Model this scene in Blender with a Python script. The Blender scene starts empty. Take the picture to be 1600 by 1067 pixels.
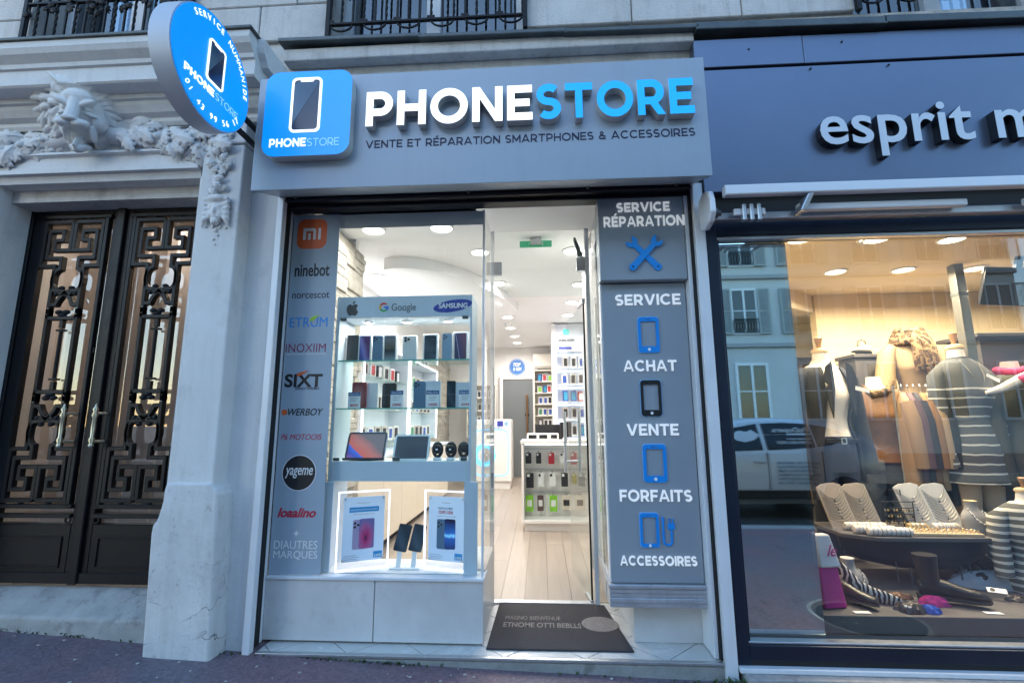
import bpy, bmesh, math, random
from mathutils import Vector, Matrix

S = bpy.context.scene
COL = S.collection
rnd = random.Random(11)
R_ = math.radians

# ------------------------------------------------------------------ camera
def make_camera(loc, yaw, tilt, roll, lens):
    fwd = Vector((-math.sin(yaw) * math.cos(tilt), math.cos(yaw) * math.cos(tilt), math.sin(tilt)))
    r0 = Vector((math.cos(yaw), math.sin(yaw), 0)); u0 = r0.cross(fwd)
    r = r0 * math.cos(roll) - u0 * math.sin(roll); u = u0 * math.cos(roll) + r0 * math.sin(roll)
    cd = bpy.data.cameras.new('camera'); co = bpy.data.objects.new('camera', cd); COL.objects.link(co)
    m = Matrix((r, u, -fwd)).transposed().to_4x4(); m.translation = loc
    co.matrix_world = m; cd.sensor_width = 36; cd.lens = lens; cd.clip_start = .05; cd.clip_end = 2000
    S.camera = co
make_camera(Vector((0, -2.75, 1.28)), R_(3.37), R_(9.55), R_(0.3), 16.965)

# ------------------------------------------------------------------ sky, sun, exposure
SUN_EL, SUN_AZ = 12, 196      # behind the roofs across the street
w = bpy.data.worlds.new('World'); S.world = w; w.use_nodes = True
nt = w.node_tree; nt.nodes.clear()
sky = nt.nodes.new('ShaderNodeTexSky'); sky.sky_type = 'NISHITA'; sky.sun_disc = False
sky.sun_elevation = R_(SUN_EL); sky.sun_rotation = R_(SUN_AZ); sky.air_density = 1.2; sky.dust_density = 0.4; sky.ozone_density = 3.3
bg = nt.nodes.new('ShaderNodeBackground'); bg.inputs[1].default_value = 0.15
wo = nt.nodes.new('ShaderNodeOutputWorld')
nt.links.new(sky.outputs[0], bg.inputs[0]); nt.links.new(bg.outputs[0], wo.inputs[0])
sl = bpy.data.lights.new('sun', 'SUN'); sl.energy = 0.5; sl.angle = R_(40); sl.color = (1.0, .95, .9)
so = bpy.data.objects.new('sun', sl); COL.objects.link(so)
_el, _az = R_(SUN_EL), R_(SUN_AZ)
_d = Vector((math.sin(_az) * math.cos(_el), math.cos(_az) * math.cos(_el), math.sin(_el)))
so.rotation_euler = _d.to_track_quat('Z', 'Y').to_euler(); so.location = (0, -10, 20)
S.view_settings.view_transform = 'Standard'; S.view_settings.look = 'None'
S.view_settings.exposure = 2.3; S.view_settings.gamma = 1.0; S.view_settings.use_curve_mapping = False
cy = S.cycles
cy.use_denoising = True
try: cy.denoiser = 'OPENIMAGEDENOISE'
except Exception: pass
cy.max_bounces = 8; cy.diffuse_bounces = 4; cy.glossy_bounces = 5; cy.transmission_bounces = 8; cy.transparent_max_bounces = 32
cy.caustics_reflective = False; cy.caustics_refractive = False; cy.sample_clamp_indirect = 4.0

LAMP = .41                     # signs and lamps against the dusk daylight

# ------------------------------------------------------------------ materials
MATS = {}
def mat(name, col, rough=.5, metal=0., var=0., scale=4., bump=0., bscale=60., emit=0., ecol=None, spec=.5, streak=0., coat=0., stain=0., stain_col=None, crack=0., scuff=0.):
    if name in MATS: return MATS[name]
    m = bpy.data.materials.new(name); m.use_nodes = True; t = m.node_tree; b = t.nodes['Principled BSDF']
    N = t.nodes.new; L = t.links.new
    c = tuple(col) + (1,)
    b.inputs['Base Color'].default_value = c; b.inputs['Roughness'].default_value = rough
    b.inputs['Metallic'].default_value = metal; b.inputs['Specular IOR Level'].default_value = spec
    if coat: b.inputs['Coat Weight'].default_value = coat; b.inputs['Coat Roughness'].default_value = .05
    if emit:
        b.inputs['Emission Color'].default_value = tuple(ecol or col) + (1,); b.inputs['Emission Strength'].default_value = emit * LAMP
    if var or bump or streak or stain or crack or scuff:
        tc = N('ShaderNodeTexCoord')
    last = None
    if var:
        n = N('ShaderNodeTexNoise'); n.inputs['Scale'].default_value = scale; n.inputs['Detail'].default_value = 8; n.inputs['Roughness'].default_value = .62
        L(tc.outputs['Object'], n.inputs['Vector'])
        r = N('ShaderNodeValToRGB'); r.color_ramp.elements[0].position = .28; r.color_ramp.elements[1].position = .72
        r.color_ramp.elements[0].color = tuple(max(0, x * (1 - var)) for x in col) + (1,)
        r.color_ramp.elements[1].color = tuple(min(1, x * (1 + var * .7)) for x in col) + (1,)
        L(n.outputs['Fac'], r.inputs[0]); last = r.outputs[0]
        rr = N('ShaderNodeMapRange'); rr.inputs['To Min'].default_value = max(.02, rough - .12); rr.inputs['To Max'].default_value = min(1, rough + .12)
        L(n.outputs['Fac'], rr.inputs[0]); L(rr.outputs[0], b.inputs['Roughness'])
    def over(fac, colour, prev):
        mx = N('ShaderNodeMix'); mx.data_type = 'RGBA'
        L(fac, mx.inputs[0])
        if prev is None: mx.inputs[6].default_value = c
        else: L(prev, mx.inputs[6])
        mx.inputs[7].default_value = tuple(colour) + (1,)
        return mx.outputs[2]
    def noise_fac(sx, sy, sz, lo, hi, amount, detail=6):
        mp = N('ShaderNodeMapping'); mp.inputs['Scale'].default_value = (sx, sy, sz)
        L(tc.outputs['Object'], mp.inputs[0])
        n = N('ShaderNodeTexNoise'); n.inputs['Scale'].default_value = 1; n.inputs['Detail'].default_value = detail; n.inputs['Roughness'].default_value = .65
        L(mp.outputs[0], n.inputs['Vector'])
        r = N('ShaderNodeMapRange'); r.inputs['From Min'].default_value = lo; r.inputs['From Max'].default_value = hi; r.inputs['To Max'].default_value = amount
        L(n.outputs['Fac'], r.inputs[0]); return r.outputs[0]
    if streak: last = over(noise_fac(16, 16, 1.1, .5, .72, streak), [x * .45 for x in col], last)
    if stain: last = over(noise_fac(7, 7, 7, .56, .66, stain, 10), stain_col or [x * .35 for x in col], last)
    if scuff: last = over(noise_fac(34, 34, 22, .60, .70, scuff, 12), [x * .3 for x in col], last)
    if crack:
        ns = N('ShaderNodeTexNoise'); ns.inputs['Scale'].default_value = 6; ns.inputs['Detail'].default_value = 5; L(tc.outputs['Object'], ns.inputs['Vector'])
        ad = N('ShaderNodeMixRGB'); ad.blend_type = 'ADD'; ad.inputs[0].default_value = .22; L(tc.outputs['Object'], ad.inputs[1]); L(ns.outputs['Color'], ad.inputs[2])
        vo = N('ShaderNodeTexVoronoi'); vo.feature = 'DISTANCE_TO_EDGE'; vo.inputs['Scale'].default_value = 3.2; L(ad.outputs[0], vo.inputs['Vector'])
        cr = N('ShaderNodeMapRange'); cr.inputs['From Min'].default_value = .003; cr.inputs['From Max'].default_value = .010; cr.inputs['To Min'].default_value = crack; cr.inputs['To Max'].default_value = 0; L(vo.outputs['Distance'], cr.inputs[0])
        mu = N('ShaderNodeMath'); mu.operation = 'MULTIPLY'; L(cr.outputs[0], mu.inputs[0]); L(noise_fac(1.7, 1.7, 1.7, .50, .60, 1., 3), mu.inputs[1]); last = over(mu.outputs[0], [x * .16 for x in col], last)
    if last is not None: L(last, b.inputs['Base Color'])
    if bump:
        n2 = N('ShaderNodeTexNoise'); n2.inputs['Scale'].default_value = bscale; n2.inputs['Detail'].default_value = 6
        L(tc.outputs['Object'], n2.inputs['Vector'])
        bp_ = N('ShaderNodeBump'); bp_.inputs['Strength'].default_value = bump; bp_.inputs['Distance'].default_value = .01
        L(n2.outputs['Fac'], bp_.inputs['Height']); L(bp_.outputs[0], b.inputs['Normal'])
    MATS[name] = m; return m

def glass(name, tint=(1, 1, 1), ior=1.6, smudge=.0):
    if name in MATS: return MATS[name]
    m = bpy.data.materials.new(name); m.use_nodes = True; t = m.node_tree; t.nodes.clear(); N = t.nodes.new; L = t.links.new
    o = N('ShaderNodeOutputMaterial'); mx = N('ShaderNodeMixShader'); tr = N('ShaderNodeBsdfTransparent'); gl = N('ShaderNodeBsdfGlossy')
    fr = N('ShaderNodeFresnel'); fr.inputs[0].default_value = ior; ge = N('ShaderNodeNewGeometry')
    iv = N('ShaderNodeMath'); iv.operation = 'SUBTRACT'; iv.inputs[0].default_value = 1.0
    mu = N('ShaderNodeMath'); mu.operation = 'MULTIPLY'
    L(ge.outputs['Backfacing'], iv.inputs[1]); L(iv.outputs[0], mu.inputs[0]); L(fr.outputs[0], mu.inputs[1]); L(mu.outputs[0], mx.inputs[0])
    tr.inputs[0].default_value = tuple(tint) + (1,); gl.inputs['Roughness'].default_value = .0 if not smudge else smudge
    L(tr.outputs[0], mx.inputs[1]); L(gl.outputs[0], mx.inputs[2]); L(mx.outputs[0], o.inputs[0])
    MATS[name] = m; return m

def screen_mat(name, stops, ang=45., radial=False, rough=.12, emit=0.):
    """flat print: a colour ramp across the part's own box"""
    if name in MATS: return MATS[name]
    m = bpy.data.materials.new(name); m.use_nodes = True; t = m.node_tree; b = t.nodes['Principled BSDF']; N = t.nodes.new; L = t.links.new
    tc = N('ShaderNodeTexCoord'); mp = N('ShaderNodeMapping'); gr = N('ShaderNodeTexGradient'); rp = N('ShaderNodeValToRGB')
    if radial:
        gr.gradient_type = 'SPHERICAL'; mp.inputs['Location'].default_value = (-.5 * 1.7, 0, -.42 * 1.7); mp.inputs['Scale'].default_value = (1.7, 0, 1.7)
    else:
        mp.inputs['Rotation'].default_value = (0, R_(ang), 0)
    ns = N('ShaderNodeTexNoise'); ns.inputs['Scale'].default_value = 2.5; ns.inputs['Detail'].default_value = 1
    ad = N('ShaderNodeMixRGB'); ad.blend_type = 'ADD'; ad.inputs[0].default_value = .12
    L(tc.outputs['Generated'], ns.inputs['Vector']); L(tc.outputs['Generated'], ad.inputs[1]); L(ns.outputs['Color'], ad.inputs[2])
    L(ad.outputs[0], mp.inputs[0]); L(mp.outputs[0], gr.inputs[0]); L(gr.outputs['Fac'], rp.inputs[0])
    cr = rp.color_ramp
    while len(cr.elements) < len(stops): cr.elements.new(.5)
    for e, (p, c) in zip(cr.elements, stops): e.position = p; e.color = tuple(c) + (1,)
    L(rp.outputs[0], b.inputs['Base Color']); b.inputs['Roughness'].default_value = rough
    if emit: L(rp.outputs[0], b.inputs['Emission Color']); b.inputs['Emission Strength'].default_value = emit * LAMP
    MATS[name] = m; return m

# ------------------------------------------------------------------ mesh helpers
def tagp(o, label=None, cat=None, group=None, kind=None):
    if label: o['label'] = label
    if cat: o['category'] = cat
    if group: o['group'] = group
    if kind: o['kind'] = kind
    return o
def thing(name, label, cat, loc=(0, 0, 0), rz=0., group=None):
    o = bpy.data.objects.new(name, None); COL.objects.link(o); o.empty_display_size = .05
    o.location = loc; o.rotation_euler = (0, 0, rz)
    return tagp(o, label, cat, group)
def link(name, me, m=None, parent=None, loc=None):
    o = bpy.data.objects.new(name, me); COL.objects.link(o); me.use_auto_texspace = True
    if m is not None and not me.materials:
        for k in (m if isinstance(m, (list, tuple)) else [m]): me.materials.append(k)
    if parent is not None: o.parent = parent
    if loc: o.location = loc
    return o
def struct(o): o['kind'] = 'structure'; return o
def copy_tree(o, parent=None):
    c = o.copy(); COL.objects.link(c)
    if parent is not None: c.parent = parent
    for ch in o.children: copy_tree(ch, c)
    return c

class MB:
    def __init__(s): s.v = []; s.f = []; s.mi = []; s.cur = 0
    def add(s, vs, fs):
        k = len(s.v); s.v += [tuple(v) for v in vs]; s.f += [tuple(i + k for i in f) for f in fs]; s.mi += [s.cur] * len(fs); return s
    def box(s, x0, x1, y0, y1, z0, z1):
        return s.add([(x0, y0, z0), (x1, y0, z0), (x1, y1, z0), (x0, y1, z0), (x0, y0, z1), (x1, y0, z1), (x1, y1, z1), (x0, y1, z1)],
                     [(3, 2, 1, 0), (4, 5, 6, 7), (0, 1, 5, 4), (1, 2, 6, 5), (2, 3, 7, 6), (3, 0, 4, 7)])
    def hexa(s, p):  # eight corners in box order
        return s.add(p, [(3, 2, 1, 0), (4, 5, 6, 7), (0, 1, 5, 4), (1, 2, 6, 5), (2, 3, 7, 6), (3, 0, 4, 7)])
    def prism(s, poly, y0, y1, plane='xz'):
        """counter-clockwise poly seen from the front (from -y for xz)"""
        n = len(poly)
        if plane == 'xz': A = [(a, y0, b) for a, b in poly]; B = [(a, y1, b) for a, b in poly]
        elif plane == 'yz': A = [(y1, a, b) for a, b in poly]; B = [(y0, a, b) for a, b in poly]
        else: A = [(a, b, y1) for a, b in poly]; B = [(a, b, y0) for a, b in poly]
        fs = [tuple(range(n)), tuple(reversed(range(n, 2 * n)))]
        fs += [(i, i + n, (i + 1) % n + n, (i + 1) % n) for i in range(n)]
        return s.add(A + B, fs)
    def tube(s, pts, r, n=8, closed=False, flat=1.0):
        P = [Vector(p) for p in pts]; m = len(P); rs = r if isinstance(r, (list, tuple)) else [r] * m
        T = []
        for i in range(m):
            a = P[(i - 1) % m] if (closed or i) else P[0]; b = P[(i + 1) % m] if (closed or i < m - 1) else P[-1]
            T.append((b - a).normalized())
        ref = Vector((0, 0, 1)) if abs(T[0].z) < .9 else Vector((1, 0, 0))
        nrm = (ref - T[0] * ref.dot(T[0])).normalized(); rings = []
        for i in range(m):
            nrm = (nrm - T[i] * nrm.dot(T[i])); nrm = nrm.normalized() if nrm.length > 1e-6 else Vector((1, 0, 0))
            bn = T[i].cross(nrm)
            rings.append([P[i] + (nrm * math.cos(2 * math.pi * k / n) + bn * math.sin(2 * math.pi * k / n) * flat) * rs[i] for k in range(n)])
        return s.loft(rings, closed)
    def loft(s, rings, closed=False, caps=True):
        n = len(rings[0]); m = len(rings); vs = [p for q in rings for p in q]; fs = []
        for i in range(m if closed else m - 1):
            j = (i + 1) % m
            fs += [(i * n + k, i * n + (k + 1) % n, j * n + (k + 1) % n, j * n + k) for k in range(n)]
        if caps and not closed: fs += [tuple(reversed(range(n))), tuple(range((m - 1) * n, m * n))]
        return s.add(vs, fs)
    def lathe(s, prof, c=(0, 0, 0), n=16, axis='z'):
        rings = []
        for r, h in prof:
            q = []
            for k in range(n):
                a = 2 * math.pi * k / n; x, y = r * math.cos(a), r * math.sin(a)
                if axis == 'z': q.append((c[0] + x, c[1] + y, c[2] + h))
                elif axis == 'y': q.append((c[0] + x, c[1] + h, c[2] - y))
                else: q.append((c[0] + h, c[1] + x, c[2] + y))
            rings.append(q)
        return s.loft(rings)
    def ball(s, c, r, nu=12, nv=8, rot=None):
        rr = r if isinstance(r, (list, tuple)) else (r, r, r); rings = []
        for i in range(nv + 1):
            t = -math.pi / 2 + math.pi * i / nv; t = max(-1.55, min(1.55, t)); q = []
            for k in range(nu):
                a = 2 * math.pi * k / nu
                p = Vector((rr[0] * math.cos(t) * math.cos(a), rr[1] * math.cos(t) * math.sin(a), rr[2] * math.sin(t)))
                if rot: p = rot @ p
                q.append(Vector(c) + p)
            rings.append(q)
        return s.loft(rings)
    def sweep_bar(s, pts, w, y0, y1, closed=False):
        """flat bar of width w along a polyline in the xz plane, mitred, from y0 to y1"""
        P = [Vector((p[0], p[1])) for p in pts]; m = len(P); Lf = []; Rt = []
        for i in range(m):
            a = P[i] - P[i - 1] if (closed or i) else P[1] - P[0]
            b = P[(i + 1) % m] - P[i] if (closed or i < m - 1) else P[-1] - P[-2]
            a.normalize(); b.normalize(); na = Vector((-a.y, a.x)); nb = Vector((-b.y, b.x)); k = (na + nb)
            k = k.normalized() if k.length > 1e-6 else na
            d = w / 2 / max(.35, k.dot(na)); Lf.append(P[i] + k * d); Rt.append(P[i] - k * d)
        rings = [[(Rt[i].x, y0, Rt[i].y), (Lf[i].x, y0, Lf[i].y), (Lf[i].x, y1, Lf[i].y), (Rt[i].x, y1, Rt[i].y)] for i in range(m)]
        return s.loft(rings, closed)
    def mesh(s, bevel=0., seg=2, smooth=0., name='mesh'):
        me = bpy.data.meshes.new(name); me.from_pydata(s.v, [], s.f)
        if any(s.mi): me.polygons.foreach_set('material_index', s.mi)
        bm = bmesh.new(); bm.from_mesh(me)
        bmesh.ops.recalc_face_normals(bm, faces=bm.faces)
        if bevel:
            es = [e for e in bm.edges if len(e.link_faces) == 2 and e.calc_face_angle(0) > .6]
            bmesh.ops.bevel(bm, geom=es, offset=bevel, segments=seg, profile=.5, affect='EDGES', clamp_overlap=True)
        bm.to_mesh(me); bm.free()
        if smooth:
            me.polygons.foreach_set('use_smooth', [True] * len(me.polygons))
            me.set_sharp_from_angle(angle=R_(smooth))
        return me
    def build(s, name, m, parent=None, bevel=0., seg=2, smooth=0., loc=None):
        return link(name, s.mesh(bevel, seg, smooth, name), m, parent, loc)
def boxo(name, m, parent, x0, x1, y0, y1, z0, z1, bevel=0., seg=2):
    return MB().box(x0, x1, y0, y1, z0, z1).build(name, m, parent, bevel, seg)

def rrect(x0, x1, z0, z1, r, n=6):
    out = []
    for cx, cz, a0 in ((x1 - r, z0 + r, -90), (x1 - r, z1 - r, 0), (x0 + r, z1 - r, 90), (x0 + r, z0 + r, 180)):
        for k in range(n + 1):
            a = R_(a0 + 90 * k / n); out.append((cx + r * math.cos(a), cz + r * math.sin(a)))
    return out
def circ(cx, cz, r, n=28, rz=None):
    return [(cx + r * math.cos(2 * math.pi * k / n), cz + (rz or r) * math.sin(2 * math.pi * k / n)) for k in range(n)]

def curve_mesh(cu):
    ob = bpy.data.objects.new('tmp', cu); me = bpy.data.meshes.new_from_object(ob); bpy.data.objects.remove(ob); bpy.data.curves.remove(cu)
    return me
def shape_mesh(loops, depth):
    cu = bpy.data.curves.new('s', 'CURVE'); cu.dimensions = '2D'; cu.fill_mode = 'BOTH'; cu.extrude = depth / 2
    for lp in loops:
        sp = cu.splines.new('POLY'); sp.points.add(len(lp) - 1); sp.use_cyclic_u = True
        for p, (a, b) in zip(sp.points, lp): p.co = (a, b, 0, 1)
    return curve_mesh(cu)
ROTX = Matrix.Rotation(math.pi / 2, 4, 'X')
def front_mats(me, y0):
    """slot 0 = faces looking out to the street, slot 1 = everything else"""
    for p in me.polygons: p.material_index = 0 if p.normal.y < -.7 else 1
def shape(name, loops, y, depth, m, parent=None):
    """flat cut-out: loops in (x, z); front face at y - depth"""
    me = shape_mesh(loops, depth); me.transform(ROTX); me.transform(Matrix.Translation((0, y - depth / 2, 0)))
    if isinstance(m, (list, tuple)):
        for k in m: me.materials.append(k)
        front_mats(me, y)
    return link(name, me, None if isinstance(m, (list, tuple)) else m, parent)
def text_mesh(s, bold=0., depth=.002, spacing=1., shear=0.):
    cu = bpy.data.curves.new('t', 'FONT'); cu.body = s; cu.size = 1; cu.offset = bold; cu.extrude = .5; cu.space_character = spacing; cu.shear = shear
    cu.resolution_u = 4
    me = curve_mesh(cu)
    return me
def fit(me, box, depth):
    xs = [v.co.x for v in me.vertices]; ys = [v.co.y for v in me.vertices]
    a, b, c, d = min(xs), max(xs), min(ys), max(ys); x0, x1, z0, z1 = box
    for v in me.vertices:
        v.co = ((v.co.x - a) / (b - a) * (x1 - x0) + x0, -v.co.z * depth, (v.co.y - c) / (d - c) * (z1 - z0) + z0)
def lettering(name, s, box, y, depth, m, parent=None, bold=.0, spacing=1., shear=0., label=None):
    me = text_mesh(s, bold, spacing=spacing, shear=shear); fit(me, box, depth); me.transform(Matrix.Translation((0, y - depth / 2, 0)))
    if isinstance(m, (list, tuple)):
        me.update()
        for k in m: me.materials.append(k)
        front_mats(me, y)
        o = link(name, me, None, parent)
    else: o = link(name, me, m, parent)
    if label: o['label'] = label
    return o
def letters(s, box, y, depth, mats, parent, bold=.0, spacing=1., name='letter', pick=None):
    """one object for each letter of a raised sign"""
    me = text_mesh(s, bold, spacing=spacing); fit(me, box, depth); me.transform(Matrix.Translation((0, y - depth / 2, 0)))
    bm = bmesh.new(); bm.from_mesh(me); bmesh.ops.remove_doubles(bm, verts=bm.verts, dist=1e-5)
    seen = set(); isl = []
    for f in bm.faces:
        if f in seen: continue
        st = [f]; seen.add(f); cur = []
        while st:
            q = st.pop(); cur.append(q)
            for e in q.edges:
                for h in e.link_faces:
                    if h not in seen: seen.add(h); st.append(h)
        isl.append(cur)
    items = []
    for cur in isl:
        xs = [v.co.x for f in cur for v in f.verts]; items.append([min(xs), max(xs), cur])
    items.sort(key=lambda t: t[0]); merged = []
    for it in items:
        if merged and it[0] < merged[-1][1] - .25 * (it[1] - it[0]) and it[1] <= merged[-1][1] + .004: merged[-1][2] += it[2]
        else: merged.append(it)
    out = []
    for i, (a, b, fs) in enumerate(merged):
        k = MB(); idx = {}
        for f in fs:
            for v in f.verts:
                if v not in idx: idx[v] = len(k.v); k.v.append(tuple(v.co))
            k.f.append(tuple(idx[v] for v in f.verts)); k.mi.append(0)
        m2 = k.mesh(0, name=name); mm = pick(i) if pick else mats
        for q in mm: m2.materials.append(q)
        if len(mm) > 1: front_mats(m2, y)
        out.append(link(name, m2, None, parent))
    bm.free(); bpy.data.meshes.remove(me)
    return out

# ------------------------------------------------------------------ geometric capitals for the shop's own lettering
def _arc(cx, cy, rx, ry, a0, a1, n=14): return [(cx + rx * math.cos(R_(a0 + (a1 - a0) * i / n)), cy + ry * math.sin(R_(a0 + (a1 - a0) * i / n))) for i in range(n + 1)]
def _thick(P, t):
    L_, R2 = [], []
    for i in range(len(P)):
        a = Vector(P[max(0, i - 1)]); b = Vector(P[min(len(P) - 1, i + 1)]); d = (b - a).normalized(); n = Vector((-d.y, d.x)) * t / 2
        p = Vector(P[i]); L_.append(tuple(p + n)); R2.append(tuple(p - n))
    return L_ + R2[::-1]
def glyph(c, t):
    """(closed outlines, width) of a capital one unit high with stroke t"""
    h = t / 2
    if c in 'EÉ':
        g = [[(0, 0), (.72, 0), (.72, t), (t, t), (t, .5 - h), (.64, .5 - h), (.64, .5 + h), (t, .5 + h), (t, 1 - t), (.71, 1 - t), (.71, 1), (0, 1)]]
        return (g + ([[(.28, 1.10), (.44, 1.10), (.62, 1.30), (.40, 1.30)]] if c == 'É' else []), .72)
    if c == 'F': return [[(0, 0), (t, 0), (t, .46 - h), (.62, .46 - h), (.62, .46 + h), (t, .46 + h), (t, 1 - t), (.70, 1 - t), (.70, 1), (0, 1)]], .68
    if c == 'H': return [[(0, 0), (t, 0), (t, .5 - h), (.84 - t, .5 - h), (.84 - t, 0), (.84, 0), (.84, 1), (.84 - t, 1), (.84 - t, .5 + h), (t, .5 + h), (t, 1), (0, 1)]], .84
    if c == 'I': return [[(0, 0), (t, 0), (t, 1), (0, 1)]], t
    if c == 'T': return [[(.41 - h, 0), (.41 + h, 0), (.41 + h, 1 - t), (.82, 1 - t), (.82, 1), (0, 1), (0, 1 - t), (.41 - h, 1 - t)]], .82
    if c == 'N': return [[(0, 0), (t, 0), (t, .66), (.87 - t, 0), (.87, 0), (.87, 1), (.87 - t, 1), (.87 - t, .34), (t, 1), (0, 1)]], .87
    if c == 'M': return [[(0, 0), (t, 0), (t, .64), (.5 - t * .3, .18), (.5 + t * .3, .18), (1 - t, .64), (1 - t, 0), (1, 0), (1, 1), (1 - t * .9, 1), (.5, .42), (t * .9, 1), (0, 1)]], 1.0
    if c == 'O': return [_arc(.54, .5, .54, .515, 0, 352, 44), _arc(.54, .5, .54 - t, .515 - t, 0, 352, 44)], 1.08
    if c == 'P': return [[(0, 0), (t, 0), (t, .29), (.42, .29)] + _arc(.42, .645, .365, .355, -86, 86) + [(.42, 1), (0, 1)], [(t, .29 + t), (.41, .29 + t)] + _arc(.41, .645, .365 - t, .355 - t, -84, 84) + [(.41, 1 - t), (t, 1 - t)]], .785
    if c == 'R': return [[(0, 0), (t, 0), (t, .29), (.37, .29), (.58, 0), (.81, 0), (.595, .335)] + _arc(.42, .645, .365, .355, -48, 86) + [(.42, 1), (0, 1)], [(t, .29 + t), (.41, .29 + t)] + _arc(.41, .645, .365 - t, .355 - t, -84, 84) + [(.41, 1 - t), (t, 1 - t)]], .81
    if c == 'S':
        ry = (1.02 - t) / 4; return [_thick(_arc(.37, .5 + ry, .37 - h, ry, 38, 268, 18) + _arc(.37, .5 - ry, .37 - h, ry, 88, -142, 18), t)], .74
    if c == 'C': return [_thick(_arc(.52, .5, .52 - h, .515 - h, 44, 316, 28), t)], .96
    if c == 'A': return [[(0, 0), (t * 1.08, 0), (.205, .21), (.775, .21), (.98 - t * 1.08, 0), (.98, 0), (.49 + t * .55, 1), (.49 - t * .55, 1)], [(.285, .21 + t * .85), (.695, .21 + t * .85), (.49, .79)]], .98
    if c == 'V': return [[(.49 - t * .54, 0), (.49 + t * .54, 0), (.98, 1), (.98 - t * 1.1, 1), (.49, .27), (t * 1.1, 1), (0, 1)]], .98
    if c == '&':
        return [_thick([(.80, .03), (.24, .64), (.22, .80), (.33, .92 - h * .3), (.45, .92 - h * .3), (.54, .80), (.50, .67), (.20, .42), (.12, .26), (.20, .11), (.38, .06), (.56, .13), (.70, .30), (.78, .46)], t * .9)] if False else [_arc(.36, .77, .22, .235, 0, 352, 30), _arc(.36, .77, .22 - t * .8, .235 - t * .8, 0, 352, 30), _arc(.36, .275, .36, .285, 0, 352, 36), _arc(.36, .275, .36 - t, .285 - t, 0, 352, 36), [(.62, .0), (.86, .0), (.74, .17), (.86, .42), (.70, .46), (.62, .30)]], .86
    return [], .36
def geo_layout(s, box, t, gap=.13):
    x = 0; items = []
    for c in s:
        lp, w_ = glyph(c, t); items.append((x, lp)); x += w_ + gap
    W0 = x - gap; x0, x1, z0, z1 = box
    return [[[(x0 + (a + px) / W0 * (x1 - x0), z0 + b * (z1 - z0)) for a, b in l] for l in lp] for px, lp in items if lp]
def geo_text(name, s, box, y, depth, m, parent, t=.19, gap=.13):
    return shape(name, [l for lp in geo_layout(s, box, t, gap) for l in lp], y, depth, m, parent)
def geo_letters(s, box, y, depth, mats, parent, t=.2, gap=.12):
    return [shape('letter', lp, y, depth, mats, parent) for lp in geo_layout(s, box, t, gap)]

# common materials
stone = mat('limestone', (.58, .56, .54), .85, var=.2, scale=2.2, bump=.5, bscale=60, streak=.4, stain=.3, scuff=.35)
plaster = mat('painted_stone', (.68, .68, .68), .7, var=.08, scale=3, bump=.25, bscale=45, streak=.18, stain=.22, stain_col=(.38, .37, .37))
plinth_m = mat('scuffed_painted_stone', (.64, .64, .64), .75, var=.14, scale=4, bump=.5, bscale=30, streak=.25, stain=.4, stain_col=(.36, .35, .35), crack=.85, scuff=.5)
carved = mat('carved_plaster', (.70, .70, .70), .75, var=.08, scale=9, bump=.2, bscale=90)
zinc = mat('weathered_zinc', (.10, .115, .12), .5, .6, var=.3, scale=8, bump=.2)
iron = mat('black_iron', (.006, .006, .008), .45, .0, var=.3, scale=20, bump=.15, bscale=120, spec=.22)
white_alu = mat('white_powder_coat', (.74, .76, .80), .35, .1, var=.05, scale=6, streak=.15)
grey_alu = mat('brushed_aluminium', (.55, .56, .58), .35, .85, var=.08, scale=30)
dark_gap = mat('black_rubber', (.008, .008, .009), .7)

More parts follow.
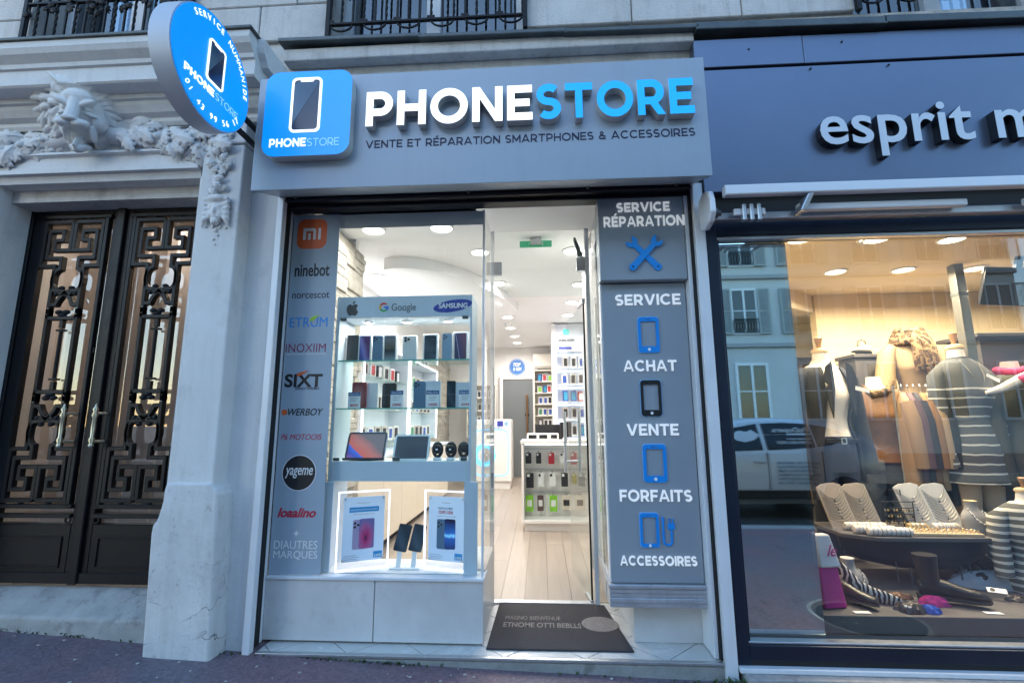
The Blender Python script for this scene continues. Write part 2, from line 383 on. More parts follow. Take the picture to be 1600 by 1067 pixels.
# ================================================================== ground
def gz(x):
    x = max(-4.5, min(3.0, x))
    return .022 * (.5 - x) + .006 * (x - .5) ** 2
def sheet(name, xs, ys, dz, m, wob=0.):
    k = MB(); r = random.Random(3)
    vs = [(x, y, gz(x) + dz + (r.uniform(-wob, wob) if abs(x) < 5 else 0)) for y in ys for x in xs]; nx = len(xs)
    k.add(vs, [(j * nx + i, j * nx + i + 1, (j + 1) * nx + i + 1, (j + 1) * nx + i) for j in range(len(ys) - 1) for i in range(nx - 1)])
    return struct(k.build(name, m, smooth=60))
XS = [-400, -60, -20, -10] + [-6 + .25 * i for i in range(53)] + [10, 20, 60, 400]
def asphalt(name, a, b, light, sc):
    m = bpy.data.materials.new(name); m.use_nodes = True; t = m.node_tree; bs = t.nodes['Principled BSDF']; N = t.nodes.new; L = t.links.new
    tc = N('ShaderNodeTexCoord'); n1 = N('ShaderNodeTexNoise'); n1.inputs['Scale'].default_value = 1.3; n1.inputs['Detail'].default_value = 7
    r1 = N('ShaderNodeValToRGB'); r1.color_ramp.elements[0].position = .4; r1.color_ramp.elements[1].position = .62
    r1.color_ramp.elements[0].color = a + (1,); r1.color_ramp.elements[1].color = b + (1,)
    v = N('ShaderNodeTexVoronoi'); v.inputs['Scale'].default_value = sc
    r2 = N('ShaderNodeValToRGB'); r2.color_ramp.elements[0].color = (1.4, 1.4, 1.4, 1); r2.color_ramp.elements[1].color = (.6, .6, .62, 1)
    mu = N('ShaderNodeMixRGB'); mu.blend_type = 'MULTIPLY'; mu.inputs[0].default_value = .8
    v2 = N('ShaderNodeTexVoronoi'); v2.inputs['Scale'].default_value = 22
    r3 = N('ShaderNodeValToRGB'); r3.color_ramp.elements[0].position = .035; r3.color_ramp.elements[0].color = (1, 1, 1, 1); r3.color_ramp.elements[1].position = .06; r3.color_ramp.elements[1].color = (0, 0, 0, 1)
    n3 = N('ShaderNodeTexNoise'); n3.inputs['Scale'].default_value = 5; r4 = N('ShaderNodeValToRGB'); r4.color_ramp.elements[0].position = .52; r4.color_ramp.elements[1].position = .6
    mf = N('ShaderNodeMath'); mf.operation = 'MULTIPLY'
    mx = N('ShaderNodeMixRGB'); mx.inputs[2].default_value = light + (1,)
    for q in (n1, v, v2, n3): L(tc.outputs['Object'], q.inputs['Vector'])
    L(n1.outputs['Fac'], r1.inputs[0]); L(v.outputs['Color'], r2.inputs[0]); L(r1.outputs[0], mu.inputs[1]); L(r2.outputs[0], mu.inputs[2])
    L(v2.outputs['Distance'], r3.inputs[0]); L(n3.outputs['Fac'], r4.inputs[0]); L(r3.outputs[0], mf.inputs[0]); L(r4.outputs[0], mf.inputs[1])
    cw_ = N('ShaderNodeMixRGB'); cw_.blend_type = 'ADD'; cw_.inputs[0].default_value = .35; L(tc.outputs['Object'], cw_.inputs[1]); L(n3.outputs['Color'], cw_.inputs[2])
    vc = N('ShaderNodeTexVoronoi'); vc.feature = 'DISTANCE_TO_EDGE'; vc.inputs['Scale'].default_value = 1.1; L(cw_.outputs[0], vc.inputs['Vector'])
    rc_ = N('ShaderNodeMapRange'); rc_.inputs['From Min'].default_value = .002; rc_.inputs['From Max'].default_value = .009; rc_.inputs['To Min'].default_value = .5; rc_.inputs['To Max'].default_value = 0; L(vc.outputs['Distance'], rc_.inputs[0])
    mc_ = N('ShaderNodeMixRGB'); mc_.inputs[2].default_value = (.03, .026, .03, 1); mk_ = N('ShaderNodeMath'); mk_.operation = 'MULTIPLY'; L(rc_.outputs[0], mk_.inputs[0]); L(r1.outputs[0], mk_.inputs[1]); mk_.inputs[1].default_value = 1; nk = N('ShaderNodeTexNoise'); nk.inputs['Scale'].default_value = .9; L(tc.outputs['Object'], nk.inputs['Vector']); rk = N('ShaderNodeMapRange'); rk.inputs['From Min'].default_value = .5; rk.inputs['From Max'].default_value = .58; L(nk.outputs['Fac'], rk.inputs[0]); L(rk.outputs[0], mk_.inputs[1]); L(mk_.outputs[0], mc_.inputs[0])
    L(mf.outputs[0], mx.inputs[0]); L(mu.outputs[0], mx.inputs[1]); L(mx.outputs[0], mc_.inputs[1]); L(mc_.outputs[0], bs.inputs['Base Color']); bs.inputs['Roughness'].default_value = .62
    nb = N('ShaderNodeTexNoise'); nb.inputs['Scale'].default_value = 160; nb.inputs['Detail'].default_value = 4; L(tc.outputs['Object'], nb.inputs['Vector'])
    b_ = N('ShaderNodeBump'); b_.inputs['Strength'].default_value = .6; b_.inputs['Distance'].default_value = .006
    L(nb.outputs['Fac'], b_.inputs['Height']); L(b_.outputs[0], bs.inputs['Normal'])
    return m
red_asphalt = asphalt('reddish_asphalt', (.19, .115, .135), (.145, .125, .15), (.42, .40, .40), 75)
grey_asphalt = asphalt('grey_asphalt', (.055, .055, .057), (.075, .075, .076), (.16, .16, .16), 120)
granite = mat('granite', (.34, .33, .33), .75, var=.25, scale=30, bump=.3, stain=.5, stain_col=(.12, .11, .11))
sheet('ground', [-400, -60, -20, -6, -2, 0, 2, 6, 20, 60, 400], [-400, -60, -20, 20, 60, 400], -.32, grey_asphalt)
sheet('pavement', XS, [-3.5 + .25 * i for i in range(14)] + [-.14, 0, .5, 1.5], 0, red_asphalt, .003)
sheet('road', XS, [-9.6, -8, -6.5, -5, -4, -3.6], -.13, grey_asphalt)
sheet('far_pavement', XS, [-18.2, -14, -9.9], 0, red_asphalt)
kb = None
for j in range(26):                                            # kerb stones along the near pavement
    x0 = -9 + j * .8
    o = MB().hexa([(x0 + .004, -3.75, gz(x0) - .3), (x0 + .796, -3.75, gz(x0 + .8) - .3), (x0 + .796, -3.5, gz(x0 + .8) - .3), (x0 + .004, -3.5, gz(x0) - .3),
                   (x0 + .004, -3.75, gz(x0) - .003), (x0 + .796, -3.75, gz(x0 + .8) - .003), (x0 + .796, -3.5, gz(x0 + .8) + .003), (x0 + .004, -3.5, gz(x0) + .003)]
                  ).build('kerb_stone', granite, None, .012)
    if kb is None: kb = bpy.data.objects.new('kerb', None); COL.objects.link(kb); struct(kb)
    o.parent = kb
far_kerb = struct(boxo('far_kerb', granite, None, -60, 60, -9.9, -9.6, -.3, .03, .01))
# granite band at the foot of the neighbouring shop and in front of the doorway
band = MB()
o = boxo('granite_band', granite, None, .99, 6.0, -.10, .02, -.2, .045, .006); struct(o); o.name = 'pavement_edge'
for x in (1.9, 2.9):
    boxo('joint', dark_gap, o, x, x + .006, -.1015, -.09, -.05, .0455)
mh = thing('manhole_cover', 'round iron manhole cover set in the pavement, seen in the mirrored pane', 'manhole cover', (2.15, -.75, gz(2.15)))
mh_m = mat('cast_iron', (.05, .048, .05), .55, .5, var=.3, scale=25)
MB().lathe([(.30, -.03), (.30, .004), (.27, .006), (.27, .003), (.0, .003)], n=32).build('lid', mh_m, mh, smooth=40)
k = MB(); k.lathe([(.33, -.03), (.33, .006), (.305, .006), (.305, -.03)], n=32); k.build('ring', granite, mh, smooth=40)

# ================================================================== stone building, upper storey
bld = thing('stone_building', 'pale limestone apartment building above the shops with tall windows and grey ledge', 'building', (0, 0, 0))
OPEN = [(-3.50, -2.36), (-1.36, -.07), (2.00, 3.25), (5.0, 6.2)]
SZ, TZ, BT = 3.80, 6.1, 7.2
def wall_piece(x0, x1, z0, z1): boxo('wall', stone, bld, x0, x1, .03, .5, z0, z1)
xs = [-8.0] + [v for p in OPEN for v in p] + [9.0]
wall_piece(-8, 9, 2.72, SZ)
for i in range(0, len(xs), 2): wall_piece(xs[i], xs[i + 1], SZ + .002, TZ)
wall_piece(-8, 9, TZ + .002, BT)
boxo('wall', stone, bld, -8, -3.95, .03, .5, -.3, 2.716); boxo('wall', plaster, bld, -1.84, -1.632, .001, .5, -.2, 2.716)
boxo('wall', stone, bld, 5.2, 9, .03, .5, -.3, 2.716)
zrow = SZ - .06; row = 0
while zrow < BT - .1:                                           # coursed blocks, joints recessed
    h = .34
    for i in range(0, len(xs), 2):
        a, b = xs[i], xs[i + 1]
        if a < -6: a = -6
        if b > 6.5: b = 6.5
        if b - a < .2: continue
        z0 = max(zrow, SZ + .004) if row == 0 else zrow
        n = max(1, round((b - a) / .62)); st = (b - a) / n; off = (row % 2) * .5
        e = [a] + [a + st * (q + off) for q in range(1, n)] + [b]
        e = sorted(set(round(v, 4) for v in e if a <= v <= b))
        for q in range(len(e) - 1):
            if e[q + 1] - e[q] > .05:
                boxo('stone', stone, bld, e[q] + .004, e[q + 1] - .004, .0 + rnd.uniform(0, .004), .05, z0 + .004, zrow + h - .004, .006, 1)
    zrow += h; row += 1
# lead and zinc flashing along the ledge, in lapped lengths
for (xa, xb, za, zb) in ((-1.66, -.72, 3.735, 3.72), (-.74, .2, 3.712, 3.70), (.18, 1.0, 3.695, 3.68), (.98, 2.1, 3.69, 3.665), (2.08, 3.4, 3.672, 3.645), (3.38, 5.2, 3.652, 3.63)):
    th = .028 if xa < .9 else .05
    MB().hexa([(xa, -.10, za - th), (xb, -.10, zb - th), (xb, .04, zb - th + .01), (xa, .04, za - th + .01), (xa, -.10, za), (xb, -.10, zb), (xb, .04, zb + .03), (xa, .04, za + .03)]).build('flashing', zinc, bld, .006)
boxo('ledge', stone, bld, -1.64, .98, -.055, .03, 3.60, 3.688, .01)
boxo('ledge', stone, bld, -8, -3.95, -.3, .03, 3.5, 3.6, .01)

frame_w = mat('white_window_paint', (.72, .73, .75), .4, var=.05)
pane_m = glass('window_glass', (.5, .53, .56), 2.2)
curt_m = mat('net_curtain', (.55, .56, .60), .9, var=.2, scale=12)
room_m = mat('unlit_room_sheet', (.03, .03, .035), .9)
for i, (a, b) in enumerate(OPEN):
    wn = MB().box(a, a + .06, .2, .27, SZ, TZ).box(b - .06, b, .2, .27, SZ, TZ).box(a + .06, b - .06, .2, .27, SZ, SZ + .09).box(a + .06, b - .06, .2, .27, TZ - .07, TZ)
    m_ = (a + b) / 2; wn.box(m_ - .05, m_ + .05, .19, .265, SZ + .09, TZ - .07)
    wo_ = wn.build('window', frame_w, bld, .004, 1)
    for (p, q) in ((a + .06, m_ - .05), (m_ + .05, b - .06)):
        boxo('pane', pane_m, wo_, p, q, .232, .238, SZ + .09, TZ - .07)
        k = MB(); n = 40                                          # hanging folds of curtain
        side = (p, p + (q - p) * .42) if p < m_ - .2 else (q - (q - p) * .42, q)
        vs = []
        for j in range(n + 1):
            x = side[0] + (side[1] - side[0]) * j / n; y = .33 + .012 * math.sin(j * 1.15)
            vs += [(x, y, SZ + .02), (x, y, TZ)]
        k.add(vs, [(2 * j, 2 * j + 2, 2 * j + 3, 2 * j + 1) for j in range(n)])
        k.build('curtain', curt_m, wo_, smooth=60)
    boxo('reveal', room_m, bld, a - .3, b + .3, 1.3, 1.32, SZ - .2, TZ + .2)  # near-black sheet behind the panes, its colour standing in for unlit rooms

# cast iron guard rails
RAIL_G = 'cast iron guard rails across the upper windows'
def leaf_mesh(L=.06, Wd=.034, curl=.25, lobes=3, th=.006, n=14):
    k = MB(); m = 8; rows = []
    for i in range(n + 1):
        t = i / n; w_ = Wd * math.sin(math.pi * min(1, t * .90 + .06)) ** .75 * (1 + .30 * math.cos(lobes * 2 * math.pi * t)) + .0008
        yb = -curl * L * math.sin(math.pi * t * .9) + .12 * L * t * t
        up = []; lo = []
        for j in range(m + 1):
            u = -1 + 2 * j / m; y = yb + .45 * w_ * u * u - .10 * w_ * math.cos(u * 9.4)
            zc = L * t + .18 * w_ * abs(u)
            up.append((w_ * u, y, zc)); lo.append((w_ * u * .97, y + th * (1.05 - u * u), zc))
        rows.append(up + list(reversed(lo)))
    k.loft(rows); return k.mesh(smooth=75, name='leaf')
LEAF_I = leaf_mesh(.055, .022, .15)
LEAF_I.materials.append(iron)
def guard_rail(a, b, label, y=-.03):
    t = thing('guard_rail', label, 'railing', (0, 0, 0), 0, RAIL_G)
    z0 = SZ + .012
    boxo('bottom_rail', iron, t, a, b, y - .012, y + .012, z0 + .05, z0 + .068, .003, 1)
    boxo('top_rail', iron, t, a, b, y - .025, y + .025, z0 + .93, z0 + .96, .005, 1)
    boxo('mid_rail', iron, t, a, b, y - .012, y + .012, z0 + .34, z0 + .358, .003, 1)
    for x in (a, b - .03): boxo('post', iron, t, x, x + .03, y - .015, y + .015, SZ - .03, z0 + .95, .003, 1)
    n = int((b - a) / .075); st = (b - a - .06) / n; tw = []
    bar = MB().box(-.007, .007, -.007, .007, .05, .93).mesh(.002, 1); bar.materials.append(iron)
    k = MB(); rings = []
    for i in range(49):
        h = .05 + .88 * i / 48; an = i * .55; rings.append([(.0095 * math.cos(an + q * math.pi / 2), .0095 * math.sin(an + q * math.pi / 2), h) for q in range(4)])
    k.loft(rings); tb = k.mesh(); tb.materials.append(iron)
    k = MB(); pts = [(-st, 0, .058)] + [(-st * math.cos(q * math.pi / 8), 0, .058 - .05 * math.sin(q * math.pi / 8)) for q in range(1, 8)] + [(st, 0, .058)]
    k.tube(pts, .007, 6); k.box(-st - .025, -st + .025, -.012, .012, .066, .084); sc = k.mesh(smooth=50); sc.materials.append(iron)
    for i in range(n + 1):
        x = a + .03 + st * i
        link('twisted_bar' if i % 2 else 'bar', tb if i % 2 else bar, None, t, (x, y, z0))
        if i % 3 == 1: link('scroll', sc, None, t, (x, y, z0))
        if i % 2 == 0:
            for q in range(5):
                o = link('leaf', LEAF_I, None, t, (x + rnd.uniform(-.03, .03), y - .012, z0 + .30 + rnd.uniform(-.045, .045)))
                o.rotation_euler = (rnd.uniform(-.5, .3), rnd.uniform(-2.6, 2.6), rnd.uniform(-.4, .4))
    return t
guard_rail(-3.54, -2.34, 'black iron guard rail with leaf ornaments, partly behind the round blue sign')
guard_rail(-1.38, -.05, 'black iron guard rail in the window above the grey phone shop fascia')
guard_rail(1.98, 3.27, 'black iron guard rail in the window above the dark clothes shop fascia')

# ================================================================== doorway: surround with carved lion, pilasters, step
ent = thing('door_surround', 'pale carved stone doorway surround with lion head over the black doors', 'doorway', (-2.8, 0, .1))
ent.location = (0, 0, 0)
OX0, OX1, OZ1 = -3.46, -2.1, 2.80
def profile_run(name, m, parent, prof, x0, x1, bev=0):           # moulding: outline in (y, z) run along x
    return MB().prism(prof, x0, x1, 'yz').build(name, m, parent, bev)
# frieze field behind the carving, soffit reveal
boxo('frieze', plaster, ent, -3.95, -1.85, -.06, .5, 2.985, 3.42)
boxo('reveal', plaster, ent, -3.95, OX0, -.055, .42, .1, 2.984, .01)
# architrave around the head of the opening: stepped mouldings
profile_run('architrave', plaster, ent, [(-.06, 2.8), (.42, 2.8), (.42, 2.983), (-.11, 2.983), (-.115, 2.965), (-.09, 2.955), (-.09, 2.88), (-.105, 2.872), (-.105, 2.845), (-.075, 2.84)], -3.9, OX1 + .001)
# cornice: fillet, corona, ogee bed mould, breaking forward
corn = [(.03, 3.13), (-.10, 3.13), (-.115, 3.15), (-.115, 3.175), (-.15, 3.19), (-.175, 3.225), (-.18, 3.25), (-.20, 3.255), (-.20, 3.285), (-.29, 3.29), (-.30, 3.30), (-.30, 3.395), (-.315, 3.40), (-.32, 3.425), (-.36, 3.46), (-.375, 3.49), (-.375, 3.53), (.03, 3.545)]
profile_run('cornice', plaster, ent, [(y, z + .015) for y, z in corn], -4.1, -1.66)
boxo('cornice_cap', zinc, ent, -4.12, -1.645, -.39, .03, 3.5465, 3.566, .005)
profile_run('cornice_end', plaster, ent, [(y * .8, z + .0) for y, z in [(.03, 3.40), (-.30, 3.40), (-.32, 3.425), (-.36, 3.46), (-.375, 3.49), (-.375, 3.545), (.03, 3.545)]], -1.66, -1.615)
# right pilaster: shaft, curved shoulder, battered plinth
pil = MB().prism([(-2.062, .93), (-1.80, .93), (-1.80, 2.985), (-2.062, 2.985)], -.115, .46)
pil.build('pilaster', plaster, ent, .012, 3)
MB().box(-2.099, -2.063, -.075, .44, .9, 2.798).build('pilaster_rebate', plaster, ent, .006)
sh = [(-1.80, .965)] + [(-2.055, .965), (-2.063, .93), (-2.066, .87), (-2.072, .83), (-2.082, .79), (-2.09, .765), (-2.108, .745), (-2.112, .70), (-2.085, .05), (-1.722, .05), (-1.757, .90), (-1.77, .93), (-1.79, .945)]
MB().prism(list(reversed(sh)), -.135, .44).build('plinth', plinth_m, ent, .014, 3)
boxo('pilaster_cap', plaster, ent, -2.075, -1.79, -.128, .3, 2.986, 3.128, .012)
# left pilaster, just outside the picture
boxo('pilaster', plaster, ent, -3.9, -3.56, -.115, -.056, .1, 2.79, .012); boxo('plinth', plaster, ent, -3.95, -3.55, -.16, -.05, -.1, .9, .014)
# door step, worn and sloping
st = MB().hexa([(-3.95, .0, .0), (-2.11, .0, .0), (-2.11, .20, .0), (-3.95, .20, .0), (-3.95, .0, .235), (-2.11, .0, .215), (-2.11, .20, .333), (-3.95, .20, .334)])
st.build('step', mat('worn_step_stone', (.36, .36, .35), .7, var=.25, scale=6, bump=.9, bscale=12, stain=.6, stain_col=(.14, .14, .13), crack=.8, scuff=.5), ent, .018, 3)

# --- carved lion: solids fused into one continuous surface
def fuse(k, voxel, name, smooth_it=4):
    me = k.mesh(); ob = bpy.data.objects.new('tmp', me); COL.objects.link(ob)
    r = ob.modifiers.new('r', 'REMESH'); r.mode = 'VOXEL'; r.voxel_size = voxel
    s_ = ob.modifiers.new('s', 'SMOOTH'); s_.iterations = smooth_it; s_.factor = .5
    dg = bpy.context.evaluated_depsgraph_get(); out = bpy.data.meshes.new_from_object(ob.evaluated_get(dg)); out.name = name
    out.polygons.foreach_set('use_smooth', [True] * len(out.polygons))
    bpy.data.objects.remove(ob); bpy.data.meshes.remove(me); return out
lk = MB(); ra = random.Random(5)
lk.ball((0, .04, .01), (.115, .13, .145), 20, 14)                                  # skull
lk.ball((0, -.045, .085), (.078, .05, .05))                                       # forehead
for s_ in (-1, 1):
    lk.ball((s_ * .145, .10, -.01), (.10, .05, .17), 16, 12); lk.ball((s_ * .075, .10, .13), (.12, .05, .07))   # mane mass
    lk.ball((s_ * .05, -.085, .066), (.044, .022, .017), rot=Matrix.Rotation(s_ * -.45, 3, 'Y'))  # brow
    lk.ball((s_ * .048, -.080, .036), (.018, .016, .011))                          # eye
    lk.ball((s_ * .054, -.078, .014), (.034, .018, .010), rot=Matrix.Rotation(s_ * .35, 3, 'Y'))
    lk.ball((s_ * .075, -.045, -.03), (.034, .04, .045))                             # cheek
    lk.ball((s_ * .034, -.14, -.036), (.040, .038, .024))                        # muzzle
    lk.ball((s_ * .058, -.085, -.085), (.013, .03, .045))                          # mouth corner
    lk.ball((s_ * .030, -.145, -.062), (.006, .006, .012))
    lk.ball((s_ * .105, .0, .125), (.026, .02, .034))                          # ear
lk.tube([(0, -.06, .09), (0, -.10, .045), (0, -.14, .0), (0, -.155, -.018)], [.030, .027, .030, .030], 10)
lk.ball((0, -.168, -.010), (.034, .014, .014))                                    # nose
lk.ball((0, -.10, -.155), (.046, .05, .020)); lk.ball((0, -.125, -.165), (.028, .03, .020)); lk.tube([(0, -.06, -.125), (0, -.12, -.130), (0, -.165, -.150)], [.024, .026, .014], 10, flat=.5)
for s_ in (-1, 1):
    for ring_ in range(3):                                                        # mane locks combed outwards and down
        n = 19
        for j in range(n):
            th = R_(84 - 158 * j / (n - 1) + ra.uniform(-3, 3)); r0 = (.098, .135, .175)[ring_]
            x0, z0 = s_ * r0 * math.cos(th), .01 + r0 * 1.12 * math.sin(th); L = .075 + .02 * ring_; pts = []; rad = []; ph = ra.uniform(0, 6)
            for q in range(8):
                t = q / 7; aa = th - (.55 + .5 * t) * max(0, math.cos(th)) - .35 * math.sin(t * 5 + ph)
                pts.append((x0, (-.012, .03, .06)[ring_] + .035 * t * t - .012 * math.sin(t * 3.1), z0)); rad.append(.012 * (1 - t) ** .4 + .006)
                x0 += s_ * math.cos(aa) * L / 7; z0 += math.sin(aa) * L / 7
            lk.tube(pts, rad, 7)
for j in range(9):
    x = -.08 + .02 * j; lk.tube([(x * .4, -.03, .125), (x * .8, -.035, .155), (x * 1.3, -.01, .18), (x * 1.9, .04, .20)], [.012, .015, .013, .005], 7)
LION = fuse(lk, .0036, 'lion', 1); LION.materials.append(carved)
lx, lz = (-2.813, 3.141)
o = link('lion_head', LION, None, ent, (lx, -.17, lz + .035)); o.scale = (1.22, 1.08, 1.14); o.rotation_euler = (.52, 0, .30); o['label'] = 'carved lion head with open mouth'
LEAF_C = leaf_mesh(.16, .046, .16, 4, .010, 22); LEAF_C.materials.append(carved)
LEAF_S = leaf_mesh(.075, .026, .32, 3, .008, 14); LEAF_S.materials.append(carved)
def leaves(n, fx, fz, spread, parent, me=LEAF_C, y=-.10, sc=(.7, 1.15), ang=None, seed=1):
    r = random.Random(seed)
    for i in range(n):
        t = (i + .5) / n
        o = link('carved_leaf', me, None, parent, (fx(t) + r.uniform(-spread, spread), y - r.uniform(0, .035), fz(t) + r.uniform(-spread, spread)))
        o.rotation_euler = (r.uniform(-.45, .15), (ang(t) if ang else 0) + r.uniform(-.7, .7), r.uniform(-.35, .35)); o.scale = [r.uniform(*sc)] * 3
for s_ in (-1, 1):                                             # garlands falling from the lion to both sides
    leaves(66, lambda t: lx + s_ * (.15 + .67 * t), lambda t: lz + .0 - .14 * t ** .8 - .02 * math.sin(9 * t), .05, ent, ang=lambda t: s_ * (1.9 + .4 * t), seed=20 + s_)
    leaves(10, lambda t: lx + s_ * (.10 + .16 * t), lambda t: lz + .155 - .05 * t, .02, ent, LEAF_S, ang=lambda t: s_ * 1.2, seed=40 + s_)
    k = MB(); pts = [(lx + s_ * (.08 + .76 * q / 12), -.075, lz - .02 - .15 * (q / 12) ** .7) for q in range(13)]
    k.tube(pts, [.065 - .002 * q for q in range(13)], 10); k.build('garland', carved, ent, smooth=60)
    for q in range(4):
        t = (q + .5) / 4; MB().ball((lx + s_ * (.24 + .56 * t), -.135, lz - .03 - .14 * t ** .7 + rnd.uniform(-.03, .03)), .018 + .005 * (q % 3), 10, 8).build('carved_fruit', carved, ent, smooth=60)
mk = MB(); ra = random.Random(8)                                # small mask on the pilaster
mk.ball((0, 0, 0), (.042, .03, .06)); mk.ball((0, -.025, -.005), (.010, .014, .022)); mk.ball((0, -.018, -.032), (.016, .012, .007))
for s_ in (-1, 1):
    mk.ball((s_ * .018, -.022, .018), (.013, .008, .006)); mk.ball((s_ * .02, -.012, -.02), (.018, .016, .02))
    for j in range(5): mk.tube([(s_ * .03, -.01, .05 - .02 * j), (s_ * .05, -.015, .055 - .025 * j), (s_ * .062, -.005, .04 - .03 * j)], [.012, .012, .005], 6)
mk.ball((0, -.01, .055), (.045, .03, .022)); mk.ball((0, -.012, -.055), (.02, .02, .02))
mz = mk; MASK = fuse(mz, .0045, 'mask', 2); MASK.materials.append(carved)
cx_ = -1.93
o = link('carved_mask', MASK, None, ent, (cx_, -.12, 2.546)); o.scale = (1.35, 1.2, 1.3)
leaves(26, lambda t: cx_ + .055 * math.sin(t * 40), lambda t: 3.08 - .40 * t, .035, ent, LEAF_S, y=-.115, sc=(.6, 1.0), ang=lambda t: 3.1 + math.sin(t * 40), seed=60)
leaves(12, lambda t: cx_ + .05 * math.cos(t * 33), lambda t: 2.60 - .10 * t, .012, ent, LEAF_S, y=-.113, sc=(.4, .6), ang=lambda t: 3.1, seed=61)
for (dx, dz, r) in ((0, 2.47, .014), (-.02, 2.45, .010), (.022, 2.445, .011), (0, 2.425, .012), (.012, 2.395, .008), (-.01, 2.37, .008), (0, 2.34, .006), (-.05, 2.5, .012), (.05, 2.49, .012), (.06, 2.44, .008), (-.06, 2.45, .008)):
    MB().ball((cx_ + dx, -.118, dz), (r, r * .8, r * 1.2), 8, 6).build('carved_bell', carved, ent, smooth=60)

# ================================================================== black double doors with iron scrollwork
door = thing('double_door', 'tall black iron and glass double doors with fret scrollwork', 'door', (-2.8, .17, .335))
DY, DX = 0.0, 1.4                                               # local: x 0 at centre, z 0 at sill
DH = 2.80 - .335 - .005
cream_glass = glass('door_glass', (.92, .89, .86), 2.1)
brass = mat('aged_brass', (.50, .46, .36), .35, .9, var=.2, scale=30)
MB().box(-.70, -.64, -.01, .08, 0, DH).box(.64, .70, -.01, .08, 0, DH).box(-.64, .64, -.01, .08, DH - .055, DH).build('frame', iron, door, .005, 1)
def leaf_bars(s_):
    x0, x1 = (-.638, -.012) if s_ < 0 else (.012, .638); wd = x1 - x0; c = (x0 + x1) / 2
    lf = MB().box(x0, x0 + .058, 0, .06, 0.01, DH - .058).box(x1 - .058, x1, 0, .06, 0.01, DH - .058).box(x0 + .058, x1 - .058, 0, .06, DH - .10, DH - .058).box(x0 + .058, x1 - .058, 0, .06, .01, .35)
    d = lf.build('door_leaf', iron, door, .004, 1)
    q = MB(); 
    for (a, b, e, f) in ((x0 + .1, x1 - .1, .10, .11), (x0 + .1, x1 - .1, .27, .28), (x0 + .1, x0 + .11, .11, .27), (x1 - .11, x1 - .1, .11, .27)): q.box(a, b, -.008, .004, e, f)
    q.build('panel_moulding', iron, d, .002, 1)
    boxo('kick_rail', iron, d, x0 + .002, x1 - .002, -.012, .0, .015, .075, .003, 1)
    boxo('pane', cream_glass, d, x0 + .058, x1 - .058, .045, .051, .35, DH - .10)
    W_ = .025
    def bar(pts, w_=W_, y0=-.018, y1=.018, name='bar', closed=False): MB().sweep_bar(pts, w_, y0, y1, closed).build(name, iron, d, .003, 1)
    xi0, xi1 = x0 + .09, x1 - .09                               # inner field
    zt, zb = DH - .145, .475
    bar([(x0 + .058, zt + .02), (x1 - .058, zt + .02)]); bar([(x0 + .058, zb - .02), (x1 - .058, zb - .02)]); bar([(x0 + .058, zb - .075), (x1 - .058, zb - .075)])
    for xx in (xi0 - .005, xi1 + .005): bar([(xx, zb - .02), (xx, zt + .02)])
    for flip in (1, -1):                                        # fret panels, top and mirrored at the foot
        Z = (lambda v: zt - .015 - v) if flip > 0 else (lambda v: zb + .015 + v)
        for m_ in (-1, 1):
            X = lambda u: c + m_ * u
            hw = (xi1 - xi0) / 2 - .02
            # key spiral
            bar([(X(.012), Z(0)), (X(hw), Z(0)), (X(hw), Z(.31)), (X(hw * .50), Z(.31)), (X(hw * .50), Z(.60))], name='fret_bar')
            bar([(X(.012), Z(.0)), (X(.012), Z(.20)), (X(hw * .60), Z(.20)), (X(hw * .60), Z(.13)), (X(hw * .34), Z(.13)), (X(hw * .34), Z(.065)), (X(hw * .82), Z(.065)), (X(hw * .82), Z(.255)), (X(hw * .30), Z(.255)), (X(hw * .30), Z(.33))]
                + [(X(hw * (.30 + .22 * math.sin(a))), Z(.33 + .155 * (1 - math.cos(a)) / 2 * 1.0)) for a in [math.pi * e / 7 for e in range(1, 7)]]
                + [(X(hw * .06), Z(.485)), (X(-hw * .1), Z(.505)), (X(-hw * .22), Z(.49))], name='fret_bar')
            bar([(X(0), Z(.50)), (X(hw * .12), Z(.515)), (X(hw * .22), Z(.545)), (X(hw * .28), Z(.575)), (X(hw * .48), Z(.575))], name='fret_bar')
            MB().ball((X(hw * .17), -.006, Z(.46)), (.022, .014, .014), 10, 6).build('bud', iron, d, smooth=60)
            MB().ball((X(hw * .32), -.006, Z(.50)), (.020, .014, .016), 10, 6).build('bud', iron, d, smooth=60)
            for zz in (.60, .64): MB().ball((X(hw * .5), -.012, Z(zz)), .007, 8, 6).build('rivet', brass, d, smooth=60)
            bar([(X(hw * .50), Z(.60)), (X(hw * .50), Z(.665))], name='fret_bar')
            MB().ball((X(hw * .45), -.004, Z(-.018)), (.018, .014, .012), 10, 6).build('bud', iron, d, smooth=60)
        bar([(c - hw * .52, Z(.665)), (c + hw * .52, Z(.665))], name='fret_bar')
        k = MB(); k.ball((c - .025, -.008, Z(.625)), (.026, .016, .016)).ball((c + .025, -.008, Z(.625)), (.026, .016, .016)).ball((c, -.008, Z(.645)), (.03, .018, .014)).box(c - .012, c + .012, -.01, .014, min(Z(.645), Z(.73)), max(Z(.645), Z(.73)))
        k.build('finial', iron, d, smooth=50)
        k = MB(); k.box(c - .03, c + .03, -.012, .016, Z(.745) - .006, Z(.745) + .006); k.build('collar', iron, d, .002, 1)
    za, zb2 = zb + .015 + .60, zt - .015 - .60
    for m_ in (-1, 1): bar([(c + m_ * ((xi1 - xi0) / 2 - .02) * .5, za), (c + m_ * ((xi1 - xi0) / 2 - .02) * .5, zb2)])
    k = MB(); k.lathe([(.011, 0), (.011, zb2 - za - .28), (.011, zb2 - za - .27)], (c, 0, za + .135), 10); k.build('spindle', iron, d, smooth=50)
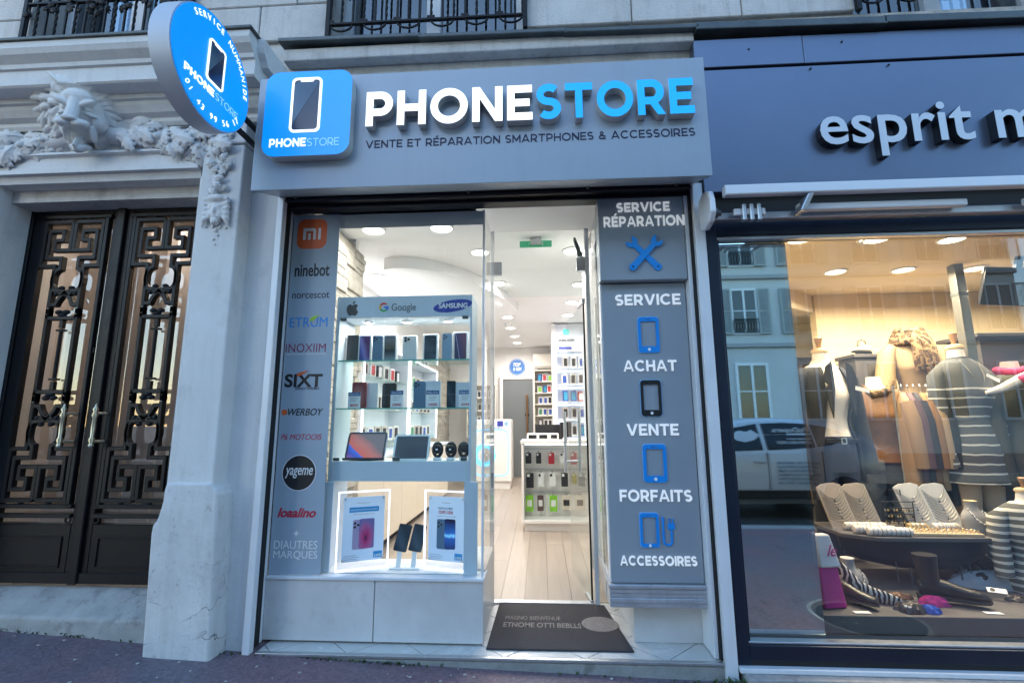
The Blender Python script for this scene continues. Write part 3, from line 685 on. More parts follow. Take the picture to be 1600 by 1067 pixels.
    for xx in (x0 + .079, x1 - .079):
        for zz in (.375, 1.42):
            k = MB(); k.tube([(xx + .017 * math.cos(a), -.004, zz + .017 * math.sin(a)) for a in [2 * math.pi * e / 14 for e in range(14)]], .006, 6, True)
            if zz > 1: k.lathe([(.001, -.075), (.006, -.03), (.003, -.018)], (xx, -.004, zz), 8).lathe([(.003, .018), (.006, .03), (.001, .085)], (xx, -.004, zz), 8)
            k.build('ring', iron, d, smooth=50)
    hx = x1 - .135 if s_ < 0 else x0 + .048                     # pull handle
    k = MB(); k.lathe([(.010, -.12), (.016, -.11), (.010, -.095), (.018, -.075), (.010, -.055), (.013, 0), (.010, .055), (.018, .075), (.010, .095), (.016, .11), (.008, .125), (.003, .145)], (hx, -.075, .93), 12)
    for dz in (-.085, .085): k.tube([(hx, -.075, .93 + dz), (hx + .012, -.045, .93 + dz), (hx + .03, .0, .93 + dz)], .009, 8)
    k.build('pull_handle', brass, d, smooth=50)
    return d
leaf_bars(-1); leaf_bars(1)
boxo('meeting_stile', iron, door, -.028, .028, -.022, -.001, .01, DH - .056, .006, 2)
# the hall behind the glass
hall_m = mat('cream_hall_paint', (.68, .63, .60), .8, var=.08, scale=2)
hall = thing('entrance_hall', 'cream and ochre painted entrance hall behind the black doors', 'hall', (0, 0, 0))
ochre = mat('ochre_hall_paint', (.64, .50, .33), .75, var=.1, scale=2)
boxo('hall_wall', hall_m, hall, -3.9, -2.80, .95, 1.05, .2, 3.2); boxo('hall_wall', ochre, hall, -2.798, -1.7, 1.25, 1.35, .2, 3.2)
boxo('hall_side', hall_m, hall, -4.0, -3.9, .45, 1.05, .2, 3.2); boxo('hall_side', ochre, hall, -1.8, -1.7, .51, 1.248, .2, 3.2)
boxo('hall_floor', granite, hall, -4, -1.7, .45, 1.7, .1, .199); boxo('hall_ceiling', hall_m, hall, -4, -1.7, .51, 1.7, 3.201, 3.25)
for x in (-3.35, -3.1): boxo('pilaster_strip', hall_m, hall, x, x + .1, .92, .949, .2, 3.2, .01)
hl = thing('hall_lamp', 'small warm globe lamp on the hall ceiling behind the doors', 'lamp', (-2.6, .85, 3.2))
MB().lathe([(.06, 0), (.06, -.02), (.1, -.04), (.11, -.09), (.07, -.15), (.01, -.165)], n=20).build('globe', mat('warm_globe', (1, .8, .55), .4, emit=1.5, ecol=(1, .72, .42)), hl, smooth=60)
ld = bpy.data.lights.new('hall_bulb', 'POINT'); ld.energy = 7; ld.color = (1, .94, .87); ld.shadow_soft_size = .12
lo = bpy.data.objects.new('hall_bulb', ld); COL.objects.link(lo); lo.parent = hl; lo.location = (0, 0, -.24)

# ================================================================== phone shop front: fascia sign
grey_panel = mat('blue_grey_composite_panel', (.33, .38, .44), .42, .25, var=.06, scale=2, streak=.10)
navy = mat('navy_vinyl', (.012, .010, .045), .5)
lit_white = mat('lit_white_acrylic', (.9, .9, .9), .3, emit=.55, ecol=(1, .98, .92))
lit_blue = mat('lit_blue_acrylic', (.0, .25, .75), .3, emit=.32, ecol=(.0, .30, .95))
lit_sky = mat('lit_sky_blue_acrylic', (.0, .30, .75), .3, emit=.36, ecol=(.0, .36, .98))
lit_pale = mat('lit_pale_blue_acrylic', (.35, .65, .95), .3, emit=.3, ecol=(.25, .6, 1))
sign_side = mat('pale_metal_return', (.68, .68, .66), .4, .3)
white_vinyl = mat('white_vinyl', (.8, .8, .8), .45)
fas = thing('shop_fascia', 'blue grey fascia box of the phone shop with raised lit lettering', 'shop sign', (0, 0, 0))
FY = -.32
fx0, fx1, fz0, fz1 = -1.605, .925, 2.565, 3.262
MB().hexa([(fx0, FY, fz0), (fx1, FY, fz0 - .004), (fx1, .028, 2.69), (fx0, .028, 2.69), (fx0, FY, fz1), (fx1, FY, fz1 + .004), (fx1, .028, fz1 + .02), (fx0, .028, fz1 + .02)]).build('box', grey_panel, fas, .004, 2)
# logo tile
a, b, c, d = (-1.524, -1.028, 2.73, 3.247)
tile = shape('logo_tile', [rrect(a, b, c, d, .075, 8)], FY - .001, .06, [lit_blue, sign_side], fas)
def phone_icon(x0, x1, z0, z1, y, parent, rim, scr, scr2, notch=True):
    wd = x1 - x0; r = wd * .16; t = wd * .075
    f = shape('phone_outline', [rrect(x0, x1, z0, z1, r), rrect(x0 + t, x1 - t, z0 + t, z1 - t, r * .7)], y, .006, rim, parent)
    shape('phone_screen', [rrect(x0 + t, x1 - t, z0 + t, z1 - t, r * .7)], y, .003, scr, f)
    shape('screen_glint', [[(x0 + t * 1.2, z0 + t * 4), (x1 - t * 1.6, z1 - t * 3), (x1 - t * 1.6, z1 - t * 2), (x0 + t * 3, z1 - t * 1.6), (x0 + t * 1.2, z1 - t * 3)]], y - .0031, .0008, scr2, f)
    shape('notch', [rrect(x0 + wd * .28, x1 - wd * .28, z1 - t * 2.0, z1 - t * .6, t * .5, 3)], y - .0042, .001, rim, f)
    return f
scr_dark = screen_mat('screen_dark', [(0, (.02, .02, .05)), (1, (.03, .05, .09))], rough=.15)
scr_teal = screen_mat('screen_teal', [(0, (.12, .22, .28)), (1, (.05, .10, .16))], rough=.15)
phone_icon(*(-1.372, -1.199, 2.869, 3.203), FY - .061, tile, lit_white, scr_dark, scr_teal)
geo_text('lettering', 'PHONE', (-1.48, -1.272, 2.785, 2.835), FY - .0612, .002, lit_white, tile, .2)
geo_text('lettering', 'STORE', (-1.265, -1.084, 2.784, 2.83), FY - .0612, .002, lit_pale, tile, .11)
# raised letters
def big_letters(s, boxx, front):
    ls = geo_letters(s, boxx, FY - .001, .052, [front, sign_side], fas, .215, .13)
    for o in ls: o['label'] = ('lit white' if front is lit_white else 'lit sky blue') + ' raised letter'
xa, xb, za, zb_ = (-0.945, -0.022, 2.896, 3.109); xc, xd, zc, zd = (-0.0, 0.84, 2.893, 3.098)
zl, zh = (za + zc) / 2, (zb_ + zd) / 2
big_letters('PHONE', (xa, xb, zl, zh), lit_white)
big_letters('STORE', (xc, xd, zl, zh), lit_sky)
geo_text('tagline', 'VENTE ET RÉPARATION SMARTPHONES & ACCESSOIRES', (-0.958, 0.85, 2.795, 2.841), FY - .0005, .002, navy, fas, .15, .14)

# ================================================================== round projecting sign
rs = thing('projecting_sign', 'round blue and grey projecting sign with phone picture beside the fascia', 'shop sign', (-1.60, -.70, 3.01), R_(90))
# local x runs along the disc (to the wall), local y into the disc
RR = .285
k = MB(); k.lathe([(.0, .002), (RR, .002), (RR, .0), (RR, .10), (0, .10)], (0, 0, 0), 64, 'y'); k.build('drum', mat('satin_grey_metal', (.58, .59, .64), .45, .2), rs, smooth=40)
shape('face', [circ(0, 0, RR - .006, 64)], .0005, .006, lit_blue, rs)
phone_icon(-.056, .066, -.078, .145, -.006, rs, lit_white, scr_dark, scr_teal)
def arc_text(s, r, a0, a1, h, m, inside=False, bold=.0):
    n = len(s)
    for i, ch in enumerate(s):
        if ch == ' ': continue
        a = R_(a0 + (a1 - a0) * i / max(1, n - 1))
        me = text_mesh(ch, bold); 
        xs_ = [v.co.x for v in me.vertices]; mid = (min(xs_) + max(xs_)) / 2
        for v in me.vertices: v.co = ((v.co.x - mid) * h / .72, -v.co.z * .002, v.co.y * h / .72)
        o = link('letter', me, m, rs, (r * math.cos(a), -.0072, r * math.sin(a)))
        o.rotation_euler = (0, -(a - math.pi / 2) if not inside else -(a + math.pi / 2), 0)
arc_text('SERVICE NUMMANIDE', .232, 130, 6, .030, lit_white)
arc_text('01 43 99 56 17', .256, 228, 324, .031, lit_white, True)
geo_text('lettering', 'PHONE', (-.19, .012, -.138, -.10), -.0062, .002, lit_white, rs, .22)
geo_text('lettering', 'STORE', (.022, .20, -.138, -.10), -.0062, .002, lit_pale, rs, .12)
for z in (-.12, -.02): boxo('bracket', dark_gap, rs, RR * .85, .70, .05, .08, z, z + .022, .003, 1)
boxo('wall_plate', white_alu, rs, .70, .715, .02, .11, -.2, .06, .004, 1)

# ================================================================== shop front frame
frm = thing('shopfront_frame', 'white metal frame of the phone shop front with black roller shutter box', 'shopfront', (0, 0, 0))
TOPZ = 2.70
boxo('post', white_alu, frm, -1.612, -1.572, -.035, .012, gz(-1.6) - .03, TOPZ - .03, .004)
boxo('gasket', dark_gap, frm, -1.629, -1.585, .0125, .085, .08, TOPZ - .03)
boxo('inner_strip', white_alu, frm, -1.629, -1.590, .086, .125, .075, 2.62, .003)
boxo('post', white_alu, frm, .908, .968, -.035, .10, gz(.93) - .03, TOPZ - .03, .004)
boxo('gasket', dark_gap, frm, .896, .907, .0, .10, .08, TOPZ - .03)
boxo('inner_strip', white_alu, frm, .872, .895, .02, .2, .08, 2.62, .003)
black_m = mat('black_shutter_paint', (.012, .013, .018), .35, .3, var=.3, scale=14)
sb = MB().box(-1.572, .905, -.02, .10, 2.64, 2.688); sb.box(-1.572, .905, -.028, -.0202, 2.643, 2.653); sb.box(-1.572, .905, .03, .12, 2.62, 2.6395)
sb.build('shutter_box', black_m, frm, .004, 1)
for x in (-1.5, -.42, .3, .82):
    MB().lathe([(.012, 0), (.012, -.02), (.006, -.022)], (x, -.0285, 2.665), 10, 'y').build('bolt', zinc, frm, smooth=40)
# base panels of the window, white tiled
base_m = mat('pale_laminate_panel', (.62, .61, .61), .35, var=.16, scale=2.6, stain=.4, stain_col=(.48, .46, .45), scuff=.15)
BY = .115
boxo('base_panel', base_m, frm, -1.589, -.955, BY, BY + .12, .085, .405, .004); boxo('base_panel', base_m, frm, -.951, -.336, BY, BY + .12, .085, .405, .004)
boxo('base_side', base_m, frm, -.45, -.339, BY + .1201, .76, .085, .44, .003)
boxo('base_cap', white_alu, frm, -1.589, -.332, BY - .012, BY + .16, .406, .425, .004)
# step: slab, tiles, nosing
step = thing('shop_step', 'low entrance step of pale diamond tiles with metal edge in front of the phone shop', 'step', (0, 0, 0))
conc = mat('rough_concrete', (.30, .30, .29), .85, var=.3, scale=7, bump=.8, bscale=30, stain=.6, stain_col=(.09, .09, .08))
boxo('slab', conc, step, -1.58, .93, -.008, .80, -.25, .058, .01)
boxo('nosing', grey_alu, step, -1.55, .905, -.014, .012, .0585, .074, .003)
tile_m = mat('pale_porcelain', (.62, .61, .58), .25, var=.10, scale=5, stain=.25, stain_col=(.38, .36, .33))
boxo('grout', mat('dark_grout', (.10, .09, .09), .9), step, -1.548, .903, .0125, .80, .05, .0665)
def clip(poly, x0, x1, y0, y1):
    for ax, lim, sg in ((0, x0, 1), (0, x1, -1), (1, y0, 1), (1, y1, -1)):
        out = []
        for i in range(len(poly)):
            p, q = poly[i], poly[(i + 1) % len(poly)]; dp, dq = sg * (p[ax] - lim), sg * (q[ax] - lim)
            if dp >= 0: out.append(p)
            if dp * dq < 0:
                t = dp / (dp - dq); out.append((p[0] + (q[0] - p[0]) * t, p[1] + (q[1] - p[1]) * t))
        poly = out
        if len(poly) < 3: return None
    return poly
D = .21
for i in range(-8, 7):
    for j in range(-1, 5):
        for (ox, oy) in ((0, 0), (D, D)):
            cx, cy2 = i * 2 * D + ox, j * 2 * D + oy; e = D - .004
            pl = clip([(cx - e, cy2), (cx, cy2 - e), (cx + e, cy2), (cx, cy2 + e)], -1.546, .901, .0135, .795)
            if pl and len(pl) > 2:
                MB().prism(pl, .055, .0735 + rnd.uniform(0, .0008), 'xy').build('tile', tile_m, step)
boxo('threshold', grey_alu, step, -.36, .345, .745, .80, .074, .088, .003)
# mat
mt = thing('door_mat', 'dark grey entrance mat with faded lettering and round emblem at the glass door', 'mat', (0, 0, .0745))
mat_m = mat('mat_pile', (.055, .05, .055), .95, var=.35, scale=160, bump=1.0, bscale=300)
MB().hexa([(-.315, .075, 0), (.475, .08, 0), (.40, .735, 0), (-.30, .74, 0), (-.315, .075, .010), (.475, .08, .010), (.40, .735, .010), (-.30, .74, .010)]).build('pile', mat_m, mt, .003)
mat_l = mat('faded_mat_print', (.20, .18, .17), .95, var=.35, scale=60)
def flat_text(s, x0, x1, y0, y1, z, bold=0):
    me = text_mesh(s, bold); fit(me, (x0, x1, y0, y1), .001)
    for v in me.vertices: v.co = (v.co.x, v.co.z, z + .0006 - v.co.y)
    return link('lettering', me, mat_l, mt)
flat_text('MAGNO BIENVENUE', -.24, .10, .46, .52, .0108); flat_text('ETNOME OTTI BEBLLS', -.245, .22, .35, .42, .0108, .02)
MB().lathe([(.11, .0), (.11, .0008), (.0, .0008)], (.335, .42, .0102), 32).build('emblem', mat_l, mt)

# --- left window glass and brand panel
shop_glass = glass('shop_window_glass', (.96, .985, .98), 1.55)
GY = .135
boxo('window_glass', shop_glass, frm, -1.587, -.352, GY, GY + .008, .426, 2.62)
boxo('corner_strip', white_alu, frm, -.351, -.338, GY - .004, GY + .012, .426, 2.62, .002, 1)
boxo('side_glass', shop_glass, frm, -.345, -.339, GY + .013, .742, .441, 2.62)
boxo('jamb', white_alu, frm, -.368, -.338, .745, .775, .442, 2.74, .003)
boxo('jamb_base', white_alu, frm, -.368, -.338, .7605, .775, .086, .441, .003)
boxo('valance', mat('grey_valance', (.74, .75, .76), .5), frm, -1.553, -.352, GY + .012, GY + .02, 2.527, 2.62)
# brand panel on the glass
bpn = thing('brand_panel', 'tall blue grey panel listing brand logos at the edge of the shop window', 'sign', (0, 0, 0))
pan_m = mat('blue_grey_vinyl', (.34, .42, .50), .4, var=.04, scale=2)
px0, px1 = -1.587, -1.280
boxo('panel', pan_m, bpn, px0, px1, GY - .006, GY - .0005, .428, 2.618)
PY = GY - .0062
def LB(name, s, bx, m, bold=.0, sp=1., shear=0., parent=bpn, y=PY): return lettering(name, s, bx, y, .0012, m, parent, bold, sp, shear)
black_v = mat('black_vinyl', (.012, .012, .016), .45); red_v = mat('red_vinyl', (.50, .02, .05), .45); orange_v = mat('orange_vinyl', (.75, .13, .03), .45)
blue_v = mat('blue_vinyl', (.02, .25, .70), .45); lime_v = mat('lime_vinyl', (.35, .6, .05), .45)
a, b, c, d = (-1.557, -1.362, 2.388, 2.589)
o = shape('emblem', [rrect(a, b, c, d, .05, 8)], PY, .001, orange_v, bpn)
mx_ = (a + b) / 2; mz_ = (c + d) / 2; u = (b - a) / 10
shape('emblem_letters', [[(mx_ - 3 * u, mz_ - 2 * u), (mx_ - 2 * u, mz_ - 2 * u), (mx_ - 2 * u, mz_ + 1 * u), (mx_ + .4 * u, mz_ + 1 * u), (mx_ + .4 * u, mz_ - 2 * u), (mx_ + 1.3 * u, mz_ - 2 * u), (mx_ + 1.3 * u, mz_ + 1.4 * u), (mx_ + .8 * u, mz_ + 2 * u), (mx_ - 3 * u, mz_ + 2 * u)],
    [(mx_ - 1.3 * u, mz_ - 2 * u), (mx_ - .4 * u, mz_ - 2 * u), (mx_ - .4 * u, mz_ + .2 * u), (mx_ - 1.3 * u, mz_ + .2 * u)], [(mx_ + 2.1 * u, mz_ - 2 * u), (mx_ + 3 * u, mz_ - 2 * u), (mx_ + 3 * u, mz_ + 2 * u), (mx_ + 2.1 * u, mz_ + 2 * u)]], PY - .0011, .0008, white_vinyl, o)
LB('logo', 'ninebot', (-1.557, -1.33, 2.204, 2.289), black_v, .02)
LB('logo', 'norcescot', (-1.562, -1.321, 2.061, 2.099), black_v, .0)
LB('logo', 'ETRUM', (-1.566, -1.323, 1.876, 1.937), blue_v, .0)
a, b, c, d = (-1.443, -1.373, 1.896, 1.953)
shape('swoosh', [[(a, c + .02), (a + .02, d - .01), (b, d), (b - .02, d - .015), (a + .022, c + .015)]], PY - .0013, .0008, lime_v, bpn)
LB('logo', 'INOXIIM', (-1.579, -1.325, 1.718, 1.771), mat('plum_vinyl', (.25, .015, .08), .45), -.005)
LB('logo', 'système tous travaux inoxiim', (-1.572, -1.323, 1.698, 1.714), white_vinyl)
LB('logo', 'SIXT', (-1.572, -1.333, 1.501, 1.583), black_v, .03)
a, b, c, d = (-1.497, -1.42, 1.563, 1.603)
shape('flame', [[(a, c + .004), (a + .03, c + .012), (b, d), (b - .03, d - .004), (a + .005, c + .025)]], PY - .0013, .0008, orange_v, bpn)
LB('logo', 'SANNOTTSMOBILE', (-1.503, -1.35, 1.485, 1.5), black_v)
LB('logo', 'WERBOY', (-1.537, -1.317, 1.33, 1.372), black_v, .012, 1., .25)
a, b, c, d = (-1.577, -1.541, 1.331, 1.369)
shape('emblem', [circ((a + b) / 2, (c + d) / 2, .018)], PY, .001, orange_v, bpn)
LB('logo', 'P6 MOTOOIS', (-1.57, -1.316, 1.185, 1.219), red_v, .0, 1., .25)
a, b, c, d = (-1.538, -1.346, 0.899, 1.088)
o = shape('emblem', [circ((a + b) / 2, (c + d) / 2, .100, 40)], PY, .001, black_v, bpn)
shape('emblem_ring', [circ((a + b) / 2, (c + d) / 2, .104, 40), circ((a + b) / 2, (c + d) / 2, .100, 40)], PY, .0014, white_vinyl, o)
t_ = LB('logo', 'yageme', (a + .012, b - .012, (c + d) / 2 - .032, (c + d) / 2 + .03), white_vinyl, .01, 1., .2, o, PY - .0011)
LB('logo', 'loaalino', (-1.556, -1.324, 0.74, 0.794), red_v, .03, 1., .3)
LB('logo', '+', (-1.451, -1.42, 0.637, 0.665), white_vinyl, .03)
LB('logo', 'DIAUTRES', (-1.565, -1.305, 0.566, 0.612), white_vinyl, .0)
LB('logo', 'MARQUES', (-1.564, -1.302, 0.507, 0.556), white_vinyl, .0)

# --- right: sign boxes on the flank of the entrance
sg1 = thing('service_sign', 'blue grey sign box reading service réparation with crossed blue wrenches', 'sign', (0, 0, 0))
sig_m = mat('slate_blue_panel', (.29, .335, .385), .45, .1, var=.04, scale=2)
acr_blue = mat('blue_acrylic', (.005, .20, .62), .35, emit=.06, ecol=(.0, .25, .8)); glow_letter = mat('glow_letter_acrylic', (.85, .85, .85), .4, emit=.16, ecol=(.9, .95, 1))  # faint glow added to white letters and blue icons to brighten them
raised_white = mat('white_acrylic', (.85, .85, .85), .4)
a, b, c, d = (0.362, 0.889, 2.105, 2.602)
boxo('panel', sig_m, sg1, a, .868, .03, .16, c, 2.62, .004)
def T1(s, bx, y, par, dep=.008): return geo_text('lettering', s, bx, y - .0003, dep, glow_letter, par, .2, .13)
T1('SERVICE', (0.473, 0.789, 2.528, 2.586), .03, sg1); T1('RÉPARATION', (0.393, 0.87, 2.435, 2.499), .03, sg1)
def wrench(cx, cz, L, ang, y, parent):
    hw = L * .075; hd = L * .16; lp = []
    def jaw(sg, open_):
        pts = []
        for q in range(0, 13):
            aa = R_(-150 + 300 * q / 12 + 180) if False else R_(150 - 300 * q / 12)
            pts.append((-math.cos(aa) * hd, math.sin(aa) * hd))
        return pts
    # outline, long axis along x
    out = []
    for q in range(11):
        aa = R_(155 - 110 * q / 10); out.append((L / 2 + hd * math.cos(aa), hd * math.sin(aa)))
    out += [(L / 2 + hd * .15, hd * .38), (L / 2 - hd * .25, 0), (L / 2 + hd * .15, -hd * .38)]
    for q in range(11):
        aa = R_(-45 - 110 * q / 10); out.append((L / 2 + hd * math.cos(aa), hd * math.sin(aa)))
    for q in range(13):
        aa = R_(-60 - 240 * q / 12); out.append((-L / 2 + hw * 1.35 * math.cos(aa), hw * 1.35 * math.sin(aa)))
    hole = [(-L / 2 + hw * .45 * math.cos(t), hw * .45 * math.sin(t)) for t in [2 * math.pi * q / 12 for q in range(12)]]
    R2 = lambda p: (cx + p[0] * math.cos(ang) - p[1] * math.sin(ang), cz + p[0] * math.sin(ang) + p[1] * math.cos(ang))
    shape('wrench', [[R2(p) for p in out], [R2(p) for p in hole]], y - .0003, .010, acr_blue, parent)
wx, wz = (0.626, 2.258)
wrench(wx, wz, .215, R_(133), .03, sg1); wrench(wx, wz, .215, R_(47), .0195, sg1)
sg2 = thing('services_panel', 'tall slate blue panel listing achat, vente, forfaits and accessoires with phone icons', 'sign', (0, 0, 0))
YP = .09
boxo('panel', sig_m, sg2, .372, .868, YP, .17, .418, 2.0995, .004)
T1('SERVICE', (0.452, 0.835, 1.965, 2.031), YP, sg2); T1('ACHAT', (0.484, 0.789, 1.571, 1.635), YP, sg2); T1('VENTE', (0.487, 0.778, 1.205, 1.27), YP, sg2)
T1('FORFAITS', (0.432, 0.829, 0.845, 0.907), YP, sg2); T1('ACCESSOIRES', (0.421, 0.834, 0.51, 0.559), YP, sg2)
def icon(bx, m, rim=None, chin=.17):
    x0, x1, z0, z1 = bx; wd = x1 - x0; h = z1 - z0
    o = shape('phone_icon', [rrect(x0, x1, z0, z1, wd * .16), rrect(x0 + wd * .13, x1 - wd * .13, z0 + h * chin, z1 - h * .12, .002, 2), rrect(x0 + wd * .36, x1 - wd * .36, z1 - h * .075, z1 - h * .055, h * .009, 2)], YP - .0003, .009, m, sg2)
    shape('home_button', [circ((x0 + x1) / 2, z0 + h * chin * .5, wd * .075, 14)], YP - .0095, .001, raised_white, o)
    shape('icon_edge', [rrect(x0 - .004, x1 + .004, z0 - .004, z1 + .004, wd * .17), rrect(x0, x1, z0, z1, wd * .16)], YP - .0003, .004, rim or mat('pale_blue_edge', (.25, .5, .8), .4), o)
icon((0.578, 0.697, 1.68, 1.891), acr_blue); icon((0.575, 0.691, 1.313, 1.519), mat('black_acrylic', (.01, .01, .012), .25)); icon((0.571, 0.699, 0.948, 1.155), acr_blue)
x0, x1, z0, z1 = (0.536, 0.637, 0.605, 0.783)
icon((x0, x1, z0, z1), acr_blue, None, .1)
k = MB(); xx = x1 + .025
k.sweep_bar([(xx, z1 - .02), (xx, z0 + .03)] + [(xx + .022 - .022 * math.cos(math.pi * q / 6), z0 + .03 - .02 * math.sin(math.pi * q / 6)) for q in range(1, 7)] + [(xx + .044, z0 + .09)], .011, YP - .009, YP - .0003)
k.box(xx + .026, xx + .062, YP - .0095, YP - .0004, z0 + .092, z0 + .125); k.box(xx + .032, xx + .038, YP - .009, YP - .0004, z0 + .1255, z0 + .15); k.box(xx + .05, xx + .056, YP - .009, YP - .0004, z0 + .1255, z0 + .15)
k.build('cable_icon', acr_blue, sg2, .002, 1)
# ribbed metal ledge below, white side cheek behind, plinth
fl = thing('flank_base', 'ribbed metal ledge and white plinth below the services panel', 'shopfront', (0, 0, 0))
k = MB(); zt = .416
k.box(.352, .893, .062, .2, zt - .02, zt); 
for j in range(4): k.box(.356, .889, .07 + (.004 if j % 2 else 0), .2, zt - .021 - .024 * (j + 1), zt - .021 - .024 * j)
k.build('ledge', mat('dirty_aluminium', (.52, .54, .58), .4, .6, var=.2, scale=12, streak=.3), fl, .003, 1)
k = MB(); k.hexa([(.352, .2, zt - .117), (.40, .2, zt - .117), (.40, .74, zt - .117), (.368, .74, zt - .117), (.352, .2, zt), (.40, .2, zt), (.40, .74, zt), (.368, .74, zt)])
k.build('side_ledge', grey_alu, fl, .003, 1)
boxo('plinth', base_m, fl, .50, .885, .205, .76, .0745, zt - .118, .004)
boxo('side_glass', shop_glass, frm, .371, .377, .172, .742, .42, 2.62)
boxo('jamb', white_alu, frm, .345, .375, .745, .775, .076, 2.74, .003)
boxo('corner_strip', white_alu, frm, .366, .3715, .1, .1715, .42, 2.62)
# entrance soffit
off_w = mat('white_ceiling_paint', (.88, .88, .88), .8, var=.02)
MB().hexa([(-.40, .121, 2.635), (.42, .121, 2.635), (.42, .79, 2.735), (-.40, .79, 2.735), (-.40, .121, 2.70), (.42, .121, 2.70), (.42, .79, 2.80), (-.40, .79, 2.80)]).build('soffit', off_w, frm)
# glass door: open leaf and fixed transom with patch fittings
gd = thing('glass_door', 'frameless glass entrance door standing open with steel pull handle', 'door', (.325, .775, .09), R_(98))
dg = glass('door_leaf_glass', (.95, .985, .98), 1.5)
edge_m = mat('dark_glass_edge', (.01, .02, .02), .2)
boxo('leaf', dg, gd, -.0, .66, -.005, .005, .012, 2.06)
boxo('leaf_edge', edge_m, gd, -.008, -.0003, -.006, .006, .012, 2.06)
boxo('patch_fitting', grey_alu, gd, -.012, .16, -.012, .012, 2.0605, 2.10, .002, 1); boxo('patch_fitting', grey_alu, gd, -.012, .16, -.012, .012, -.02, .0115, .002, 1)
k = MB(); k.tube([(.52, -.06, .80), (.52, -.06, 1.28)], .013, 10); k.tube([(.52, .06, .80), (.52, .06, 1.28)], .013, 10)
for z in (.88, 1.2): k.tube([(.52, -.06, z), (.52, .06, z)], .008, 8)
k.build('pull_handle', grey_alu, gd, smooth=50)
boxo('transom_glass', dg, frm, -.337, .344, .757, .763, 2.21, 2.72)
for (x, z) in ((-.325, 2.38), (.30, 2.40)): boxo('patch_fitting', grey_alu, frm, x - .02, x + .045, .745, .78, z, z + .10, .003, 1)

# ================================================================== phone shop interior
def fz(y): return .0765 + .022 * max(0, y - .8)
wall_w = mat('warm_white_paint', (.82, .80, .78), .75, var=.03, scale=2)
CZ = 2.82
WX0, WX1, WYB = -1.95, 1.45, 7.2
struct(boxo('shop_wall_back', wall_w, None, WX0 - .1, WX1 + .1, WYB, WYB + .1, 0, CZ))
struct(boxo('shop_wall_left', wall_w, None, WX0 - .1, WX0, 1.14, WYB - .001, 0, CZ))
struct(boxo('shop_wall_right', wall_w, None, WX1, WX1 + .1, 1.6, WYB - .001, 0, CZ))
struct(boxo('shop_ceiling', off_w, None, WX0 - .1, WX1 + .1, .80, WYB + .1, CZ + .001, CZ + .08))
struct(boxo('window_ceiling', off_w, None, -1.61, -.345, .16, .799, CZ - .10, CZ - .02))
struct(boxo('shop_wall_front', wall_w, None, .40, WX1 + .1, 1.5, 1.59, 0, CZ)); struct(boxo('entry_wall', wall_w, None, .43, .87, .80, 1.49, .3, CZ))
fl_ = struct(bpy.data.objects.new('shop_floor', None)); COL.objects.link(fl_)
oak = []
for i in range(5):
    t = (1 + .05 * (i - 2)); oak.append(mat('pale_oak_%d' % i, (.36 * t, .30 * t, .245 * t), .38, var=.16, scale=3.5 + i, bump=.05))
for m_ in oak:                                                  # stretch the grain along the plank
    t_ = m_.node_tree; mp = t_.nodes.new('ShaderNodeMapping'); mp.inputs['Scale'].default_value = (6, .45, 1)
    tc_ = [n for n in t_.nodes if n.type == 'TEX_COORD'][0]; t_.links.new(tc_.outputs['Object'], mp.inputs[0])
    for n in t_.nodes:
        if n.type == 'TEX_NOISE': t_.links.new(mp.outputs[0], n.inputs['Vector'])
boxo('subfloor', dark_gap, fl_, WX0, WX1, .80, WYB, -.1, .06)
pw = .165; x = WX0; i = 0
while x < WX1:
    y = .80 - rnd.uniform(0, 2.2)
    while y < WYB:
        y1 = min(y + 2.4, WYB); y0 = max(y, .801)
        if y1 > y0:
            e = .0009
            MB().hexa([(x + e, y0 + e, .05), (x + pw - e, y0 + e, .05), (x + pw - e, y1 - e, .05), (x + e, y1 - e, .05), (x + e, y0 + e, fz(y0)), (x + pw - e, y0 + e, fz(y0)), (x + pw - e, y1 - e, fz(y1)), (x + e, y1 - e, fz(y1))]).build('plank', oak[rnd.randrange(5)], fl_)
        y += 2.4
    x += pw
# split-stone cladding: the return wall beside the window and a panel further in
clad_m = [mat('split_stone_%d' % i, (.50 * t, .455 * t, .39 * t), .8, var=.2, scale=14, bump=.6, bscale=40) for i, t in enumerate((.9, 1.0, 1.1, .97))]
def cladding(name, along, fixed, a0, a1, z0, z1, sign, h=.05):
    """strips of split stone; along 'y' on a plane x=fixed"""
    o = struct(bpy.data.objects.new(name, None)); COL.objects.link(o)
    boxo('backing', wall_w, o, fixed - (.04 if sign > 0 else 0), fixed + (0 if sign > 0 else .04), a0, a1, z0, z1)
    z = z0; r = random.Random(len(name))
    while z < z1 - .01:
        hh = min(h * r.choice((.8, 1, 1.25)), z1 - z); a = a0
        while a < a1 - .01:
            L = min(r.uniform(.14, .36), a1 - a); t = r.uniform(.008, .034)
            x0, x1 = (fixed, fixed + t) if sign > 0 else (fixed - t, fixed)
            boxo('stone', clad_m[r.randrange(4)], o, x0 + .0005, x1, a + .001, a + L - .001, z + .001, z + hh - .001, .004, 1)
            a += L
        z += hh
    return o
cladding('stone_clad_wall', 'y', -1.50, .17, 1.12, .43, 2.695, 1)
struct(boxo('shop_wall_return', wall_w, None, -1.95, -1.545, 1.06, 1.135, 0, CZ))
cladding('stone_clad_panel', 'y', -1.90, 5.1, 7.15, .9, 2.5, 1, .06)

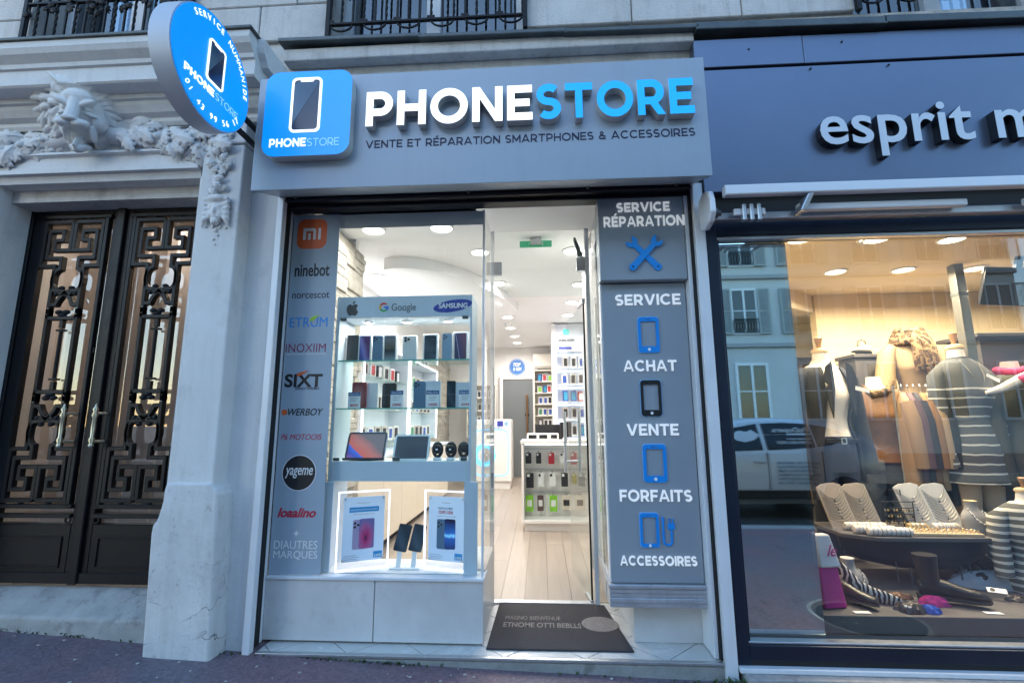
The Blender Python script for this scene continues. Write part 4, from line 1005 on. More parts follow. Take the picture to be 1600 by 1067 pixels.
# --- ceiling lights
LENS = mat('lit_lens', (1, .97, .9), .5, emit=5, ecol=(1, .95, .86))
ring_m = mat('white_trim', (.8, .8, .8), .4)
def dl_meshes(r, lens, n=24):
    k = MB(); k.lathe([(r, 0), (r, -.008), (r * .84, -.012), (r * .80, -.002), (r * .80, 0)], n=n); a = k.mesh(smooth=40); a.materials.append(ring_m)
    k = MB(); k.lathe([(r * .79, -.001), (r * .79, -.005), (.0, -.005)], n=n); b = k.mesh(); b.materials.append(lens)
    return a, b
DLA = dl_meshes(.095, LENS)
def downlight(x, y, z, label, group, power, col=(1, .955, .91), meshes=DLA, sc=1.):
    t = thing('downlight', label, 'ceiling light', (x, y, z), 0, group)
    for n_, me in zip(('trim', 'lens'), meshes): o = link(n_, me, None, t); o.scale = (sc, sc, 1)
    if power:
        l = bpy.data.lights.new('bulb', 'AREA'); l.shape = 'DISK'; l.size = .14 * sc; l.energy = power; l.color = col; l.spread = R_(165)
        o = bpy.data.objects.new('bulb', l); COL.objects.link(o); o.parent = t; o.location = (0, 0, -.02)
    return t
GS = 'round downlights in the phone shop ceiling'
spots = [((600, 378), None)]
ZA = CZ - .101
downlight(-1.241, 0.878 - .25, ZA, 'lit round downlight above the window display beside the stone wall', GS, 1.1)
downlight(-0.721, 0.875 - .25, ZA, 'lit round downlight above the window display near the doorway glass', GS, 1.5)
near = [((-0.536, 1.445), 'first downlight of the row behind the doorway hinge'), ((0.309, 1.458), 'large lit downlight beside the tilted grey flap over the entrance'),
        ((-0.46, 2.438), 'second downlight of the row over the aisle to the back'), ((0.452, 2.56), 'lit downlight just above the open door leaf'),
        ((-0.481, 3.344), 'third downlight of the row over the aisle to the back'), ((0.416, 3.382), 'small downlight above the turquoise shelf emblem'),
        ((-0.473, 4.195), 'fourth downlight of the row over the aisle to the back'), ((0.407, 4.138), 'farthest downlight over the right-hand shelves'),
        ((-0.478, 5.024), 'fifth downlight of the row, beside the smoke detector'), ((-0.457, 5.802), 'sixth downlight of the row over the aisle'), ((-0.445, 6.509), 'last downlight of the row before the back wall'),
        ((-1.72, 2.1), 'downlight over the left wall displays, seen over the cabinet'), ((-1.72, 3.0), 'downlight behind the cabinet header panel'), ((.9, 5.2), 'downlight over the right-hand shelves')]
for (p, lb) in near: downlight(p[0], p[1], CZ, lb, GS, 2.8)
# curved ceiling drop with blue light line
cv = thing('curved_bulkhead', 'curved white ceiling drop with a blue light line inside the phone shop', 'ceiling feature', (0, 0, 0))
pts = [(-1.46 + 1.15 * math.sin(R_(a)) , 1.55 + 2.9 * (1 - math.cos(R_(a)))) for a in range(0, 75, 5)]
k = MB(); rings = []
for (x, y) in pts: rings.append([(x, y, CZ - .11), (x + .10, y - .04, CZ - .11), (x + .10, y - .04, CZ), (x, y, CZ)])
k.loft(rings); k.build('drop', off_w, cv, smooth=50)
k = MB(); k.tube([(x + .016, y + .02, CZ - .02) for x, y in pts], .006, 6); k.build('light_line', mat('blue_led', (.2, .3, 1), .4, emit=1.5, ecol=(.25, .35, 1)), cv)
led_w = mat('white_led', (.9, .95, 1), .4, emit=2.2, ecol=(.85, .92, 1))

# --- fittings by the door
ex = thing('exit_sign', 'green emergency exit sign hanging from the ceiling inside the entrance', 'exit sign', (0, 0, 0))
a, b, c, d = (-0.16, 0.111, 2.744, 2.801)
grn = mat('exit_green', (.03, .22, .12), .4, emit=.25, ecol=(.05, .4, .2))
boxo('board', grn, ex, a, b, 1.15, 1.165, c, d, .003, 1)
lettering('lettering', '⇦ SORTIE', (a + .07, b - .07, c + .012, d - .012), 1.149, .002, raised_white, ex, .0)
boxo('rod', grey_alu, ex, (a + b) / 2 - .004, (a + b) / 2 + .004, 1.153, 1.161, d, CZ); boxo('mount', grey_alu, ex, (a + b) / 2 - .045, (a + b) / 2 + .045, 1.12, 1.19, CZ - .06, CZ - .0005, .004)
flp = thing('door_closer', 'grey door closer with raised dark flap at the top of the entrance', 'door closer', (0, 0, 0))
a, b, c, d = (0.306, 0.38, 2.436, 2.549)
boxo('housing', grey_alu, flp, a, b, .85, .92, c, d, .004)
MB().hexa([(a - .0, .86, d), (a + .04, .86, d), (a + .04, .9, d), (a, .9, d), (a - .035, .84, d + .15), (a - .02, .84, d + .15), (a - .02, .9, d + .15), (a - .035, .9, d + .15)]).build('flap', zinc, flp, .003, 1)
sd = thing('smoke_detector', 'small white smoke detector on the shop ceiling', 'smoke detector', (-0.499, 4.709, CZ))
MB().lathe([(.06, 0), (.06, -.02), (.045, -.045), (.0, -.05)], n=20).build('body', ring_m, sd, smooth=50)

# --- back wall: round emblem, door, air conditioner, camera
em = thing('wall_emblem', 'round blue shop emblem with white script on the back wall', 'sign', (0, 0, 0))
ex_, ez_ = (-0.481, 2.528); rr = 0.166
ez_ = min(ez_, 2.42)
shape('disc', [circ(ex_, ez_, rr, 40)], WYB - .001, .02, mat('emblem_blue', (.03, .17, .50), .4), em)
shape('rim', [circ(ex_, ez_, rr * .93, 40), circ(ex_, ez_, rr * .90, 40)], WYB - .0212, .002, raised_white, em)
lettering('script', 'TOP', (ex_ - rr * .5, ex_ + rr * .45, ez_ + rr * .05, ez_ + rr * .5), WYB - .0212, .003, raised_white, em, .04, 1, .3)
lettering('script', '& GSM', (ex_ - rr * .5, ex_ + rr * .55, ez_ - rr * .5, ez_ - rr * .05), WYB - .0212, .003, raised_white, em, .03, 1, .2)
bd = thing('back_door', 'dark grey interior door with long bronze pull at the back of the phone shop', 'door', (0, 0, 0))
grey_d = mat('grey_door_paint', (.16, .175, .18), .5)
a, b, c, d = (-0.774, -0.163, 0.527, 2.166); d = min(d, 2.16)
boxo('leaf', grey_d, bd, a, b, WYB - .05, WYB - .005, .22, d, .004)
MB().box(a - .07, a - .001, WYB - .07, WYB - .001, .22, d + .07).box(b + .001, b + .07, WYB - .07, WYB - .001, .22, d + .07).box(a - .001, b + .001, WYB - .07, WYB - .001, d + .001, d + .07).build('door_frame', wall_w, bd, .004, 1)
boxo('pull', mat('bronze', (.22, .12, .06), .35, .7), bd, b - .14, b - .10, WYB - .12, WYB - .09, 1.05, 1.85, .01)
boxo('pull_mount', dark_gap, bd, b - .16, b - .08, WYB - .0895, WYB - .051, 1.42, 1.46)
ac = thing('air_conditioner', 'white wall air conditioner above the back shelves', 'air conditioner', (0, 0, 0))
a, b = -0.142, 0.311
boxo('body', mat('cream_plastic', (.74, .70, .62), .4), ac, a, b, 6.95, WYB - .001, 2.36, 2.66, .03, 3)
boxo('louvre', mat('louvre_grey', (.35, .34, .32), .5), ac, a + .02, b - .02, 6.944, 6.951, 2.385, 2.40)  # plain grey strip along the foot of the body
sc_ = thing('dome_camera', 'small white dome security camera above the air conditioner', 'camera', (b - .07, 7.1, CZ))
MB().lathe([(.05, 0), (.05, -.03), (.045, -.06), (.03, -.09), (0, -.1)], n=16).build('body', ring_m, sc_, smooth=50)
MB().ball((0, -.03, -.065), .02, 10, 8).build('lens', black_v, sc_, smooth=50)

# --- shelf units of boxed accessories
case_cols = [(.75, .72, .70), (.02, .02, .025), (.45, .03, .04), (.03, .08, .32), (.55, .50, .45), (.05, .25, .12), (.70, .70, .72), (.25, .5, .06), (.10, .10, .12), (.04, .30, .45)]
case_m = [mat('carton_%d' % i, c, .45) for i, c in enumerate(case_cols)]
def carton_meshes(w_, d_, h_, m, inset):
    a = MB().box(-w_ / 2, w_ / 2, -d_ / 2, d_ / 2, 0, h_).mesh(.002, 1); a.materials.append(m)
    b = shape_mesh([rrect(-w_ * .32, w_ * .32, h_ * .14, h_ * .86, w_ * .08, 3)], .0012); b.transform(ROTX); b.transform(Matrix.Translation((0, -d_ / 2 - .0007, 0))); b.materials.append(inset)
    return a, b
CART = [carton_meshes(w_, .04, h_, case_m[i], case_m[j]) for (w_, h_, i, j) in ((.095, .17, 0, 1), (.10, .175, 6, 2), (.085, .165, 1, 6), (.095, .16, 0, 3), (.10, .15, 2, 0), (.085, .165, 3, 9), (.11, .15, 6, 7), (.09, .17, 4, 1), (.08, .165, 9, 6), (.10, .17, 0, 5))]
def carton(x, y, z, kind, label, group, rz=0., sc=1.):
    t = thing('accessory_carton', label, 'box', (x, y, z), rz, group); t.scale = (sc, sc, sc)
    for n_, me in zip(('carton', 'print'), CART[kind]): link(n_, me, None, t)
    return t
ORD = ['first', 'second', 'third', 'fourth', 'fifth', 'sixth', 'seventh']
WHAT = ['white box with dark print', 'white box with red print', 'black box with pale print', 'white box with blue print', 'red box with white print', 'blue box with teal print', 'white box with lime print', 'beige box with dark print', 'teal box with white print', 'white box with green print']
def shelf_unit(name, label, x0, x1, y, z0, z1, n, m, where, lit=False, per=4, sc=1.):
    u = thing(name, label, 'shelf unit', (0, 0, 0)); dp = .24
    boxo('back_panel', m, u, x0, x1, y + dp - .02, y + dp, z0, z1)
    for x in (x0, x1 - .02): boxo('side_panel', m, u, x - .0, x + .02, y, y + dp - .0205, z0, z1, .002, 1)
    boxo('top_panel', m, u, x0, x1, y - .001, y + dp, z1 + .0005, z1 + .03, .002, 1)
    st = (z1 - z0) / n
    for j in range(n):
        zz = z0 + st * j
        boxo('shelf', m, u, x0 + .021, x1 - .021, y + .005, y + dp - .0205, zz, zz + .018, .002, 1)
        if lit: boxo('light_strip', led_w, u, x0 + .03, x1 - .03, y + dp - .04, y + dp - .03, zz + st - .03, zz + st - .02)
        for q in range(per):
            xx = x0 + .08 + (x1 - x0 - .16) * (q + .5) / per; kd = rnd.choice((0, 0, 1, 2, 3, 3, 5, 7, 7, 9, 6, 0, 4))
            carton(xx + rnd.uniform(-.012, .012), y + .09 + rnd.uniform(-.03, .02), zz + .0185, kd, '%s, %s, shelf %s, %s' % (WHAT[kd], ORD[q], ['one','two','three','four','five','six','seven'][j], where), 'boxed accessories on the shop shelves', rnd.uniform(-.15, .15), sc)
    return u
cream_m = mat('cream_laminate', (.74, .70, .62), .5)
cool_m = mat('cool_white_laminate', (.72, .76, .84), .45)
shelf_unit('shelf_unit', 'cream shelf unit of boxed accessories under the air conditioner', -0.138, 0.308, 6.9, .95, 2.30, 6, cream_m, 'cream unit under the air conditioner', False, 3, .9)
xa = 0.238; su = shelf_unit('shelf_unit', 'tall cool white lit shelf unit beside the open glass door', xa, xa + .66, 4.7, .80, 2.36, 6, cool_m, 'tall lit unit by the glass door', True, 4)
boxo('header', cool_m, su, xa, xa + .66, 4.70, 4.94, 2.3905, 2.80, .002, 1)
boxo('post', mat('white_laminate', (.8, .8, .8), .45), su, xa - .06, xa - .001, 4.66, 4.94, .3, 2.80, .003, 1)
boxo('header_stripe', mat('royal_blue', (.03, .05, .35), .4), su, xa + .05, xa + .25, 4.695, 4.6995, 2.40, 2.44)
lettering('header_lettering', 'ENERGIZER', (xa + .05, xa + .30, 2.52, 2.56), 4.699, .003, black_v, su, .04)
shape('header_emblem', [rrect(xa + .12, xa + .22, 2.62, 2.72, .03)], 4.699, .004, mat('turquoise', (.05, .6, .55), .4, emit=.3), su)
su2 = shelf_unit('shelf_unit', 'cream corner shelf unit beside the counter with the blue ring', -1.45, -0.876, 6.7, 1.0, 2.0, 4, cream_m, 'cream corner unit', False, 4, .8)
lu = shelf_unit('shelf_unit', 'white shelf unit behind the entrance flank glass', .52, 1.30, 3.0, .5, 2.3, 7, cool_m, 'flank glass unit', True, 5)

# --- wall displays on the left, LED edged
def wall_display(y0, y1, label, z0=1.05, z1=2.12):
    u = thing('wall_display', label, 'display unit', (WX0, 0, 0))
    X0, X1 = .002, .26
    boxo('back_panel', cool_m, u, X0, X0 + .02, y0, y1, z0, z1)
    for y in (y0, y1 - .03):
        boxo('end_panel', cool_m, u, X0 + .021, X1, y, y + .03, z0, z1, .002, 1)
        boxo('light_strip', led_w, u, X1 + .0005, X1 + .012, y + .008, y + .022, z0, z1)
    boxo('top_panel', cool_m, u, X0 + .021, X1, y0 + .031, y1 - .031, z1 - .03, z1, .002, 1); boxo('light_strip', led_w, u, X1 + .0005, X1 + .012, y0 + .031, y1 - .031, z1 - .022, z1 - .008)
    for j in range(3):
        zz = z0 + .03 + .34 * j
        boxo('glass_shelf', glass('shelf_glass', (.85, .96, .93), 1.5), u, X0 + .021, X1 - .01, y0 + .031, y1 - .031, zz, zz + .008)
        n = 7
        for q in range(n):
            yy = y0 + .12 + (y1 - y0 - .24) * q / (n - 1); kd = rnd.choice((0, 0, 2, 3, 7, 7, 9, 1, 0))
            carton(WX0 + .14, yy, zz + .0085, kd, '%s, %s on the %s %s shelf' % (WHAT[kd], ORD[q], ['lower','middle','upper'][j], 'near wall display' if y0 < 3 else 'far wall display'), 'boxed accessories on the wall displays', R_(72) + rnd.uniform(-.1, .1), .95)
wall_display(1.75, 3.35, 'near LED edged wall display of phone boxes, seen through the window'); wall_display(3.40, 5.05, 'far LED edged wall display of phone boxes before the stone panel')
cb = thing('base_cabinets', 'long cream base cabinets along the left wall of the phone shop', 'cabinet', (0, 0, 0))
cab_m = mat('peach_cream_laminate', (.72, .62, .50), .4)
boxo('carcass', cab_m, cb, WX0 + .002, -1.50, 1.2, 5.05, .20, .96); boxo('toe_kick', dark_gap, cb, WX0 + .002, -1.56, 1.2, 5.05, .08, .199)
boxo('worktop', cool_m, cb, WX0 + .002, -1.46, 1.19, 5.06, .9605, .99, .003, 1)
for j in range(6): boxo('cabinet_door', cab_m, cb, -1.4995, -1.482, 1.2 + .64 * j + .004, 1.2 + .64 * (j + 1) - .004, .205, .955, .003, 1)

# --- counters
c1 = thing('accessory_counter', 'white glass fronted counter with hanging phone cases behind the entrance', 'counter', (0, 0, 0))
cw = mat('white_gloss_laminate', (.80, .78, .74), .3)
KY = 2.72; fz_ = fz(KY)
a, b = -0.225, .72; zt1 = 1.084
zb1 = 0.238
boxo('plinth', cw, c1, a + .03, b, KY + .04, KY + .5, fz_, zb1 - .035, .003, 1)
boxo('bottom_board', cw, c1, a, b, KY, KY + .55, zb1 - .034, zb1, .003, 1); boxo('top_board', cw, c1, a - .01, b, KY - .01, KY + .55, zt1 - .035, zt1, .003, 1)
boxo('side_board', cw, c1, a, a + .025, KY + .001, KY + .55, zb1 + .0005, zt1 - .0355, .003, 1); boxo('back_board', cw, c1, a + .0255, b, KY + .30, KY + .32, zb1 + .0005, zt1 - .0355)
boxo('light_strip', led_w, c1, a + .04, b - .02, KY + .03, KY + .05, zt1 - .05, zt1 - .036)
boxo('front_glass', glass('counter_glass', (.97, .99, .985), 1.5), c1, a + .026, b, KY + .004, KY + .010, zb1 + .0005, zt1 - .0355)
gz1 = [zb1 + (zt1 - zb1) * t for t in (.31, .60, .87)]
for z in gz1: boxo('rail', grey_alu, c1, a + .03, b - .01, KY + .27, KY + .285, z, z + .012)
def hang_case(px, w_, h_, zt_, body, pr, label, card=False):
    t = thing('phone_case', label, 'phone case', (px, KY + .22, zt_), 0, 'phone cases hanging in the counter')
    me = shape_mesh([rrect(-w_ / 2, w_ / 2, -h_, 0, .008 if not card else .003, 4)], .014); me.transform(ROTX); link('case', me, body, t)
    shape('camera_cutout', [rrect(-w_ * .38, -w_ * .02, -h_ * .27, -h_ * .07, .004, 3)] if not card else [rrect(-w_ * .32, w_ * .32, -h_ * .7, -h_ * .3, .004, 3)], -.0073, .001, pr, t)
    me = shape_mesh([rrect(-w_ * .16, w_ * .16, -.002, .022, .006, 3), rrect(-w_ * .08, w_ * .08, .010, .016, .002, 2)], .002); me.transform(ROTX); link('hanger_tab', me, mat('clear_grey', (.3, .3, .3), .4), t)
blk = mat('black_case', (.012, .012, .014), .4); redc = mat('red_case', (.42, .015, .03), .4); whc = mat('white_case', (.72, .72, .70), .4); limec = mat('lime_pack', (.22, .55, .03), .4); gryc = mat('grey_case', (.22, .23, .23), .4); brn = mat('brown_pack', (.10, .05, .05), .4); kraft = mat('kraft_pack', (.62, .55, .45), .6); yel = mat('yellow_black_pack', (.35, .3, .04), .4)
NAME = {id(blk): 'black', id(redc): 'red', id(whc): 'white', id(limec): 'lime green', id(gryc): 'grey', id(brn): 'dark brown', id(kraft): 'kraft card', id(yel): 'yellow and black'}
rows = [(gz1[2] - .035, [(825, blk, .066, .12), (841, blk, .06, .12), (861, redc, .068, .125), (879, whc, .068, .125), (896, redc, .07, .13), (908, whc, .06, .125)], 'top', False),
        (gz1[1] - .03, [(827, blk, .085, .165), (844, whc, .068, .15), (862, whc, .07, .15), (881, blk, .075, .15), (896, yel, .05, .12), (908, gryc, .07, .15)], 'middle', False),
        (gz1[0] - .03, [(826, limec, .085, .175), (843, brn, .07, .17), (863, limec, .085, .175), (883, kraft, .11, .16), (904, kraft, .11, .16)], 'bottom', True)]
pxw = {}
for (zt_, its, rown, card) in rows:
    for q, (px, m_, w_, h_) in enumerate(its):
        xx = a + (px - 815) / 105 * 0.763
        hang_case(xx, w_, h_, zt_, m_, whc if m_ is not whc and m_ is not kraft else blk, '%s phone case, %s in the %s row of the counter' % (NAME[id(m_)], ORD[q], rown), card)
# things on the counter
pr_ = thing('label_printer', 'low white device with dark display windows on the counter', 'printer', (a + .06, KY + .08, zt1 + .001))
boxo('body', cw, pr_, 0, .36, 0, .2, 0, .075, .008); 
for x in (.02, .14, .27): boxo('window', blk, pr_, x, x + (.09 if x < .27 else .07), -.002, -.0002, .018, .058)
mo = thing('card_terminal', 'dark glossy counter display screen beside the door handle', 'screen', (a + .44, KY + .15, zt1 + .001))
boxo('screen', blk, mo, 0, .13, 0, .02, .03, .2, .006); boxo('stand', grey_alu, mo, .04, .09, -.01, .06, 0, .0295, .004)
bx2 = thing('cash_box', 'wide black box standing behind the counter', 'box', (a + .15, KY + .40, zt1 + .001))
boxo('body', blk, bx2, 0, .33, 0, .12, 0, .16, .006); boxo('lid', dark_gap, bx2, -.004, .334, -.004, .124, .1605, .172, .003)
c2 = thing('reception_counter', 'white counter with glowing blue ring and rounded light line deep in the shop', 'counter', (0, 0, 0))
a2, b2 = -1.156, -0.512; z0_, z1_ = fz(5.6), 1.339
boxo('body', cw, c2, a2, b2, 5.6, 6.2, z0_ + .12, z1_, .02, 3); boxo('plinth', cw, c2, a2 + .03, b2 - .03, 5.64, 6.16, z0_, z0_ + .119)
led_b = mat('cyan_led', (.1, .5, 1), .4, emit=1.0, ecol=(.15, .6, 1)); rc = (a2 + .19, z0_ + .56)
shape('light_line', [rrect(a2 + .02, b2 - .05, z0_ + .22, z1_ - .17, .10, 8), rrect(a2 + .032, b2 - .062, z0_ + .232, z1_ - .182, .09, 8)], 5.5995, .006, led_b, c2)
shape('glow_ring', [circ(rc[0], rc[1], .19, 36), circ(rc[0], rc[1], .12, 36)], 5.5995, .008, led_b, c2)
shape('emblem', [rrect(b2 - .24, b2 - .14, z1_ - .12, z1_ - .03, .01, 3)], 5.5995, .003, mat('royal_blue', (.03, .05, .35), .4), c2)
shape('emblem', [circ(b2 - .085, z1_ - .075, .035, 20)], 5.5995, .003, mat('pale_blue_edge', (.25, .5, .8), .4), c2)
lettering('lettering', 'info', (b2 - .29, b2 - .16, z1_ - .165, z1_ - .13), 5.5995, .002, acr_blue, c2)

# ================================================================== window display cabinet
cab = thing('display_cabinet', 'pale display cabinet with glass shelves of phones in the shop window', 'cabinet', (0, 0, 0))
cabm = mat('pale_blue_white_laminate', (.58, .66, .74), .4, var=.02)
cin = mat('cabinet_inner_white', (.78, .78, .78), .5)
CY0, CY1 = .20, .46
cx0, cx1 = -1.298, -.425
hd = boxo('header', cabm, cab, cx0, cx1, CY0, CY1, 1.945, 2.083, .003)
boxo('side_panel', cabm, cab, cx0, cx0 + .022, CY0, CY1, .43, 1.9445, .002, 1); boxo('side_panel', cabm, cab, cx1 - .014, cx1, CY0, CY1, .43, 1.9445, .002, 1)
boxo('tray', cin, cab, cx0 + .0225, cx1 - .0145, CY0 + .004, CY1, 1.03, 1.054, .002, 1)
boxo('apron', cabm, cab, cx0 + .0225, cx1 - .0145, CY0 - .003, CY0 + .0035, .937, 1.053, .001, 1)
boxo('base', cin, cab, cx0 - .02, cx1 + .06, CY0 - .03, CY1, .427, .4298)
boxo('post', cabm, cab, cx0 - .003, cx0 + .05, CY0 - .022, CY0 - .0035, .43, .936, .002, 1); boxo('post', cabm, cab, cx1 - .035, cx1 + .045, CY0 - .022, CY0 - .0035, .43, .936, .002, 1)
sg_ = glass('shelf_glass', (.85, .96, .93), 1.5); ge_ = mat('green_glass_edge', (.10, .42, .34), .2)
SH = []
for zz in (1.674, 1.375):
    s_ = boxo('glass_shelf', sg_, cab, cx0 + .0225, cx1 - .0145, CY0 + .012, CY1, zz - .008, zz)
    boxo('shelf_edge', ge_, s_, cx0 + .0225, cx1 - .0145, CY0 + .008, CY0 + .0118, zz - .008, zz); SH.append(zz)
boxo('front_glass', glass('cabinet_glass', (.98, .99, .99), 1.35), cab, cx0 + .0225, cx1 - .0145, CY0 - .001, CY0 + .003, 1.0555, 1.944)
for (x, z) in ((cx0 + .03, 1.925), (cx1 - .06, 1.925), (cx0 + .03, 1.057), (cx1 - .06, 1.057)): boxo('glass_clip', zinc, cab, x, x + .035, CY0 - .008, CY0 + .008, z, z + .018, .002, 1)
boxo('lock', zinc, cab, -.90, -.855, CY0 - .014, CY0 - .0015, 1.056, 1.08, .004)
for x in (-1.13, -.87, -.60):
    for n_, me in zip(('lamp_trim', 'lamp_lens'), dl_meshes(.032, LENS)): link(n_, me, None, cab, (x, .32, 1.9445))
l = bpy.data.lights.new('cabinet_bulb', 'AREA'); l.shape = 'RECTANGLE'; l.size = .7; l.size_y = .06; l.energy = 1.4; l.color = (1, .97, .93)
o = bpy.data.objects.new('cabinet_bulb', l); COL.objects.link(o); o.parent = cab; o.location = (-.86, .32, 1.935)
# header logos
HY = CY0 - .0005
ax, az = (-1.196, 2.011); q = .042
body = [(0, .62), (.12, .74), (.36, .84), (.62, .80), (.82, .62), (.66, .40), (.60, .12), (.68, -.16), (.88, -.34), (.74, -.66), (.52, -.92), (.34, -.98), (.16, -.90), (0, -.88), (-.16, -.90), (-.34, -.98), (-.54, -.90), (-.76, -.58), (-.90, -.16), (-.90, .24), (-.74, .62), (-.50, .82), (-.26, .80), (-.10, .68)]
lf_ = [(.0, .88), (.04, 1.10), (.18, 1.28), (.38, 1.36), (.36, 1.12), (.22, .94)]
shape('fruit_logo', [[(ax + p * q, az - .012 + r * q) for p, r in body], [(ax + p * q, az - .012 + r * q) for p, r in lf_]], HY, .002, mat('charcoal_vinyl', (.03, .03, .035), .4), hd)
gx, gz_ = (-0.992, 2.011); gr = .030
for (a0, a1, cc) in ((45, 150, (.75, .05, .04)), (150, 210, (.85, .50, .02)), (210, 320, (.05, .40, .10)), (320, 360, (.04, .18, .75))):
    n = 10; A = [R_(a0 + (a1 - a0) * j / n) for j in range(n + 1)]
    shape('ring_logo', [[(gx + gr * math.cos(t), gz_ + gr * math.sin(t)) for t in A] + [(gx + gr * .62 * math.cos(t), gz_ + gr * .62 * math.sin(t)) for t in reversed(A)]], HY, .002, mat('logo_%d' % a0, cc, .4), hd)
shape('ring_logo', [[(gx, gz_ - .006), (gx + gr, gz_ - .006), (gx + gr, gz_ + .005), (gx, gz_ + .005)]], HY - .0003, .002, MATS['logo_320'], hd)
lettering('logo', 'Google', (-0.942, -0.784, 1.971, 2.034), HY, .002, mat('grey_vinyl', (.14, .14, .15), .4), hd)
a, b, c, d = (-0.673, -0.424, 1.97, 2.053)
ov = [((a + b) / 2 + (b - a) / 2 * math.cos(t) * math.cos(.15) - (d - c) / 2 * math.sin(t) * math.sin(.15), (c + d) / 2 + (b - a) / 2 * math.cos(t) * math.sin(.15) + (d - c) / 2 * math.sin(t) * .9) for t in [2 * math.pi * j / 40 for j in range(40)]]
o = shape('oval_logo', [ov], HY, .002, mat('royal_blue', (.03, .05, .35), .4), hd)
lettering('logo', 'SAMSUNG', (a + .035, b - .03, (c + d) / 2 - .016, (c + d) / 2 + .018), HY - .0021, .001, raised_white, o, .03)

# --- goods in the cabinet
GP = 'phones on the window cabinet shelves'
def slab(name, label, bx, y, body, front=None, lens=False, dep=.012, box_dep=0., cat='phone', group=GP, lean=0.):
    x0, x1, z0, z1 = bx; w_, h_ = x1 - x0, z1 - z0; cx = (x0 + x1) / 2
    t = thing(name, label, cat, (cx, y, z0), 0, group); t.rotation_euler = (lean, 0, 0)
    if box_dep: MB().box(-w_ / 2, w_ / 2, 0, box_dep, 0, h_).build('carton', body, t, .0015, 1)
    else:
        me = shape_mesh([rrect(-w_ / 2, w_ / 2, 0, h_, w_ * .13, 4)], dep); me.transform(ROTX); me.transform(Matrix.Translation((0, dep / 2, 0))); link('body', me, body, t)
    if front:
        e = w_ * (.05 if not box_dep else .10)
        shape('screen', [rrect(-w_ / 2 + e, w_ / 2 - e, e, h_ - e, w_ * .1, 4)], -.0002, .0008, front, t)
        if not box_dep: shape('notch', [rrect(-w_ * .16, w_ * .16, h_ - e * 1.9, h_ - e * 1.1, w_ * .03, 2)], -.0011, .0006, black_v, t)
    if lens:
        m_ = shape('camera_module', [rrect(-w_ * .42, w_ * .06, h_ * .74, h_ * .965, w_ * .1, 4)], -.0002, .002, body, t)
        for (u_, v_) in ((-.29, .91), (-.29, .80), (-.07, .855)):
            shape('lens', [circ(w_ * u_, h_ * v_, w_ * .095, 14)], -.0023, .002, black_v, m_)
    return t
def price_card(bx, y, label, price):
    x0, x1, z0, z1 = bx; h_ = z1 - z0
    t = thing('price_card', label, 'price card', (0, 0, 0), 0, 'price cards in the window cabinet')
    boxo('card', raised_white, t, x0, x1, y, y + .002, z0, z1); boxo('blue_band', mat('band_blue', (.03, .11, .28), .4), t, x0, x1, y - .001, y - .0002, z1 - h_ * .24, z1)
    lettering('lettering', 'iPhone 12 Pro', (x0 + .008, x1 - .008, z1 - h_ * .18, z1 - h_ * .07), y - .0011, .0006, raised_white, t)
    for j in range(3): boxo('text_line', mat('grey_vinyl', (.14, .14, .15), .4), t, x0 + .015, x1 - .015 - .005 * j, y - .0006, y - .0002, z1 - h_ * (.36 + .1 * j), z1 - h_ * (.34 + .1 * j))
    lettering('price', price, (x0 + .015, x1 - .012, z0 + h_ * .1, z0 + h_ * .26), y - .0003, .0008, red_v, t, .02)
graph = mat('graphite_back', (.03, .032, .035), .3); pac = mat('pacific_blue_back', (.10, .19, .30), .3); wht = mat('white_back', (.66, .67, .66), .3); sil = mat('silver_frame', (.55, .56, .58), .25, .8); redp = mat('red_phone', (.38, .05, .05), .3); carton_w = mat('white_carton', (.78, .78, .77), .45); silb = mat('silver_blue_carton', (.58, .62, .68), .4)
s_purp = screen_mat('screen_purple', [(0, (.03, .02, .12)), (.45, (.08, .10, .38)), (.6, (.25, .22, .55)), (1, (.10, .03, .14))], 35)
s_gold = screen_mat('screen_gold', [(0, (.30, .32, .36)), (.45, (.02, .02, .025)), (.55, (.10, .08, .05)), (1, (.16, .17, .20))], 90)
s_navy = screen_mat('screen_navy', [(0, (.01, .02, .035)), (.6, (.05, .08, .11)), (1, (.02, .035, .05))], 60)
s_curve = screen_mat('screen_curve', [(0, (.03, .015, .05)), (.46, (.05, .05, .12)), (.5, (.45, .40, .55)), (.54, (.06, .05, .14)), (1, (.12, .06, .10))], 20)
s_red = screen_mat('screen_red', [(0, (.25, .03, .03)), (.6, (.45, .16, .15)), (1, (.30, .05, .05))], radial=True)
s_blk = screen_mat('screen_black', [(0, (.01, .01, .012)), (1, (.03, .03, .032))], 70)
z1_ = SH[0] + .0005
def sbx(a, b, t, z0, Y=.3, H=None):
    return None
Y1 = .30
def shelf_box(px0, px1, ztop, zbase): return (px0, px1, zbase, ztop)
row1 = [(-1.263, -1.186, 1.698, 1.876), (-1.186, -1.1, 1.697, 1.875), (-1.092, -1.024, 1.696, 1.869), (-1.02, -0.931, 1.695, 1.872), (-0.892, -0.8, 1.693, 1.861), (-0.758, -0.661, 1.691, 1.868), (-0.632, -0.569, 1.69, 1.87), (-0.561, -0.465, 1.689, 1.877)]
def sit(bx, z): return (bx[0], bx[1], z, z + bx[3] - bx[2])
slab('phone_box', 'black phone box at the left end of the top cabinet shelf', sit(row1[0], z1_), Y1, graph, None, True, box_dep=.03)
slab('phone_box', 'phone box with blue and purple screen picture on the top shelf', sit(row1[1], z1_), Y1, carton_w, s_purp, box_dep=.03)
slab('phone', 'blue phone showing its back with three lenses, next to the gold screen box', sit(row1[2], z1_), Y1, pac, None, True)
slab('phone_box', 'phone box with dark golden screen picture on the top shelf', sit(row1[3], z1_), Y1, carton_w, s_gold, box_dep=.03)
